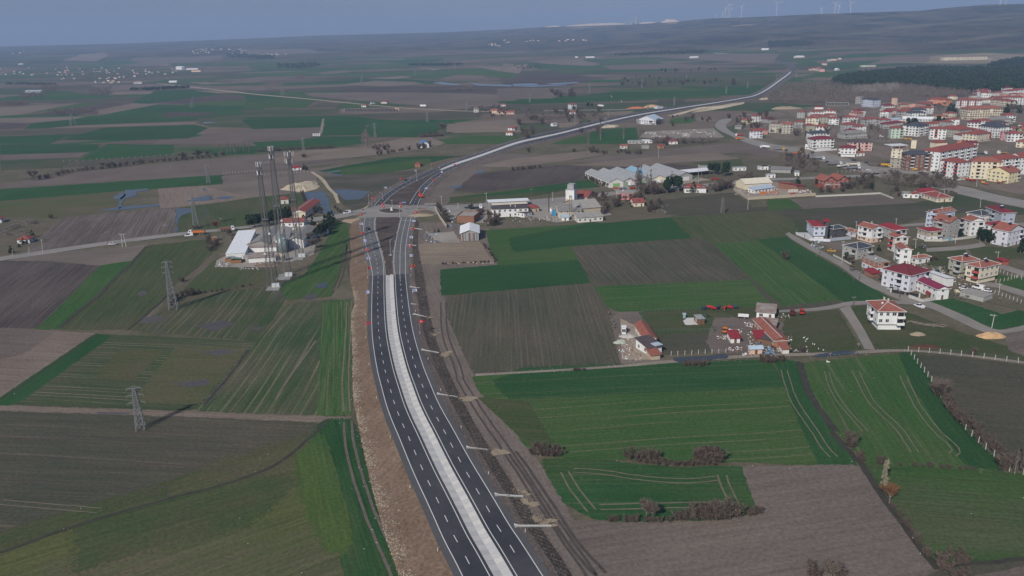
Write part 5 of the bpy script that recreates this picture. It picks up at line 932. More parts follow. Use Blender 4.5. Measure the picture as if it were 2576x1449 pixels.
# ------------------------------------------------------------------ warehouses: six gabled halls side by side
fx=[(980,442),(1120,432),(1240,421),(1410,407),(1545,396),(1680,378),(1815,362)]
P=[GT(2,1,*q) for q in fx];back=GT(2,1,735,335)-P[0];dl=back.length
names=[('tin','tin','grey warehouse at the end of the row with a long white side wall'),('tin','tin','warehouse with a dark red sign board over its gate'),('tin','tin','warehouse behind the bare poplars'),('cream','blue','cream fronted warehouse with blue roof'),('grey','tin','warehouse with a pale green gate'),('grey','tin','last warehouse of the row beside the white lean-to')]
GREEN=M('gate_green',(.20,.36,.17),.7,.1)
for k in range(6):
    a,b=P[k],P[k+1];x=(b-a);w_=x.length-.05;rz=math.atan2(x.y,x.x);xa=x.normalized();ya=Vector((-xa.y,xa.x,0))
    sk=back.dot(xa)/dl*0;t=thing('warehouse',names[k][2],'warehouse',a,rz,'row of gabled warehouses')
    H_=4.6;rh=2.6;bx,by=back.dot(xa),back.dot(ya)
    mb=MB()
    def q(u,v,zz): return (u+bx*v,by*v,zz)      # halls run back at a slant
    mb.poly([q(0,0,-.2),q(w_,0,-.2),q(w_,0,H_),q(w_/2,0,H_+rh),q(0,0,H_)]);mb.poly([q(0,1,-.2),q(0,1,H_),q(w_/2,1,H_+rh),q(w_,1,H_),q(w_,1,-.2)]);mb.quad(q(0,1,-.2),q(0,0,-.2),q(0,0,H_),q(0,1,H_));mb.quad(q(w_,0,-.2),q(w_,1,-.2),q(w_,1,H_),q(w_,0,H_))
    mb.build('wall',wm('offwhite' if k == 0 else names[k][0]),t)
    mb=MB()
    for s in range(10):
        v0,v1=s/10-.01*(s == 0),(s+1)/10+.01*(s == 9)
        mb.quad(q(-.3,v1,H_),q(-.3,v0,H_),q(w_/2,v0,H_+rh+.12),q(w_/2,v1,H_+rh+.12));mb.quad(q(w_+.1,v0,H_),q(w_+.1,v1,H_),q(w_/2,v1,H_+rh+.12),q(w_/2,v0,H_+rh+.12))
    r=mb.build('roof',rm('tin'),t)
    if k == 3: MB().quad(q(-.25,.98,H_+.10),q(-.25,.38,H_+.10),q(w_/2-.05,.38,H_+rh+.20),q(w_/2-.05,.98,H_+rh+.20)).build('blue_sheeting',rm('blue'),r)
    MB().box(w_*.25,-.12,0,w_*.75,-.01,3.4).build('gate',GREEN if k in (0,1,2,4) else TRIM,t)
    if k == 0:
        for s in range(9):
            v=(s+.5)/9;mm=MB();p0,p1=q(-.05,v-.03,2.2),q(-.05,v+.03,2.2);mm.quad(p1,p0,(p0[0],p0[1],3.4),(p1[0],p1[1],3.4));mm.build('window',GLASS,t)
    if k == 1:
        sg=MB().box(w_*.22,-.3,3.7,w_*.70,-.13,5.3).build('sign_board',TRIM,t);MB().box(w_*.702,-.3,3.7,w_*.9,-.13,5.3).build('sign_red_end',M('sign_red',(.32,.02,.03),.5),t)
        mm=MB()
        for i in range(7): mm.box(w_*.26+i*.72,-.33,4.2,w_*.26+i*.72+.5,-.305,4.8)
        mm.build('sign_letters',M('sign_grey',(.25,.25,.27),.6),sg)
        mm=MB()
        for i in range(3): mm.box(w_*.73+i*.55,-.33,4.25,w_*.73+i*.55+.38,-.305,4.75)
        mm.build('sign_letters',TRIM,sg)
a=GT(2,1,1815,362);b=GT(2,1,1872,315)
t=thing('lean_to','open white lean-to at the end of the warehouses','shed',GT(2,1,1780,330),.35);roof_mesh('flat',26,14,4.0,.3)[0].build('roof',rm('white'),t)
for x,y in ((.5,.5),(13,.5),(25.5,.5),(25.5,13)): MB().tube((x,y,0),(x,y,4.0),.12).build('post',METAL,t)
# ------------------------------------------------------------------ grain mill
r=(2,1)
HS(r,(470,748,700,742,22),2,'beige','gx','grey','low grey roofed hall of the mill','n',cat='mill hall',name='mill_hall',h=5.0,pitch=.25)
HS(r,(640,735,892,712,24),2,'stone','gx','concrete','mill hall with a torn roof gable','w',cat='mill hall',name='mill_hall',h=5.6,pitch=.30)
HS(r,(660,792,915,776,9),1,'offwhite','shed','concrete','low annex in front of the mill with a blue door','',cat='shed',name='shed',h=3.4)
HS(r,(500,772,572,772,5),1,'white','shed','lblue','tiny white shed before the mill','',cat='shed',name='shed',h=2.4)
HS(r,(640,590,762,600,14),2,'pink','gx','red','pink and white wing of the mill with red roof','',cat='building',name='mill_wing',h=5.2)
t=HS(r,(540,645,625,648,455,612),4,'white','flat','tin','tall white mill tower with a dark blue band','w',cat='mill tower',name='mill_tower',h=13.5)
w_,d,rz=frame_at(GT(2,1,540,645),GT(2,1,625,648),GT(2,1,455,612))
MB().box(-.04,0,6.2,-.003,d,7.3).build('blue_band',M('band_blue',(.03,.07,.25),.6),t);MB().box(1.0,1.2,13.5,w_-.6,d-2,17.0).build('upper_tower',rm('tin'),t)
for k in range(3): MB().tube((1.2+k*1.9,-1.2,0),(1.2+k*1.9,-1.2,6.5),.85,.85,10).tube((1.2+k*1.9,-1.2,6.5),(1.2+k*1.9,-1.2,7.3),.85,.15,10).build('hopper',M('hopper_cream',(.50,.42,.28),.7),t)
t2=thing('conveyor_tower','rusty lattice conveyor tower in front of the mill','conveyor',GT(2,1,590,760),.1);mb=MB()
for x in (-.8,.8):
    for y in (-.8,.8): mb.tube((x,y,0),(x,y,15),.1,.1,4)
mb.build('leg_frame',M('rusty_steel',(.16,.11,.085),.8,.3),t2);mb=MB()
for k in range(10): mb.tube((-.8,-.8,k*1.5),(.8,-.8,k*1.5+1.5),.05,.05,4);mb.tube((-.8,.8,k*1.5),(-.8,-.8,k*1.5+1.5),.05,.05,4)
mb.build('bracing',_MC['rusty_steel'],t2);MB().box(-.9,-.9,15,.9,.9,16.4).build('head_box',METAL,t2)
p=GT(2,1,372,690);t=thing('smokestack','thin black steel smokestack beside the mill','chimney',p);MB().tube((0,0,0),(0,0,15.2),.35,.3,8).build('flue',M('sooty_steel',(.045,.04,.04),.7),t);MB().tube((0,0,15.2),(0,0,15.7),.42,.42,8).build('cap',_MC['sooty_steel'],t)
p=GT(2,1,395,722);t=thing('storage_tank','grey cylindrical tank beside the mill','tank',p);MB().tube((0,0,0),(0,0,5.4),1.3,1.3,12).build('shell',METAL,t,True);MB().tube((0,0,5.4),(0,0,5.9),1.3,.2,12).build('cone',METAL,t)
p=GT(2,1,422,722);t=thing('blue_container','bright blue upright container beside the tank','container',p,.1);MB().box(-1.3,-1,0,1.3,1,3.6).build('body',M('container_blue',(.05,.28,.50),.6,.15),t);MB().box(-1.2,-1.06,.3,-.05,-1.003,3.4).build('door',M('container_blue_dark',(.04,.22,.42),.6),t)
HS(r,(-200,738,165,724,12),2,'white','flat','dark','white two storey office with flat brown roof','c',cat='building',name='office_building',h=5.6,o=.5)
HS(r,(168,690,272,682,9),1,'stone','hip','red','small stone hut with red hip roof in the mill yard','',h=3.2)
HS((1,1),(2400,690,2700,742,8),1,'white','flat','dark','low white workshop beside the pale yard','n',h=3.2,cat='workshop',name='workshop')
t=thing('filling_station_canopy','long white canopy roof beside the road','canopy',GT(1,1,2340,645),.12);roof_mesh('flat',30,9,4.4,.2)[0].build('roof',rm('white'),t);MB().box(2,-6,3.2,28,-.3,3.5).build('front_roof',rm('cream'),t)
for x in (1,10,20,29):
    for y in (.5,8.5): MB().tube((x,y,0),(x,y,4.4),.14).build('post',METAL,t)
HS(r,(1065,566,1225,562,10),2,'rose','flat','concrete','rose pink house with flat roof and a dish','d',h=5.6,o=.5)
HS(r,(1222,632,1330,628,11),1,'cream','gx','red','low cream house with red roof beside the pink house','',h=3.0)
HS(r,(1735,492,1952,492,11),2,'white','hip','red','white bungalow with red roof behind a dark pine','',h=3.8)
HS((1,1),(2065,978,2242,972,1992,905),1,'tin','gy','white','shed of rusty corrugated sheets with a white gabled roof','w',cat='shed',name='gabled_shed',h=5.0,pitch=.35,o=.8)
a=GT(1,1,2065,978);b=GT(1,1,2242,972);w_,d,rz=frame_at(a,b,8.0);t=[o for o in COL.objects if o.name.startswith('gabled_shed')][-1];nsh=14
for k in range(nsh): MB().box(k*w_/nsh+.03,-.10-.03*(k % 2),0,(k+1)*w_/nsh-.03,-.02,5.0).build('sheet',[rm('tin'),M('sheet_rust',(.20,.085,.06),.8,.3),M('sheet_dark',(.20,.20,.20),.7,.2)][[0,1,0,2,0,0,1,2,0,2,1,0,2,0][k]],t)
HS((1,1),(2022,792,2196,797,1986,742),1,'rust','flat','concrete','flat roofed shed with rust stained walls','wP',cat='shed',name='flat_shed',h=4.4)
# ------------------------------------------------------------------ red roofed long house by the pond
HS((1,1),(372,746,500,744,40),1,'cream','gy','red','long cream house with red roof beside the flooded pit','R',h=4.4,pitch=.36)
HS((1,1),(282,712,372,716,9),1,'offwhite','hip','red','open garage wing of the long red roofed house','',h=3.6,cat='garage',name='garage')
HS((1,1),(252,606,330,600,9),1,'offwhite','hip','red','rear porch wing of the long red roofed house','',h=3.8,cat='porch',name='porch_wing')
HS((1,1),(372,268,458,262,7),1,'white','hip','crimson','small white cottage with crimson roof at the end of the pale track','',h=2.9)
# ------------------------------------------------------------------ farm under the masts
HS('Y',(235,820,622,792,600,330),1,'white','flat','white','long barn with a brilliant white roof','w',cat='barn',name='barn',h=4.0,o=.4)
HS('Y',(730,640,1100,628,38),1,'concrete','gy','grey','grey asbestos roofed grain hall beside the white barn','w',cat='hall',name='grain_hall',h=5.0,pitch=.30)
HS('Y',(1190,610,1480,590,36),1,'concrete','gy','concrete','narrow middle grain hall','w',cat='hall',name='grain_hall',h=5.2,pitch=.30)
HS('Y',(1500,580,1795,572,34),1,'white','gy','grey','white fronted grain hall with pale roof battens','w',cat='hall',name='grain_hall',h=5.4,pitch=.34)
HS('Y',(640,668,1250,650,6),1,'white','shed','rusty','lean-to with a striped rusty tin roof','w',cat='shed',name='lean_to',h=3.6)
HS('Y',(685,870,1225,835,7),1,'white','shed','rusty','low white lean-to with grey tin roof at the yard edge','w',cat='shed',name='lean_to',h=3.0)
HS('Y',(578,830,680,870,5),1,'tin','flat','tin','grey tin box shed at the corner of the low lean-to','w',cat='shed',name='shed',h=3.2)
HS('Y',(1735,345,1925,376,16),1,'white','shedx','brick','square shed with a brick red roof','',cat='shed',name='shed',h=3.8)
HS('Y',(1340,150,1800,135,9),1,'white','gx','brick','house with a brick red roof behind the grain halls','c',h=3.4)
HS('Y',(1650,575,1800,560,5),1,'offwhite','flat','tin','small white porch of the grain hall','',cat='porch',name='porch',h=3.0)
p=G(*Z('Y',1360,640));t=thing('steel_silo','tall grey green steel grain silo among the masts','silo',p);MB().tube((0,0,0),(0,0,9.5),2.6,2.6,16).build('shell',M('silo_steel',(.22,.28,.28),.45,.15,1.2,spec=.5,metal=.3),t,True);MB().tube((0,0,9.5),(0,0,11),2.6,.3,16).build('cone',_MC['silo_steel'],t)
for k in range(9): MB().tube((0,0,.8+k),(0,0,.92+k),2.66,2.66,16,False).build('hoop',METAL,t)
p=G(*Z('Y',1440,650));t=thing('steel_silo','slim silo standing against the tall steel silo','silo',p);MB().tube((0,0,0),(0,0,8.5),1.6,1.6,12).build('shell',M('silo_dark',(.12,.16,.17),.5,.15),t,True);MB().tube((0,0,8.5),(0,0,9.4),1.6,.2,12).build('cone',METAL,t)
p=G(*Z('Y',1375,830));t=thing('dust_cyclone','beige dust cyclone in front of the silos','cyclone',p);MB().tube((0,0,2.2),(0,0,4.6),1.5,1.5,12).build('drum',wm('stone'),t,True);MB().tube((0,0,.4),(0,0,2.2),.3,1.5,12).build('hopper',wm('stone'),t);MB().tube((-1.4,0,4.2),(-4,0,4.6),.35).build('duct',wm('stone'),t)
for k in range(3): a_=k*2.1;MB().tube((1.4*math.cos(a_),1.4*math.sin(a_),0),(1.4*math.cos(a_),1.4*math.sin(a_),2.4),.07).build('leg',METAL,t)
for i,(x,y,lb,sx) in enumerate((((305,850,'heap of split firewood half under a grey tarp',5.5)),(425,880,'heap of split firewood under a green tarp',6.5))):
    p=G(*Z('Y',x,y));t=thing('firewood_stack',lb,'firewood',p,.1);mb=MB();rn=random.Random(i)
    WD=M('split_wood',(.28,.155,.075),.9,.3,2.0)
    for k in range(26):
        px,pz=-sx/2+.45*(k % 13)*sx/6,.35+(k//13)*1.0;mb.box(px,-.1-rn.random()*.15,pz-.33,px+.4,3,pz+.6)
    mb.build('logs',WD,t);mb=MB();nx=9
    gz=[[2.7+.35*rn.random()-.05*abs(u-4) for v in range(5)] for u in range(nx)]
    for u in range(nx-1):
        for v in range(4): mb.quad((-sx/2+u*sx/8,v*.8-.1,gz[u][v]),(-sx/2+(u+1)*sx/8,v*.8-.1,gz[u+1][v]),(-sx/2+(u+1)*sx/8,v*.8+.7,gz[u+1][v+1]),(-sx/2+u*sx/8,v*.8+.7,gz[u][v+1]))
    mb.build('tarp',M('tarp_green',(.13,.24,.19),.6,.3,1.5) if i else M('tarp_grey',(.30,.32,.31),.6,.3,1.5),t)
# ------------------------------------------------------------------ huts and farmyards in the fields
r=(2,2)
HS(r,(1332,578,1450,572,17),1,'offwhite','gy','orange','long farm byre with a sagging orange tile roof','',cat='byre',name='byre',h=2.9,pitch=.5)
HS(r,(1372,680,1505,652,9),1,'white','shed','dark','white cabin with a patched brown and red roof','',cat='cabin',name='cabin',h=3.0)
HS(r,(1440,665,1506,650,8.6),1,'teal','flat','lblue','pale turquoise container wing of the patched cabin','w',cat='container',name='container_wing',h=3.5)
HS(r,(1402,728,1490,718,5),1,'stone','shed','orange','little plastered hut with an orange tile roof','w',cat='hut',name='hut',h=2.2)
HS(r,(1106,466,1145,466,2.2),1,'white','flat','white','white pump hut with a dark doorway','n',cat='hut',name='pump_hut',h=3.2)
HS(r,(1872,373,1936,369,1846,330),1,'wood','flat','tin','dark wooden cabin with a pale metal roof on the lawn','',cat='cabin',name='wooden_cabin',h=2.8)
HS(r,(1722,308,1746,308,1.3),1,'teal','flat','lblue','tiny turquoise toilet cubicle on the lawn','w',cat='cubicle',name='toilet_cubicle',h=2.1)
HS(r,(2202,558,2292,556,6),1,'white','shed','crimson','white sty with a crimson roof and a pale yard','',cat='sty',name='sty',h=2.4)
HS(r,(2462,558,2560,556,6),1,'rust','shed','crimson','crimson roofed sty amid farmyard clutter','w',cat='sty',name='sty',h=2.4)
HS(r,(2396,668,2516,664,3),1,'peach','gx','lblue','peach coloured caravan with a pale roof','',cat='caravan',name='caravan',h=2.3)
HS(r,(2458,300,2640,316,8),1,'white','shed','rusty','white open shed with a striped tin roof','',cat='shed',name='shed',h=3.0)
HS(r,(2480,420,2640,440,7),1,'rust','shed','rusty','ramshackle sheet metal sty behind the crimson roof','w',cat='sty',name='sty',h=2.2)
HS((3,2),(60,605,192,600,24),1,'brick','gy','orange','orange tiled brick farmhouse with pale ridges','R',h=3.2,pitch=.42)
HS((3,2),(-60,560,30,580,9),1,'wood','shed','dark','brown lean-to beside the brick farmhouse','w',cat='shed',name='lean_to',h=2.4)
HS((3,2),(148,665,210,662,4),1,'offwhite','shed','orange','small pale outhouse before the brick farmhouse','w',cat='hut',name='outhouse',h=2.2)
HS((0,1),(2136,982,2182,978,3),1,'brick','flat','tan','small orange brick booth beside the road','',cat='booth',name='booth',h=2.6)
HS((0,1),(178,1006,300,1000,8),1,'white','hip','red','small white cottage with red roof in the orchard','',h=2.9)
HS((0,1),(-40,800,20,795,8),1,'white','hip','red','white cottage at the orchard edge','',h=3)
# builders' yard
C,R=T(2,1,2345,462),Z('C',218,918)
house(C,R,16.0,1,'cream','gx','cream','cream hall with a pale roof in the builders yard','w','hall','builders_hall',h=4.6,pitch=.35)
C,R=T(2,1,2440,500),Z('C',278,968)
house(C,R,7.0,1,'white','shed','lblue','white shed with a striped blue tin roof in the builders yard','','shed','shed',h=3.0)
HS('C',(690,980,870,950,560,880),1,'rust','shedx','crimson','open shelter with a crimson roof in the builders yard','w',cat='shelter',name='shelter',h=3.2)
BR=M('brick_stack',(.42,.16,.085),.9,.25,1.2)
def pallet_stack(p,n,lb,mat,rz=0,wrap=None):
    t=thing('brick_stack',lb,'bricks',p,rz)
    for k in range(n):
        for s in range(2): MB().box(k*1.3,0,s*1.05+.1,k*1.3+1.15,1.1,s*1.05+1.05).build('brick_pallet',mat,t)
pallet_stack(G(*Z('C',395,895)),7,'orange bricks stacked on pallets beside the crimson shelter',BR,.1);pallet_stack(G(*Z('C',545,1000)),6,'plastic wrapped pallets in front of the crimson shelter',M('wrapped_pallet',(.55,.54,.50),.5,.3,1),.1);pallet_stack(G(*Z('C',5,1040)),4,'bright orange bricks before the blue tin roof',M('brick_bright',(.50,.17,.06),.9,.2),.1);pallet_stack(G(*Z('C',175,1030)),6,'pale red bricks piled beside the bright orange ones',M('brick_pale',(.40,.20,.15),.9,.25),.1)
# ------------------------------------------------------------------ mid distance
for r,c,n,wl,rf,rc,lb,op in [
 ((2,0),(1315,1442,1410,1440,8),1,'white','flat','white','white flat hall beside a brown brick shed',''),((2,0),(1410,1440,1512,1432,7),1,'brown','flat','dark','brown brick shed beside the white flat hall',''),((2,0),(1168,1448,1312,1446,8),1,'grey','flat','tin','long grey shed beside the white flat hall',''),((2,0),(1585,1452,1666,1450,8),1,'white','hip','red','red roofed cottage below the scrap yard',''),((2,0),(1520,1428,1590,1424,7),1,'white','hip','red','small red roofed cottage behind the other below the scrap yard',''),
 ((2,0),(1445,1255,1522,1235,1385,1215),2,'lilac','gx','lblue','pale hall with a light blue roof below the highway',''),((2,0),(590,1102,648,1098,9),3,'white','hip','red','white house standing alone beside a cypress',''),((2,0),(2338,1250,2424,1246,10),2,'yellow','hip','orange','yellow house at the bend of the town road',''),((2,0),(2442,1232,2502,1228,9),3,'white','hip','red','white house behind the yellow house',''),((2,0),(2392,1392,2520,1392,10),3,'lilac','hip','red','pale grey house beside a salmon one at the town road','b'),((2,0),(1462,1095,1520,1090,8),1,'lilac','flat','lblue','pale blue shed behind the highway','w'),((2,0),(2240,1298,2308,1300,7),1,'tin','shed','grey','green grey barn in the meadow','w'),
 ((2,0),(415,1272,456,1268,6),1,'white','gx','tin','white hut beside the vineyard','w'),((2,0),(580,1148,636,1148,6),1,'white','gx','red','little white house among bare trees beyond the highway',''),((1,0),(2200,1132,2240,1130,7),2,'white','hip','tan','small white house at the end of the straight pale road',''),((1,0),(2360,1145,2424,1148,10),2,'peach','gx','orange','peach farmhouse with twin gables at the straight pale road',''),((1,0),(2420,1150,2480,1150,9),1,'peach','gy','orange','gabled wing of the peach farmhouse',''),((1,0),(2480,1150,2600,1150,9),1,'peach','gx','orange','long byre of the peach farmhouse',''),((1,0),(2460,1070,2512,1070,8),1,'offwhite','hip','red','cottage behind the peach farmhouse',''),
 ((1,0),(1062,1078,1108,1078,7),1,'white','gx','brick','white cottage beside the straight pale road',''),((1,0),(1410,1102,1440,1100,5),1,'peach','flat','tan','orange hut beside the fenced plot','w'),((1,0),(1258,1042,1318,1042,7),1,'white','hip','red','red roofed cottage beyond the straight pale road',''),((1,0),(1650,1070,1710,1070,5),1,'white','flat','tin','white shed beside the straight pale road','w'),((1,0),(2535,1310,2600,1312,8),1,'white','hip','red','little red roofed house in the fenced garden',''),((1,0),(2515,1360,2580,1362,8),1,'white','hip','orange','garden house before the red roofed one',''),
 ((1,0),(1600,1449+232,1650,1449+232,8),1,'brick','hip','brick','brown tiled cottage below the blue water tank',''),((2,1),(1095,48,1160,46,6),1,'offwhite','gx','orange','small orange roofed hut in the allotments',''),((2,1),(1310,48,1380,46,7),1,'tin','flat','concrete','grey frame shed in the allotments','w'),((2,1),(1480,46,1530,44,7),1,'brick','hip','red','red brick cottage in the allotments',''),((2,1),(2230,272,2355,268,4),1,'white','flat','tin','pair of white cabins beyond the pines',''),((2,1),(2500,262,2580,256,5),1,'white','flat','tin','white cabin with red door beyond the pines',''),((2,1),(1880,262,1975,262,6),1,'tin','flat','tin','green tin shed beyond the warehouses','w'),
 ((3,0),(1750,612,2200,612,24),4,'cream','flat','tan','long pale hospital building on the bare slope','3n'),((3,0),(940,676,1086,672,12),2,'cream','flat','tin','long pale building before the pines',''),((3,0),(258,584,360,580,14),2,'cream','hip','white','pale hall with a white roof on the far slope',''),((3,0),(600,610,690,608,14),2,'peach','flat','tan','low peach buildings on the far slope','w'),((3,0),(690,708,720,706,8),1,'white','gy','white','white tent shaped barn in the meadow','w'),((3,0),(2070,610,2250,608,20),2,'cream','flat','tin','low wing of the hospital on the bare slope',''),
 ((2,0),(1800,588,1876,586,14),2,'white','gx','white','long white barn alone on the brown rise','w'),((2,0),(635,580,660,580,10),2,'white','flat','tin','white tower shed far across the plain','w'),((2,0),(740,582,830,580,10),1,'white','gx','white','long white shed far across the plain','w'),((2,0),(2510,505,2580,503,14),2,'white','gx','white','white hall at the foot of the wooded hill','w'),
 ((0,0),(1770,700,1830,704,14),4,'white','hip','white','big white flour mill house above the village','w'),((0,0),(1840,702,1990,700,10),1,'white','gx','white','long white roofed barn beside the flour mill house','w'),((0,0),(1926,724,2020,724,12),2,'peach','gx','tan','peach school building beside the village','w'),((0,0),(250,935,410,932,16),1,'white','gx','lblue','long barn with a pale blue roof before the village','w'),((0,0),(1700,832,1778,830,12),1,'white','gx','white','white roofed barn beside the straight pale road','w'),((0,0),(1345,845,1430,842,10),2,'white','hip','tan','white house at the village end of the straight road',''),((0,0),(190,655,235,653,14),2,'white','gx','white','white barn on the slope above the village','w'),
]:
    far=(n == 1)
    HS(r,c,n,wl,rf,rc,lb,op,cat='barn' if ('barn' in lb or 'shed' in lb or 'hall' in lb) else 'house',name='barn' if 'barn' in lb else ('shed' if 'shed' in lb else 'house'),h=3.2 if n == 1 else None,pitch=.4)
# ------------------------------------------------------------------ far villages: houses only a few pixels each
def tiny(wall,rcol,w_=11,d=9,h=5.5):
    mb=MB();mb.mi=0;mb.box(0,0,-1.5,w_,d,h);mb.mi=1;o=.6;x0,y0,x1,y1=-o,-o,w_+o,d+o;a,b=(x0+4,d/2,h+2.2),(x1-4,d/2,h+2.2)
    mb.poly([(x0,y0,h),(x1,y0,h),b,a]);mb.poly([(x1,y1,h),(x0,y1,h),a,b]);mb.poly([(x0,y1,h),(x0,y0,h),a]);mb.poly([(x1,y0,h),(x1,y1,h),b])
    me=mb.mesh('village_house');me.materials.append(wm(wall));me.materials.append(rm(rcol));return me
TINY=[(tiny('offwhite','brick'),'tiny white house with brick red roof'),(tiny('beige','orange'),'tiny beige house with orange roof'),(tiny('beige','tin',10,8,5),'tiny pale house with metal roof'),(tiny('pink','brick',12,9,6),'tiny pink walled house'),(tiny('grey','dark',11,9,5),'tiny grey house with dark roof')]
def village(i,j,boxes,n,where,group,seed,smin=.8,smax=1.25):
    rn=random.Random(seed)
    for k in range(n):
        x0,y0,x1,y1=rn.choice(boxes);p=GT(i,j,rn.uniform(x0,x1),rn.uniform(y0,y1));m_,lb=rn.choice(TINY+TINY[:3])
        o=link('village_house',m_);o.location=p;o.rotation_euler=(0,0,rn.uniform(-.5,.5));s=rn.uniform(smin,smax);o.scale=(s,s,s);tag(o,lb+' '+where,'house',group)
village(0,0,[(100,680,700,760),(500,690,1000,770),(900,680,1300,830),(600,790,1200,840),(1050,690,1400,790),(1450,680,1750,760),(0,690,350,760)],74,'in the spread out village on the plain','houses of the village on the plain',3,.6,.95)
village(0,0,[(2000,485,2300,540),(2250,500,2576,560),(1900,490,2100,540)],26,'in the village under the dark conifers','houses of the village under the conifers',4,.9,1.5)
village(1,0,[(0,520,320,560),(0,530,200,560)],14,'at the end of the conifer village','houses at the end of the conifer village',5,.9,1.4)
village(1,0,[(2250,440,2480,470),(2470,410,2540,445)],9,'under the far ridge','houses under the far ridge',6,1,1.6)
village(2,0,[(130,395,330,425),(400,395,620,420),(700,395,800,415)],12,'in the hamlet below the wooded ridge','houses of the hamlet below the ridge',7,1,1.5)
village(3,0,[(340,700,560,725),(500,640,600,660),(560,590,800,620)],12,'beside the end of the new highway','houses beside the end of the highway',8,.8,1.2)
village(3,0,[(1100,1120,1500,1160),(1480,1050,1800,1110),(1500,1180,1800,1240)][:1],7,'among the trees in the middle of the town','small houses in the middle of the town',9,.8,1.1)
village(0,0,[(110,515,300,545)],4,'on the slope under the left ridge','houses under the left ridge',10,1,1.6)
t=thing('minaret','slim white minaret standing in the far village','minaret',GT(0,0,680,715));MB().tube((0,0,0),(0,0,22),1.3,1.2,8).build('shaft',wm('white'),t);MB().tube((0,0,15),(0,0,16.2),1.9,1.9,8).build('gallery',wm('white'),t);MB().tube((0,0,22),(0,0,28),1.3,.05,8).build('spire',rm('tin'),t)
t=thing('minaret','slim minaret beside the conifer village','minaret',GT(0,0,2425,515));MB().tube((0,0,0),(0,0,22),1.3,1.2,8).build('shaft',wm('white'),t);MB().tube((0,0,22),(0,0,28),1.3,.05,8).build('spire',rm('tin'),t)
# ------------------------------------------------------------------ heights from base and top
def hgt(b,topy):
    p=G(*b);lo_,hi_=0.0,150.0
    for _ in range(40):
        m_=(lo_+hi_)/2;v=CM.transposed() @ (Vector((p.x,p.y,p.z+m_))-Vector((0,0,CAMH)));y=IH/2-FOC*v.y/-v.z
        if y > topy: lo_=m_
        else: hi_=m_
    return p,lo_
STEEL=M('lattice_steel',(.25,.255,.26),.55,.15,1.0,spec=.3,metal=.3);DKST=M('lattice_dark',(.17,.16,.15),.7,.3,.5);PANELW=M('antenna_white',(.58,.58,.58),.5,.05);CONC=M('pole_concrete',(.50,.48,.44),.9,.15,.8);WOODP=M('pole_wood',(.13,.10,.08),.9,.2)
def lattice(parent,h,w0,w1,rl,rb,step,mat,legname='leg',power=1.0):
    def hw(z): return (w0+(w1-w0)*(z/h)**power)/2
    zs=[0.0]
    while zs[-1] < h-.5: zs.append(min(h,zs[-1]+max(step*.5,hw(zs[-1])*2*.9)))
    for sx,sy in ((-1,-1),(1,-1),(1,1),(-1,1)):
        mb=MB()
        for a,b in zip(zs,zs[1:]): mb.tube((sx*hw(a),sy*hw(a),a),(sx*hw(b),sy*hw(b),b),rl,rl,5,False)
        mb.build(legname,mat,parent)
    mb=MB();cor=((-1,-1),(1,-1),(1,1),(-1,1))
    for i,(a,b) in enumerate(zip(zs,zs[1:])):
        for k in range(4):
            p,q=cor[k],cor[(k+1) % 4]
            mb.tube((p[0]*hw(a),p[1]*hw(a),a),(q[0]*hw(b),q[1]*hw(b),b),rb,rb,4,False);mb.tube((q[0]*hw(a),q[1]*hw(a),a),(p[0]*hw(b),p[1]*hw(b),b),rb,rb,4,False);mb.tube((p[0]*hw(b),p[1]*hw(b),b),(q[0]*hw(b),q[1]*hw(b),b),rb*.8,rb*.8,4,False)
    mb.build('bracing',mat,parent);return hw
DKM=M('mast_steel',(.135,.135,.138),.6,.2,.5,spec=.3,metal=.2)
def mast(F_,h,w0,label,seed,wide=False):
    p=G(*F_);t=thing('telecom_mast',label,'telecom mast',p,.12,'lattice telecom masts over the farm');rn=random.Random(seed)
    hw=lattice(t,h,w0,1.5,.14,.06,1.9,DKM,power=.72)
    mb=MB()
    for k in range(5): mb.tube((-.3+.15*k,-hw(0)*.3,0),(-.2+.1*k,-.3,h-2),.07,.07,4,False)
    mb.build('feeder_cables',DKST,t)
    mb=MB();mb.tube((-.25,.1,0),(-.25,.1,h),.035,.035,4,False);mb.tube((.25,.1,0),(.25,.1,h),.035,.035,4,False)
    for k in range(int(h/1.0)): mb.tube((-.25,.1,k),(.25,.1,k),.02,.02,3,False)
    mb.build('ladder',DKM,t)
    for z in (h*.55,h-4): MB().box(-1.6,-1.6,z,1.6,1.6,z+.08).build('platform',STEEL,t)
    rad=2.6 if wide else 1.3
    for lev,cnt in ((h-1.2,6),(h-5.2,5)):
        for k in range(cnt):
            a=2*math.pi*k/cnt+.4;x,y=rad*math.cos(a),rad*math.sin(a);q=MB().box(-.18,-.1,-1.2,.18,.1,1.2).build('antenna_panel',PANELW,t);q.location=(x,y,lev);q.rotation_euler=(0,0,a+math.pi/2)
            MB().tube((x*.4,y*.4,lev),(x,y,lev),.05,.05,4).build('antenna_arm',STEEL,t)
    for k in range(2):
        z=h*(.28+.16*k);q=MB().tube((0,-.15,0),(0,.2,0),.6,.6,12).build('dish',PANELW,t);q.location=(hw(z)*(1 if k else -1),-hw(z)-.3,z)
    for k in range(2):
        q=MB().box(-.9,-.6,0,.9,.6,2.0).build('cabinet',M('cabinet_grey',(.50,.52,.53),.6,.08),t);q.location=(w0*.5+.2+(k % 2)*2.0-2.0,-w0*.5+.5,.15)
    return t
mast((687,720),64,5.0,'lattice telecom mast on the concrete pad at the crop edge',1);mast((717,692),69,6.3,'tallest lattice telecom mast with two rings of panels',2);mast((754,645),61,4.5,'lattice telecom mast with a wide antenna ring beside the grain hall',3,True)
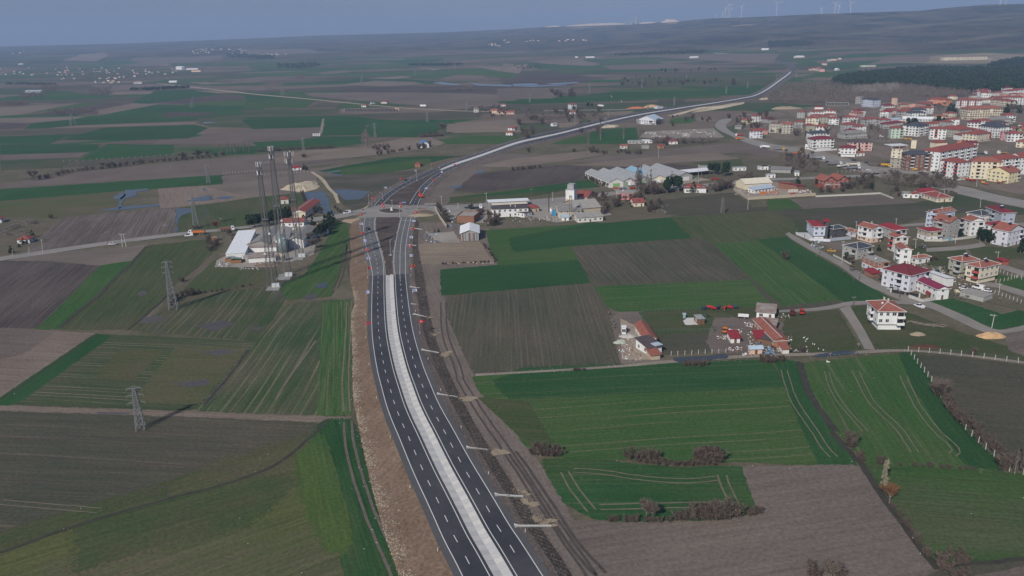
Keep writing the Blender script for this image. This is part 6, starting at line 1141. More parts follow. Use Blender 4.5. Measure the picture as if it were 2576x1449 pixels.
# pylons with three cross arms
def pylon(b,topy,label,w0=3.0,mat=STEEL,arm=True,rl=.12):
    p,h=hgt(b,topy);t=thing('lattice_pylon',label,'pylon',p,.2,'medium lattice pylons');lattice(t,h,w0*h/22+.6,.7,rl,rl*.5,1.8,mat)
    if arm:
        for k,z in enumerate((h-.2,h-2.6,h-5.2)):
            L=2.6 if k else 2.3;mb=MB()
            for s in (-1,1): mb.tube((0,-.3,z),(s*L,0,z-.1),rl*.6,rl*.5,4,False);mb.tube((0,.3,z),(s*L,0,z-.1),rl*.6,rl*.5,4,False);mb.tube((0,0,z+.8 if k == 0 else z+1.0),(s*L,0,z-.1),rl*.5,rl*.4,4,False);mb.tube((s*L,0,z-.1),(s*L,0,z-1.0),.06,.06,4,False)
            mb.build('cross_arm',mat,t)
    return t
pylon((355,1080),975,'lattice pylon in the dull field below the striped field',rl=.14);pylon((437,778),658,'lattice pylon at the bushy ditch above the striped field',rl=.15);pylon((494,574),492,'lattice pylon behind the orange loaded lorry',rl=.15);pylon((525,461),415,'lattice pylon at the edge of the long dark green strip',rl=.17);pylon((1817,537),497,'brown lattice pylon in the pale stubble behind the mill',mat=DKST,arm=False,rl=.16)
for i,j,x,y,ty,lb in ((1,0,1200,1385,1240,'pylon beside the bare poplar on the plain'),(1,1,485,125,-60,'pylon behind the tallest masts on the tan field'),(1,0,1725,1230,1095,'pylon standing before the straight pale road'),(1,0,2120,1120,1025,'pylon near the peach farmhouse'),(2,0,637,1260,1165,'white pylon close to the far highway bend'),(2,0,942,1270,1180,'white pylon between the tall poplars and the highway'),(2,0,180,1030,935,'thin pylon beyond the vineyard posts'),(2,0,1632,1062,975,'thin pylon above the blue shed'),(2,0,1755,815,750,'thin pylon in the hazy meadow'),(2,0,1310,885,790,'faint pylon beside the bare grove'),(2,0,780,945,850,'faint pylon over the flooded field'),(2,0,2155,945,870,'faint pylon at the green strips'),(2,0,2370,885,820,'faint pylon before the highway bend'),(2,0,1368,1105,1050,'short pylon beside the orange sand')):
    pylon(T(i,j,x,y),T(i,j,x,ty)[1],lb,rl=.17,mat=STEEL)
def vpylon(b,topy,label):
    p,h=hgt(b,topy);t=thing('high_voltage_pylon',label,'pylon',p,.9,'high voltage pylons with V heads');rl=.22
    lattice(t,h*.62,8.0,2.2,rl,.10,3,STEEL)
    mb=MB()
    for s in (-1,1):
        for y in (-.5,.5): mb.tube((s*.8,y,h*.62),(s*5.5,y,h*.93),rl*.8,rl*.8,4,False);mb.tube((s*.2,y,h*.62),(s*4.0,y,h*.93),rl*.6,rl*.6,4,False)
        mb.tube((s*5.5,0,h*.93),(s*7,0,h),rl*.6,rl*.6,4,False)
    mb.build('v_head',STEEL,t);mb=MB();mb.tube((-9,0,h*.93),(9,0,h*.93),rl*.8,rl*.8,4);mb.tube((-9,0,h*.93),(0,0,h*.96),rl*.5,rl*.5,4);mb.tube((9,0,h*.93),(0,0,h*.96),rl*.5,rl*.5,4);mb.build('cross_beam',STEEL,t)
for i,j,x,y,ty,lb in ((0,0,735,1262,1090,'high voltage pylon on the tan strip of the green plain'),(0,0,1937,1087,963,'high voltage pylon in the wide green crop'),(1,0,270,962,818,'high voltage pylon beside the straight pale road'),(1,0,1066,838,733,'high voltage pylon behind the brown rise'),(1,0,1597,762,693,'high voltage pylon beside the tan stubble'),(1,0,2003,692,618,'faint high voltage pylon above the flooded field'),(1,0,2296,652,602,'very faint high voltage pylon near the dark wood')): vpylon(T(i,j,x,y),T(i,j,x,ty)[1],lb)
# ------------------------------------------------------------------ street poles
def pole(b,topx,topy,label,mat=CONC,cross=True,lamp=False,r=.16):
    p,h=hgt(b,topy);h=max(4.5,h);t=thing('utility_pole',label,'pole',p,random.uniform(-.6,.6),'utility poles')
    v=CM.transposed() @ (Vector((p.x,p.y,p.z+h))-Vector((0,0,CAMH)));sx=IW/2+FOC*v.x/-v.z;lean=max(-.9,min(.9,(topx-sx)/PXM(p)))
    rz=t.rotation_euler.z;lx,ly=lean*math.cos(-rz),lean*math.sin(-rz)
    MB().tube((0,0,-.3),(lx,ly,h),r,r*.62,7).build('shaft',mat,t)
    if cross:
        MB().box(lx-.9,ly-.06,h-.5,lx+.9,ly+.06,h-.36).build('cross_bar',METAL,t)
        for s in (-.8,0,.8): MB().tube((lx+s,ly,h-.36),(lx+s,ly,h-.12),.05,.04,5).build('insulator',TRIM,t)
    if lamp: MB().tube((lx,ly,h-.9),(lx-1.1,ly,h-.5),.04,.04,5).build('lamp_arm',METAL,t);MB().box(lx-1.6,ly-.12,h-.58,lx-1.0,ly+.12,h-.42).build('lamp_head',TRIM,t)
for i,j,bx,by,tx,ty,lb,mt,lamp in ((3,2,2250,405,2280,265,'leaning concrete pole at the corner of the dark green triangle',CONC,1),(3,2,855,180,868,85,'thin leaning wooden pole at the lane fork',WOODP,0),(3,1,2135,640,2143,550,'concrete pole in the dull meadow before the town road',CONC,0),(3,1,888,852,890,775,'concrete pole behind the lilac cottage',CONC,0),(3,1,1288,830,1292,745,'concrete pole behind the crimson roof',CONC,0),(3,1,745,1197,757,975,'tall concrete pole beside the grey slate roofed house',CONC,0),(3,1,365,978,369,905,'wooden pole in front of the stair tower house',WOODP,0),(3,1,1485,1052,1490,950,'concrete pole near the parked tractor',CONC,1),(3,1,1885,1003,1893,912,'concrete pole at the blue gate',CONC,1),(3,1,2310,1192,2320,1080,'concrete pole with two lamps beside the cream house lane',CONC,1),(3,1,915,1372,926,1280,'wooden pole beside the lean-to shed',WOODP,0),(3,1,520,1110,524,1052,'wooden pole beside the yellow car',WOODP,0),(3,1,1775,515,1780,450,'concrete pole behind the low cream farmhouse',CONC,0),(3,1,2098,425,2106,340,'concrete pole among the red farm machines',CONC,0),(3,1,2580,700,2586,620,'pole at the far end of the street',CONC,0),(3,2,1320,110,1330,20,'wooden pole at the black gate',WOODP,0),(3,2,2325,45,2335,-25,'concrete pole beside the fenced plot',CONC,0),
 (2,1,2372,662,2378,540,'concrete pole in front of the builders yard wall',CONC,0),(2,1,195,552,195,450,'wooden pole beside the road before the mill',WOODP,0),(2,1,632,505,632,410,'wooden pole behind the mill tower',WOODP,0),(2,1,1475,137,1475,40,'concrete pole on the brown rise',CONC,0),(2,1,1872,402,1877,205,'tall concrete pole beside the white lean-to',CONC,0),(2,1,408,575,410,485,'pole at the road edge beside the mill yard',CONC,0),(1,1,1868,628,1865,520,'concrete pole at the yard corner beyond the roundabout',CONC,1),(1,1,2318,592,2318,490,'concrete pole behind the canopy roof',CONC,1),(1,1,2030,655,2035,592,'short pole beside the loaded lorry',CONC,0),(1,1,678,728,672,625,'wooden pole beside the flooded pit',WOODP,0),(0,1,430,1097,417,960,'concrete pole beside the road at the ploughed field',CONC,0),(0,1,1080,1002,1068,880,'thin wooden pole in the ploughed field',WOODP,0),(0,1,2222,852,2218,745,'thin pole beside the red loaded lorry',WOODP,0),(0,1,1665,918,1655,810,'thin wooden pole near the pale lorry',WOODP,0),(0,1,293,1105,290,1072,'short white post beside the road',CONC,0),(0,1,125,1130,122,1095,'short white post at the orchard',CONC,0),(2,0,968,1178,968,1120,'pole between the carriageway and the brown plot',CONC,0),(3,0,85,805,85,750,'pole left of the highway bend',CONC,0),(3,0,288,795,288,735,'pole right of the highway bend',CONC,0)):
    pole(T(i,j,bx,by),T(i,j,tx,by)[0],T(i,j,tx,ty)[1],lb,mt,cross=not (by-ty < 45),lamp=bool(lamp))
p,h=hgt(T(0,1,1252,1038),T(0,1,1225,903)[1]);t=thing('twin_pole_mast','twin legged concrete mast beside the road','pole',p,.3)
for s in (-1.1,1.1): MB().tube((s,0,0),(s*.55,0,h),.2,.15,7).build('leg',CONC,t)
MB().box(-2.2,-.1,h-.4,2.2,.1,h-.15).build('cross_bar',METAL,t);MB().box(-1.0,-.06,h*.5,1.0,.06,h*.5+.15).build('brace',METAL,t)
# ------------------------------------------------------------------ flags on thin poles
FRED=M('flag_red',(.46,.012,.025),.8,.08);FOR=M('flag_orange_red',(.56,.055,.03),.8,.12);FWB=M('flag_pale_blue',(.52,.56,.72),.8,.1);FWH=M('flag_white',(.75,.75,.75),.8,.05);FBL=M('flag_blue',(.16,.20,.46),.8,.1)
def wave(x,ph): return .14*math.sin(x*3.1+ph)
def cloth(ph,mat):
    mb=MB();n=8
    for k in range(n):
        x0,x1=k*1.95/n,(k+1)*1.95/n;mb.quad((x0,wave(x0,ph),-1.3-.05*x0),(x1,wave(x1,ph),-1.3-.05*x1),(x1,wave(x1,ph),-.05*x1),(x0,wave(x0,ph),-.05*x0))
    return mb
def strip2(mb,x0,x1,z0,z1,ph):
    n=5
    for s in (-.02,.02):
        for k in range(n):
            a,b=x0+(x1-x0)*k/n,x0+(x1-x0)*(k+1)/n;mb.quad((a,wave(a,ph)+s,z0),(b,wave(b,ph)+s,z0),(b,wave(b,ph)+s,z1),(a,wave(a,ph)+s,z1))
def flag(i,j,x,y,kind,label,hp=6.6):
    fx_,fy_=T(i,j,x,y);p=G(fx_,fy_,hp);base=Vector((p.x,p.y,.1))
    ph=random.uniform(0,6);t=thing('flag',label,'flag',base,random.uniform(.1,.5),'flags along the new highway')
    MB().tube((0,0,-.1),(0,0,hp+.1),.045,.03,6).build('flagpole',METAL,t)
    c=cloth(ph,None).build('cloth',{'tr': FRED,'or': FOR,'wb': FWB}[kind],t);c.location=(.04,0,hp)
    if kind == 'tr':
        mb=MB();cx,cz,n=.72,-.68,14
        for s in (-.025,.025):
            for k in range(n):
                a0,a1=R_(42+276*k/n),R_(42+276*(k+1)/n)
                o0,o1=(cx+.36*math.cos(a0),cz+.36*math.sin(a0)),(cx+.36*math.cos(a1),cz+.36*math.sin(a1))
                b0=R_(54+252*k/n);b1=R_(54+252*(k+1)/n);q0,q1=(cx+.09+.285*math.cos(b0),cz+.285*math.sin(b0)),(cx+.09+.285*math.cos(b1),cz+.285*math.sin(b1))
                mb.quad(*[(u,wave(u,ph)+s,v) for u,v in (q0,q1,o1,o0)])
        mb.build('crescent',FWH,c);mb=MB()
        for s in (-.025,.025):
            pts=[]
            for k in range(10): a=math.pi*2*k/10+math.pi;rr=.19 if k % 2 == 0 else .075;pts.append((1.18+rr*math.cos(a),-.68+rr*math.sin(a)))
            mb.poly([(u,wave(u,ph)+s,v) for u,v in pts])
        mb.build('star',FWH,c)
    elif kind == 'wb':
        mb=MB();strip2(mb,.15,.55,-1.1,-.25,ph);mb.build('emblem',FBL,c);mb=MB();strip2(mb,.75,1.75,-.55,-.4,ph);strip2(mb,.75,1.6,-.9,-.75,ph);mb.build('lettering',FBL,c)
    else:
        mb=MB();strip2(mb,.55,1.3,-.95,-.35,ph);mb.build('emblem',M('flag_emblem_dark',(.30,.02,.02),.8),c)
spots=['on the dirt verge left of the splitting carriageways','right of the splitting carriageways','at the far side of the left sand strip','at the left rim of the roundabout island','low at the left rim of the roundabout island','at the right rim of the roundabout island','low at the right rim of the roundabout island','at the corner of the right approach','on the left splitter island','beside the left edge of the near carriageway','beside the right edge of the near carriageway','beside the far left carriageway','on the far concrete median']
for (i,j,x,y),sp in zip(((1,1,1098,1055),(1,1,1536,1018),(1,1,1158,535),(1,1,1260,598),(1,1,1266,625),(1,1,1443,588),(1,1,1441,620),(1,1,1592,680),(1,1,1042,702),(1,2,1098,345),(1,2,1642,325),(1,1,1762,192),(1,1,1990,203)),spots): flag(i,j,x,y,'tr','red flag with white crescent and star '+sp)
for (i,j,x,y),sp in zip(((1,1,1120,1240),(1,1,1560,1218),(1,1,1053,890),(1,1,1563,845),(1,1,1447,342),(1,1,1772,352)),('left of where the concrete median begins','right of where the concrete median begins','beside the dark pickup','at the topmost right chute','on the brown slope beyond the roundabout','beside the far right carriageway')): flag(i,j,x,y,'or','orange red flag '+sp)
for (i,j,x,y),sp in zip(((1,1,1113,1140),(1,1,1544,1113),(1,1,1545,930),(1,1,1572,765),(1,1,1078,963),(1,1,1288,432),(1,1,1698,438),(1,1,1598,262),(1,1,1858,276),(1,1,1043,795),(1,2,1098,32),(1,2,1576,12)),('at the lower left chute','before the ploughed sand lot','hanging limp beside the right approach','at the stop line of the right approach','left of the splitting carriageways','above the second flooded pit','beside the orange excavator','on the slope beside the far bend','at the tip of the far earth lens','hanging limp left of the junction','left of the first concrete slabs','right of the first concrete slabs')): flag(i,j,x,y,'wb','pale blue flag '+sp)
# ------------------------------------------------------------------ marker posts, lamps, signs, signals
_dp=MB().box(-.07,-.05,0,.07,.05,.95).mesh('shaft');_dp.materials.append(TRIM);_rf=MB().box(-.06,-.06,.70,.06,-.052,.84).mesh('reflector');_rf.materials.append(REDT)
def marker(p,label):
    t=thing('marker_post',label,'marker post',p,0,'marker posts of the highway');link('shaft',_dp,None,t);link('reflector',_rf,None,t)
for P,lb,s in ((LO,'small white marker post on the left embankment edge',-.8),(RO,'small white marker post on the right verge',.8)):
    q=resample(offset(P,s),15)
    for p in q[1:-1]: marker((p.x,p.y,p.z-.05),lb)
for P,lb,s in ((ML[n0:],'small white marker post on the left median kerb',.5),(MR[n0:],'small white marker post on the right median kerb',-.5)):
    for p in resample(offset(P,s),7)[1:-1]: marker((p.x,p.y,p.z),lb)
for P,lb,s in ((nLO,'small white marker post along the outer edge of the far bend',-.8),(nRO,'small white marker post along the inner edge of the far bend',.8),(nML,'small white marker post on the far earth lens',.6)):
    for p in part_of(offset(resample(P,400),s),.01,.16)[::9]: marker((p.x,p.y,p.z),lb)
def street_lamp(b,h,ang,label,panel=True):
    p=G(*b,.2);t=thing('street_lamp',label,'street lamp',p,ang,'tall bent street lamps');mb=MB();mb.tube((0,0,0),(0,0,h*.8),.13,.10,7);mb.tube((0,0,h*.8),(.7,0,h*.93),.10,.08,7);mb.tube((.7,0,h*.93),(3.2,0,h),.08,.06,7);mb.build('shaft',METAL,t)
    MB().box(3.0,-.15,h-.02,3.9,.15,h+.12).build('lamp_head',METAL,t);MB().box(-.35,-.35,0,.35,.35,.35).build('foot',CONC,t)
    if panel: MB().box(-1.3,-.08,.2,.9,.02,.9).build('sign_panel',TRIM,t)
street_lamp(T(1,1,1357,1125),10.5,.8,'bent street lamp on the earth median before the roundabout');street_lamp(T(1,1,1136,598),7.5,.9,'bent street lamp beside the spilled sand',False);street_lamp(T(1,1,1620,372),9.0,2.2,'bent street lamp on the far earth lens');street_lamp(T(1,1,1276,556),5.0,2.4,'short street lamp at the far left carriageway',False);street_lamp(T(1,1,1446,740),9.0,.6,'street lamp at the corner of the earth median',False)
p,h=hgt(T(1,1,1374,672),T(1,1,1370,568)[1]);t=thing('flood_light_mast','straight grey light mast in the roundabout island','light mast',p);MB().tube((0,0,.3),(0,0,h),.22,.12,8).build('shaft',METAL,t);MB().tube((0,0,h),(0,0,h+.25),.6,.6,10).build('crown',METAL,t);MB().box(-.4,-.4,.3,.4,.4,.7).build('foot',CONC,t)
p=GT(1,1,1364,668,.35);t=thing('monument_block','white pedestal in the middle of the roundabout island','pedestal',p);MB().box(-.9,-.6,0,.9,.6,.4).build('plinth',TRIM,t);MB().box(-.6,-.4,.4,.6,.4,2.2).build('block',TRIM,t)
for x,y,lb in ((1545,645,'traffic signal right of the island'),(1626,626,'traffic signal at the far right approach'),(1484,650,'traffic signal beside the right rim of the island'),(1080,690,'traffic signal on the left splitter island'),(1290,600,'traffic signal at the far left approach'),(1443,690,'traffic signal at the lamp beside the island')):
    p=GT(1,1,x,y+8,.17);t=thing('traffic_signal',lb,'traffic signal',p,0,'traffic signals');MB().tube((0,0,0),(0,0,3.0),.07,.06,6).build('post',METAL,t);MB().box(-.28,-.22,2.2,.28,.22,3.5).build('signal_box',M('signal_black',(.015,.015,.016),.6),t)
    for k,c_ in enumerate(((.25,.02,.02),(.25,.16,.02),(.02,.20,.06))): MB().tube((0,-.22,3.25-.4*k),(0,-.27,3.25-.4*k),.13,.13,8).build('lens',M('lens_%d' % k,c_,.3),t)
def warn(i,j,x,y,lb,z):
    p=GT(i,j,x,y,z);t=thing('warning_sign',lb,'road sign',p,.1);MB().tube((0,0,0),(0,0,2.3),.04,.04,6).build('post',METAL,t);MB().prism([(-.6,2.2),(.6,2.2),(0,3.25)],-.03,.0).build('plate',M('sign_red_rim',(.40,.02,.03),.5),t);MB().prism([(-.38,2.33),(.38,2.33),(0,3.0)],-.05,-.035).build('face',TRIM,t)
warn(1,1,1562,1300,'triangular warning sign beside the right carriageway',.3);warn(1,1,1362,1362,'triangular warning sign standing in the first concrete slabs',1.0);warn(1,1,1846,262,'triangular warning sign at the tip of the far earth lens',.9)
t=thing('direction_board','blue direction board at the far median corner','road sign',GT(1,1,1487,606,.2));MB().box(-1.6,-.06,.9,1.6,.06,1.9).build('plate',M('board_blue',(.12,.28,.50),.5),t)
for s in (-1.2,1.2): MB().tube((s,.08,0),(s,.08,1.6),.05).build('post',METAL,t)
# stop lines painted across the approach
for a_,b_ in ((T(1,1,1458,770),T(1,1,1582,768)),(T(1,1,1560,606),T(1,1,1640,601))):
    A_,B_=G(*a_,.24),G(*b_,.24);d_=Vector((0,.5,0));MB().quad(A_,B_,B_+d_,A_+d_).build('stop_line',PAINT,hw)
# ------------------------------------------------------------------ segmented concrete chutes down the bank
CH_=M('chute_concrete',(.42,.42,.41),.85,.12,2.0)
def chute(a,b,lb,z0=1.5,z1=.25):
    A,B=G(*a,z0),G(*b,z1);d=B-A;L=d.length;n=max(4,int(L/.75));x=d.normalized();y=Vector((0,0,1)).cross(x).normalized();z=x.cross(y)
    t=thing('drainage_chute',lb,'drainage chute',A,0,'concrete chutes down the road bank')
    q=MB();V=[(-.8,-.85,0),(-.8,.85,0),(.2,.34,0),(.2,-.34,0)]
    q.quad(*[x*v[0]+y*v[1]+z*.05 for v in V]);q.quad(*[x*v[0]+y*v[1]+z*o_ for v,o_ in zip((V[0],V[3],V[3],V[0]),(.05,.05,.3,.3))]);q.quad(*[x*v[0]+y*v[1]+z*o_ for v,o_ in zip((V[1],V[2],V[2],V[1]),(.05,.05,.3,.3))]);q.build('inlet',CH_,t)
    for k in range(n):
        u0,u1=.22+k*(L-.3)/n,.22+(k+1)*(L-.3)/n-.05;q=MB()
        P_=[(-.34,.26),(-.28,.26),(-.2,.05),(.2,.05),(.28,.26),(.34,.26),(.26,-.06),(-.26,-.06)]
        v0=[x*u0+y*p_[0]+z*p_[1] for p_ in P_];v1=[x*u1+y*p_[0]+z*p_[1] for p_ in P_];m_=len(P_)
        q.v=[tuple(v) for v in v0+v1];q.f=[(i_,(i_+1) % m_,m_+(i_+1) % m_,m_+i_) for i_ in range(m_)]+[tuple(range(m_-1,-1,-1)),tuple(range(m_,2*m_))];q.m=[0]*len(q.f);q.build('segment',CH_,t)
for a_,b_,lb in ((T(1,2,1595,266),T(1,2,1715,294),'concrete chute above the flag on the right bank'),(T(1,2,1682,626),T(1,2,1842,655),'concrete chute ending in a fan of sand'),(T(1,2,1842,1071),T(1,2,2032,1101),'concrete chute ending in a wide fan of pale grit'),(T(1,3,2142,161),T(1,3,2332,184),'concrete chute beside the grit pile and white slab'),((1252,1246),(1318,1250),'concrete chute at the two sand patches'),((1302,1324),(1388,1324),'lowest and longest concrete chute of the right bank'),(T(1,1,1567,846),T(1,1,1668,861),'concrete chute beside the mown grass slope'),(T(1,1,1540,1016),T(1,1,1612,1023),'short concrete chute beside the sand lot'),(T(1,1,1560,1440),T(1,1,1645,1452),'concrete chute right of the median start'),(T(1,2,1580,165),T(1,2,1640,169),'small half buried chute on the right verge')): chute(a_,b_,lb,zroad(a_[1])-.02)
for a_,b_,lb in ((T(1,1,1098,1066),T(1,1,1010,1100),'upper thin chute on the left bank'),(T(1,1,1108,1150),T(1,1,1008,1190),'lower thin chute on the left bank')): chute(a_,b_,lb,zroad(a_[1])-.02)
# ------------------------------------------------------------------ wind turbines, works on the ridge
def ridge_point(fx,k=1.0):
    d=ray(fx,60);a=math.atan2(d.x,d.y);R1=float(np.interp(a,[-.6,-.2,.15,.35,.6],[11500,10500,8600,6600,6200]))*k;x,y=R1*math.sin(a),R1*math.cos(a);return Vector((x,y,float(terrain(x,y))))
TURB=M('turbine_white',(.55,.56,.58),.5,.04)
for fx,fb,ft,an,lb in ((1288+2111/4,42,29,.3,'short'),(1288+2138/4,42.5,21,.9,'second'),(1288+2171/4,44,15,1.5,'tall'),(1288+2191/4,43,21,.1,'hindmost'),(1288+2303/4,41,17,.6,'lone'),(1932+79/4,41,12,1.2,'solitary'),(1932+526/4,35,23,.2,'small'),(1932+662/4,34,12,1.0,'left twin'),(1932+699/4,33,15,.5,'right twin'),(1932+818/4,32.5,10,1.4,'last'),(1932+2305/4,9,-3,.7,'high'),(1932+2361/4,9,-3,.2,'highest'),(1288+2046/4,44,35.5,.8,'faintest')):
    p=ridge_point(fx,1.0 if ft > 20 else .995);h=max(35,(fb-ft)/FOC*p.length)
    where={'short': 'beside the cluster on the ridge','second': 'in the cluster on the ridge','tall': 'rising tallest of the ridge cluster','hindmost': 'behind the tallest of the ridge cluster','lone': 'right of the ridge cluster','solitary': 'above the pale quarry cut','small': 'with low hub between the quarry and the twins','left twin': 'first of a close pair on the hill','right twin': 'second of a close pair on the hill','last': 'beyond the close pair on the hill','high': 'on the highest hill shoulder','highest': 'beside another on the highest hill shoulder','faintest': 'barely visible beside the ridge cluster'}[lb]
    t=thing('wind_turbine','white wind turbine '+where,'wind turbine',p-Vector((0,0,3)),math.atan2(-p.x,p.y),'wind turbines on the ridge');MB().tube((0,0,0),(0,0,h),2.6,1.6,8).build('tower',TURB,t);MB().box(-1.8,-3,h-1.5,1.8,5,h+1.8).build('nacelle',TURB,t)
    for k in range(3):
        a=an+k*2.094;q=MB();L=h*.46;q.v=[(-1.3,0,0),(1.3,0,0),(.9,.5,L*.25),(.3,.1,L),(-.3,.1,L),(-1.6,.2,L*.22)];q.f=[(0,1,2,3,4,5)];q.m=[0];q.prism([(-1.2,0),(1.2,0),(1.0,L*.3),(.35,L),(-.35,L),(-1.3,L*.25)],-.5,.5);b=q.build('blade',TURB,t);b.location=(0,-3.6,h);b.rotation_euler=(0,a,0)
for k,(x0,x1,hh) in enumerate(((1372,1411,9),(1423,1580,17),(1604,1652,9),(1663,1708,24))):
    mb=MB();n=14;P_=[]
    for i in range(n+1): fx=x0+(x1-x0)*i/n;a_=ridge_point(fx,.985);b_=ridge_point(fx,1.0);f_=min(1,4*i/n,4*(n-i)/n)*random.uniform(.75,1.1);P_.append((a_+Vector((0,0,-2)),b_+Vector((0,0,max(.5,hh*f_)))))
    for (a_,b_),(c_,d_) in zip(P_,P_[1:]): mb.quad(a_,c_,d_,b_)
    tag(mb.build('quarry_face',M('quarry_rock',(.62,.50,.40),.95,.25,.02)),['thin pale quarry cut at the end of the ridge','long pale quarry terrace left of the cement works','low pale quarry cut right of the cement works','high pale quarry face right of the cement works'][k],None,kind='structure')
p=ridge_point(1288+1230/4,.985);t=thing('cement_works','grey cement works with twin stacks on the ridge','factory',p,0);GW=M('works_grey',(.30,.33,.36),.8,.15,.05)
MB().box(6,-12,-5,30,12,78).build('kiln_tower',GW,t);MB().tube((-14,0,-5),(-14,0,72),4,3.2,10).build('stack',GW,t);MB().tube((34,6,-5),(34,6,60),3.6,3,10).build('stack',GW,t);MB().box(-55,-14,-5,-20,14,24).build('mill_house',GW,t)
for x in (-75,-65): MB().tube((x,0,-5),(x,0,34),6,6,12).build('silo',GW,t)
# ------------------------------------------------------------------ vehicles
PAINTS={'white': (.72,.72,.72),'silver': (.40,.41,.42),'black': (.02,.021,.024),'navy': (.025,.035,.07),'yellow': (.62,.34,.03),'maroon': (.14,.02,.025),'red': (.40,.03,.025),'orange': (.55,.17,.03),'grey': (.22,.225,.235),'rustload': (.22,.11,.07),'blue': (.04,.18,.40),'green': (.03,.14,.06),'cream': (.60,.54,.42),'teal': (.05,.30,.30)}
def pm(k): return M('paint_'+k,PAINTS[k],.35,.06,.5,spec=.5)
TYRE=M('tyre_rubber',(.018,.018,.019),.9,.1);HUB=M('wheel_hub',(.40,.40,.40),.5);LAMPF=M('headlamp_clear',(.75,.75,.72),.2);LAMPR=M('tail_lamp_red',(.35,.01,.01),.3);CHAS=M('chassis_black',(.025,.025,.026),.8)
def wheel_at(t,x,y,r,wd=.24):
    o=MB().tube((x-wd/2,y,r),(x+wd/2,y,r),r,r,12).build('wheel',TYRE,t);MB().tube((x-wd/2-.01,y,r),(x+wd/2+.01,y,r),r*.55,r*.55,8).build('hub',HUB,o)
def place(a,b,z=.16):
    A,B=G(*a,z),G(*b,z);d=B-A;c=(A+B)/2;return c,math.atan2(-d.x,d.y)      # local +y is forward
def car(a,b,col,label,kind='saloon',z=.16):
    c,rz=place(a,b,z);t=thing({'saloon': 'car','van': 'van','pickup': 'pickup_truck'}[kind],label,{'saloon': 'car','van': 'van','pickup': 'pickup'}[kind],c,rz);L,W,hb,ht={'saloon': (4.3,1.75,.85,1.45),'van': (5.2,1.95,1.15,2.15),'pickup': (4.9,1.8,.95,1.7)}[kind]
    y0,y1=-L/2,L/2;w2=W/2;mb=MB()
    mb.prism([(y0,.3),(y1,.3),(y1+.02,.55),(y1-.1,hb-.12),(y1-1.0,hb),(y0+.5 if kind != 'pickup' else y0+.05,hb),(y0,hb-.1)],-w2,w2,'x');mb.build('body',pm(col),t)
    if kind == 'saloon': prof=[(y0+.35,hb),(y0+1.0,ht),(y1-2.0,ht),(y1-1.15,hb)]
    elif kind == 'van': prof=[(y0+.02,hb),(y0+.12,ht),(y1-1.7,ht),(y1-.75,hb)]
    else: prof=[(y0+1.9,hb),(y0+2.1,ht),(y1-1.9,ht),(y1-1.15,hb)]
    def taper(pr,s,lift=0): 
        q=MB();k=len(pr);wt=w2-.22
        for sx in (-1,1): q.v += [(sx*((w2-.06) if i_ in (0,k-1) else wt)*s,p_[0],p_[1]+lift) for i_,p_ in enumerate(pr)]
        q.f=[tuple(range(k-1,-1,-1)),tuple(range(k,2*k))]+[(i_,(i_+1) % k,k+(i_+1) % k,k+i_) for i_ in range(k)];q.m=[0]*len(q.f);return q
    taper(prof,1.0).build('glasshouse',GLASS,t)
    m0,m1=prof[1],prof[2];MB().box(-w2+.20,m0[0]-.03,m0[1]-.02,w2-.20,m1[0]+.03,m1[1]+.05).build('roof',pm(col),t)
    if kind == 'van': MB().box(-w2+.015,y0+.05,hb-.02,w2-.015,y0+1.9,ht-.05).build('rear_body',pm(col),t)
    if kind == 'pickup':
        for bx_ in ((-w2,y0,hb,-w2+.08,y0+1.85,hb+.35),(w2-.08,y0,hb,w2,y0+1.85,hb+.35),(-w2+.08,y0,hb,w2-.08,y0+.08,hb+.35)): MB().box(*bx_).build('bed_side',pm(col),t)
    for sx in (-1,1):
        MB().box(sx*(w2-.32)-.16,y1-.08,.55,sx*(w2-.32)+.16,y1+.035,.74).build('headlight',LAMPF,t);MB().box(sx*(w2-.25)-.12,y0-.035,.6,sx*(w2-.25)+.12,y0+.06,.8).build('tail_light',LAMPR,t)
        for yy in (y0+.8,y1-.85): wheel_at(t,sx*(w2-.1),yy,.33)
    return t
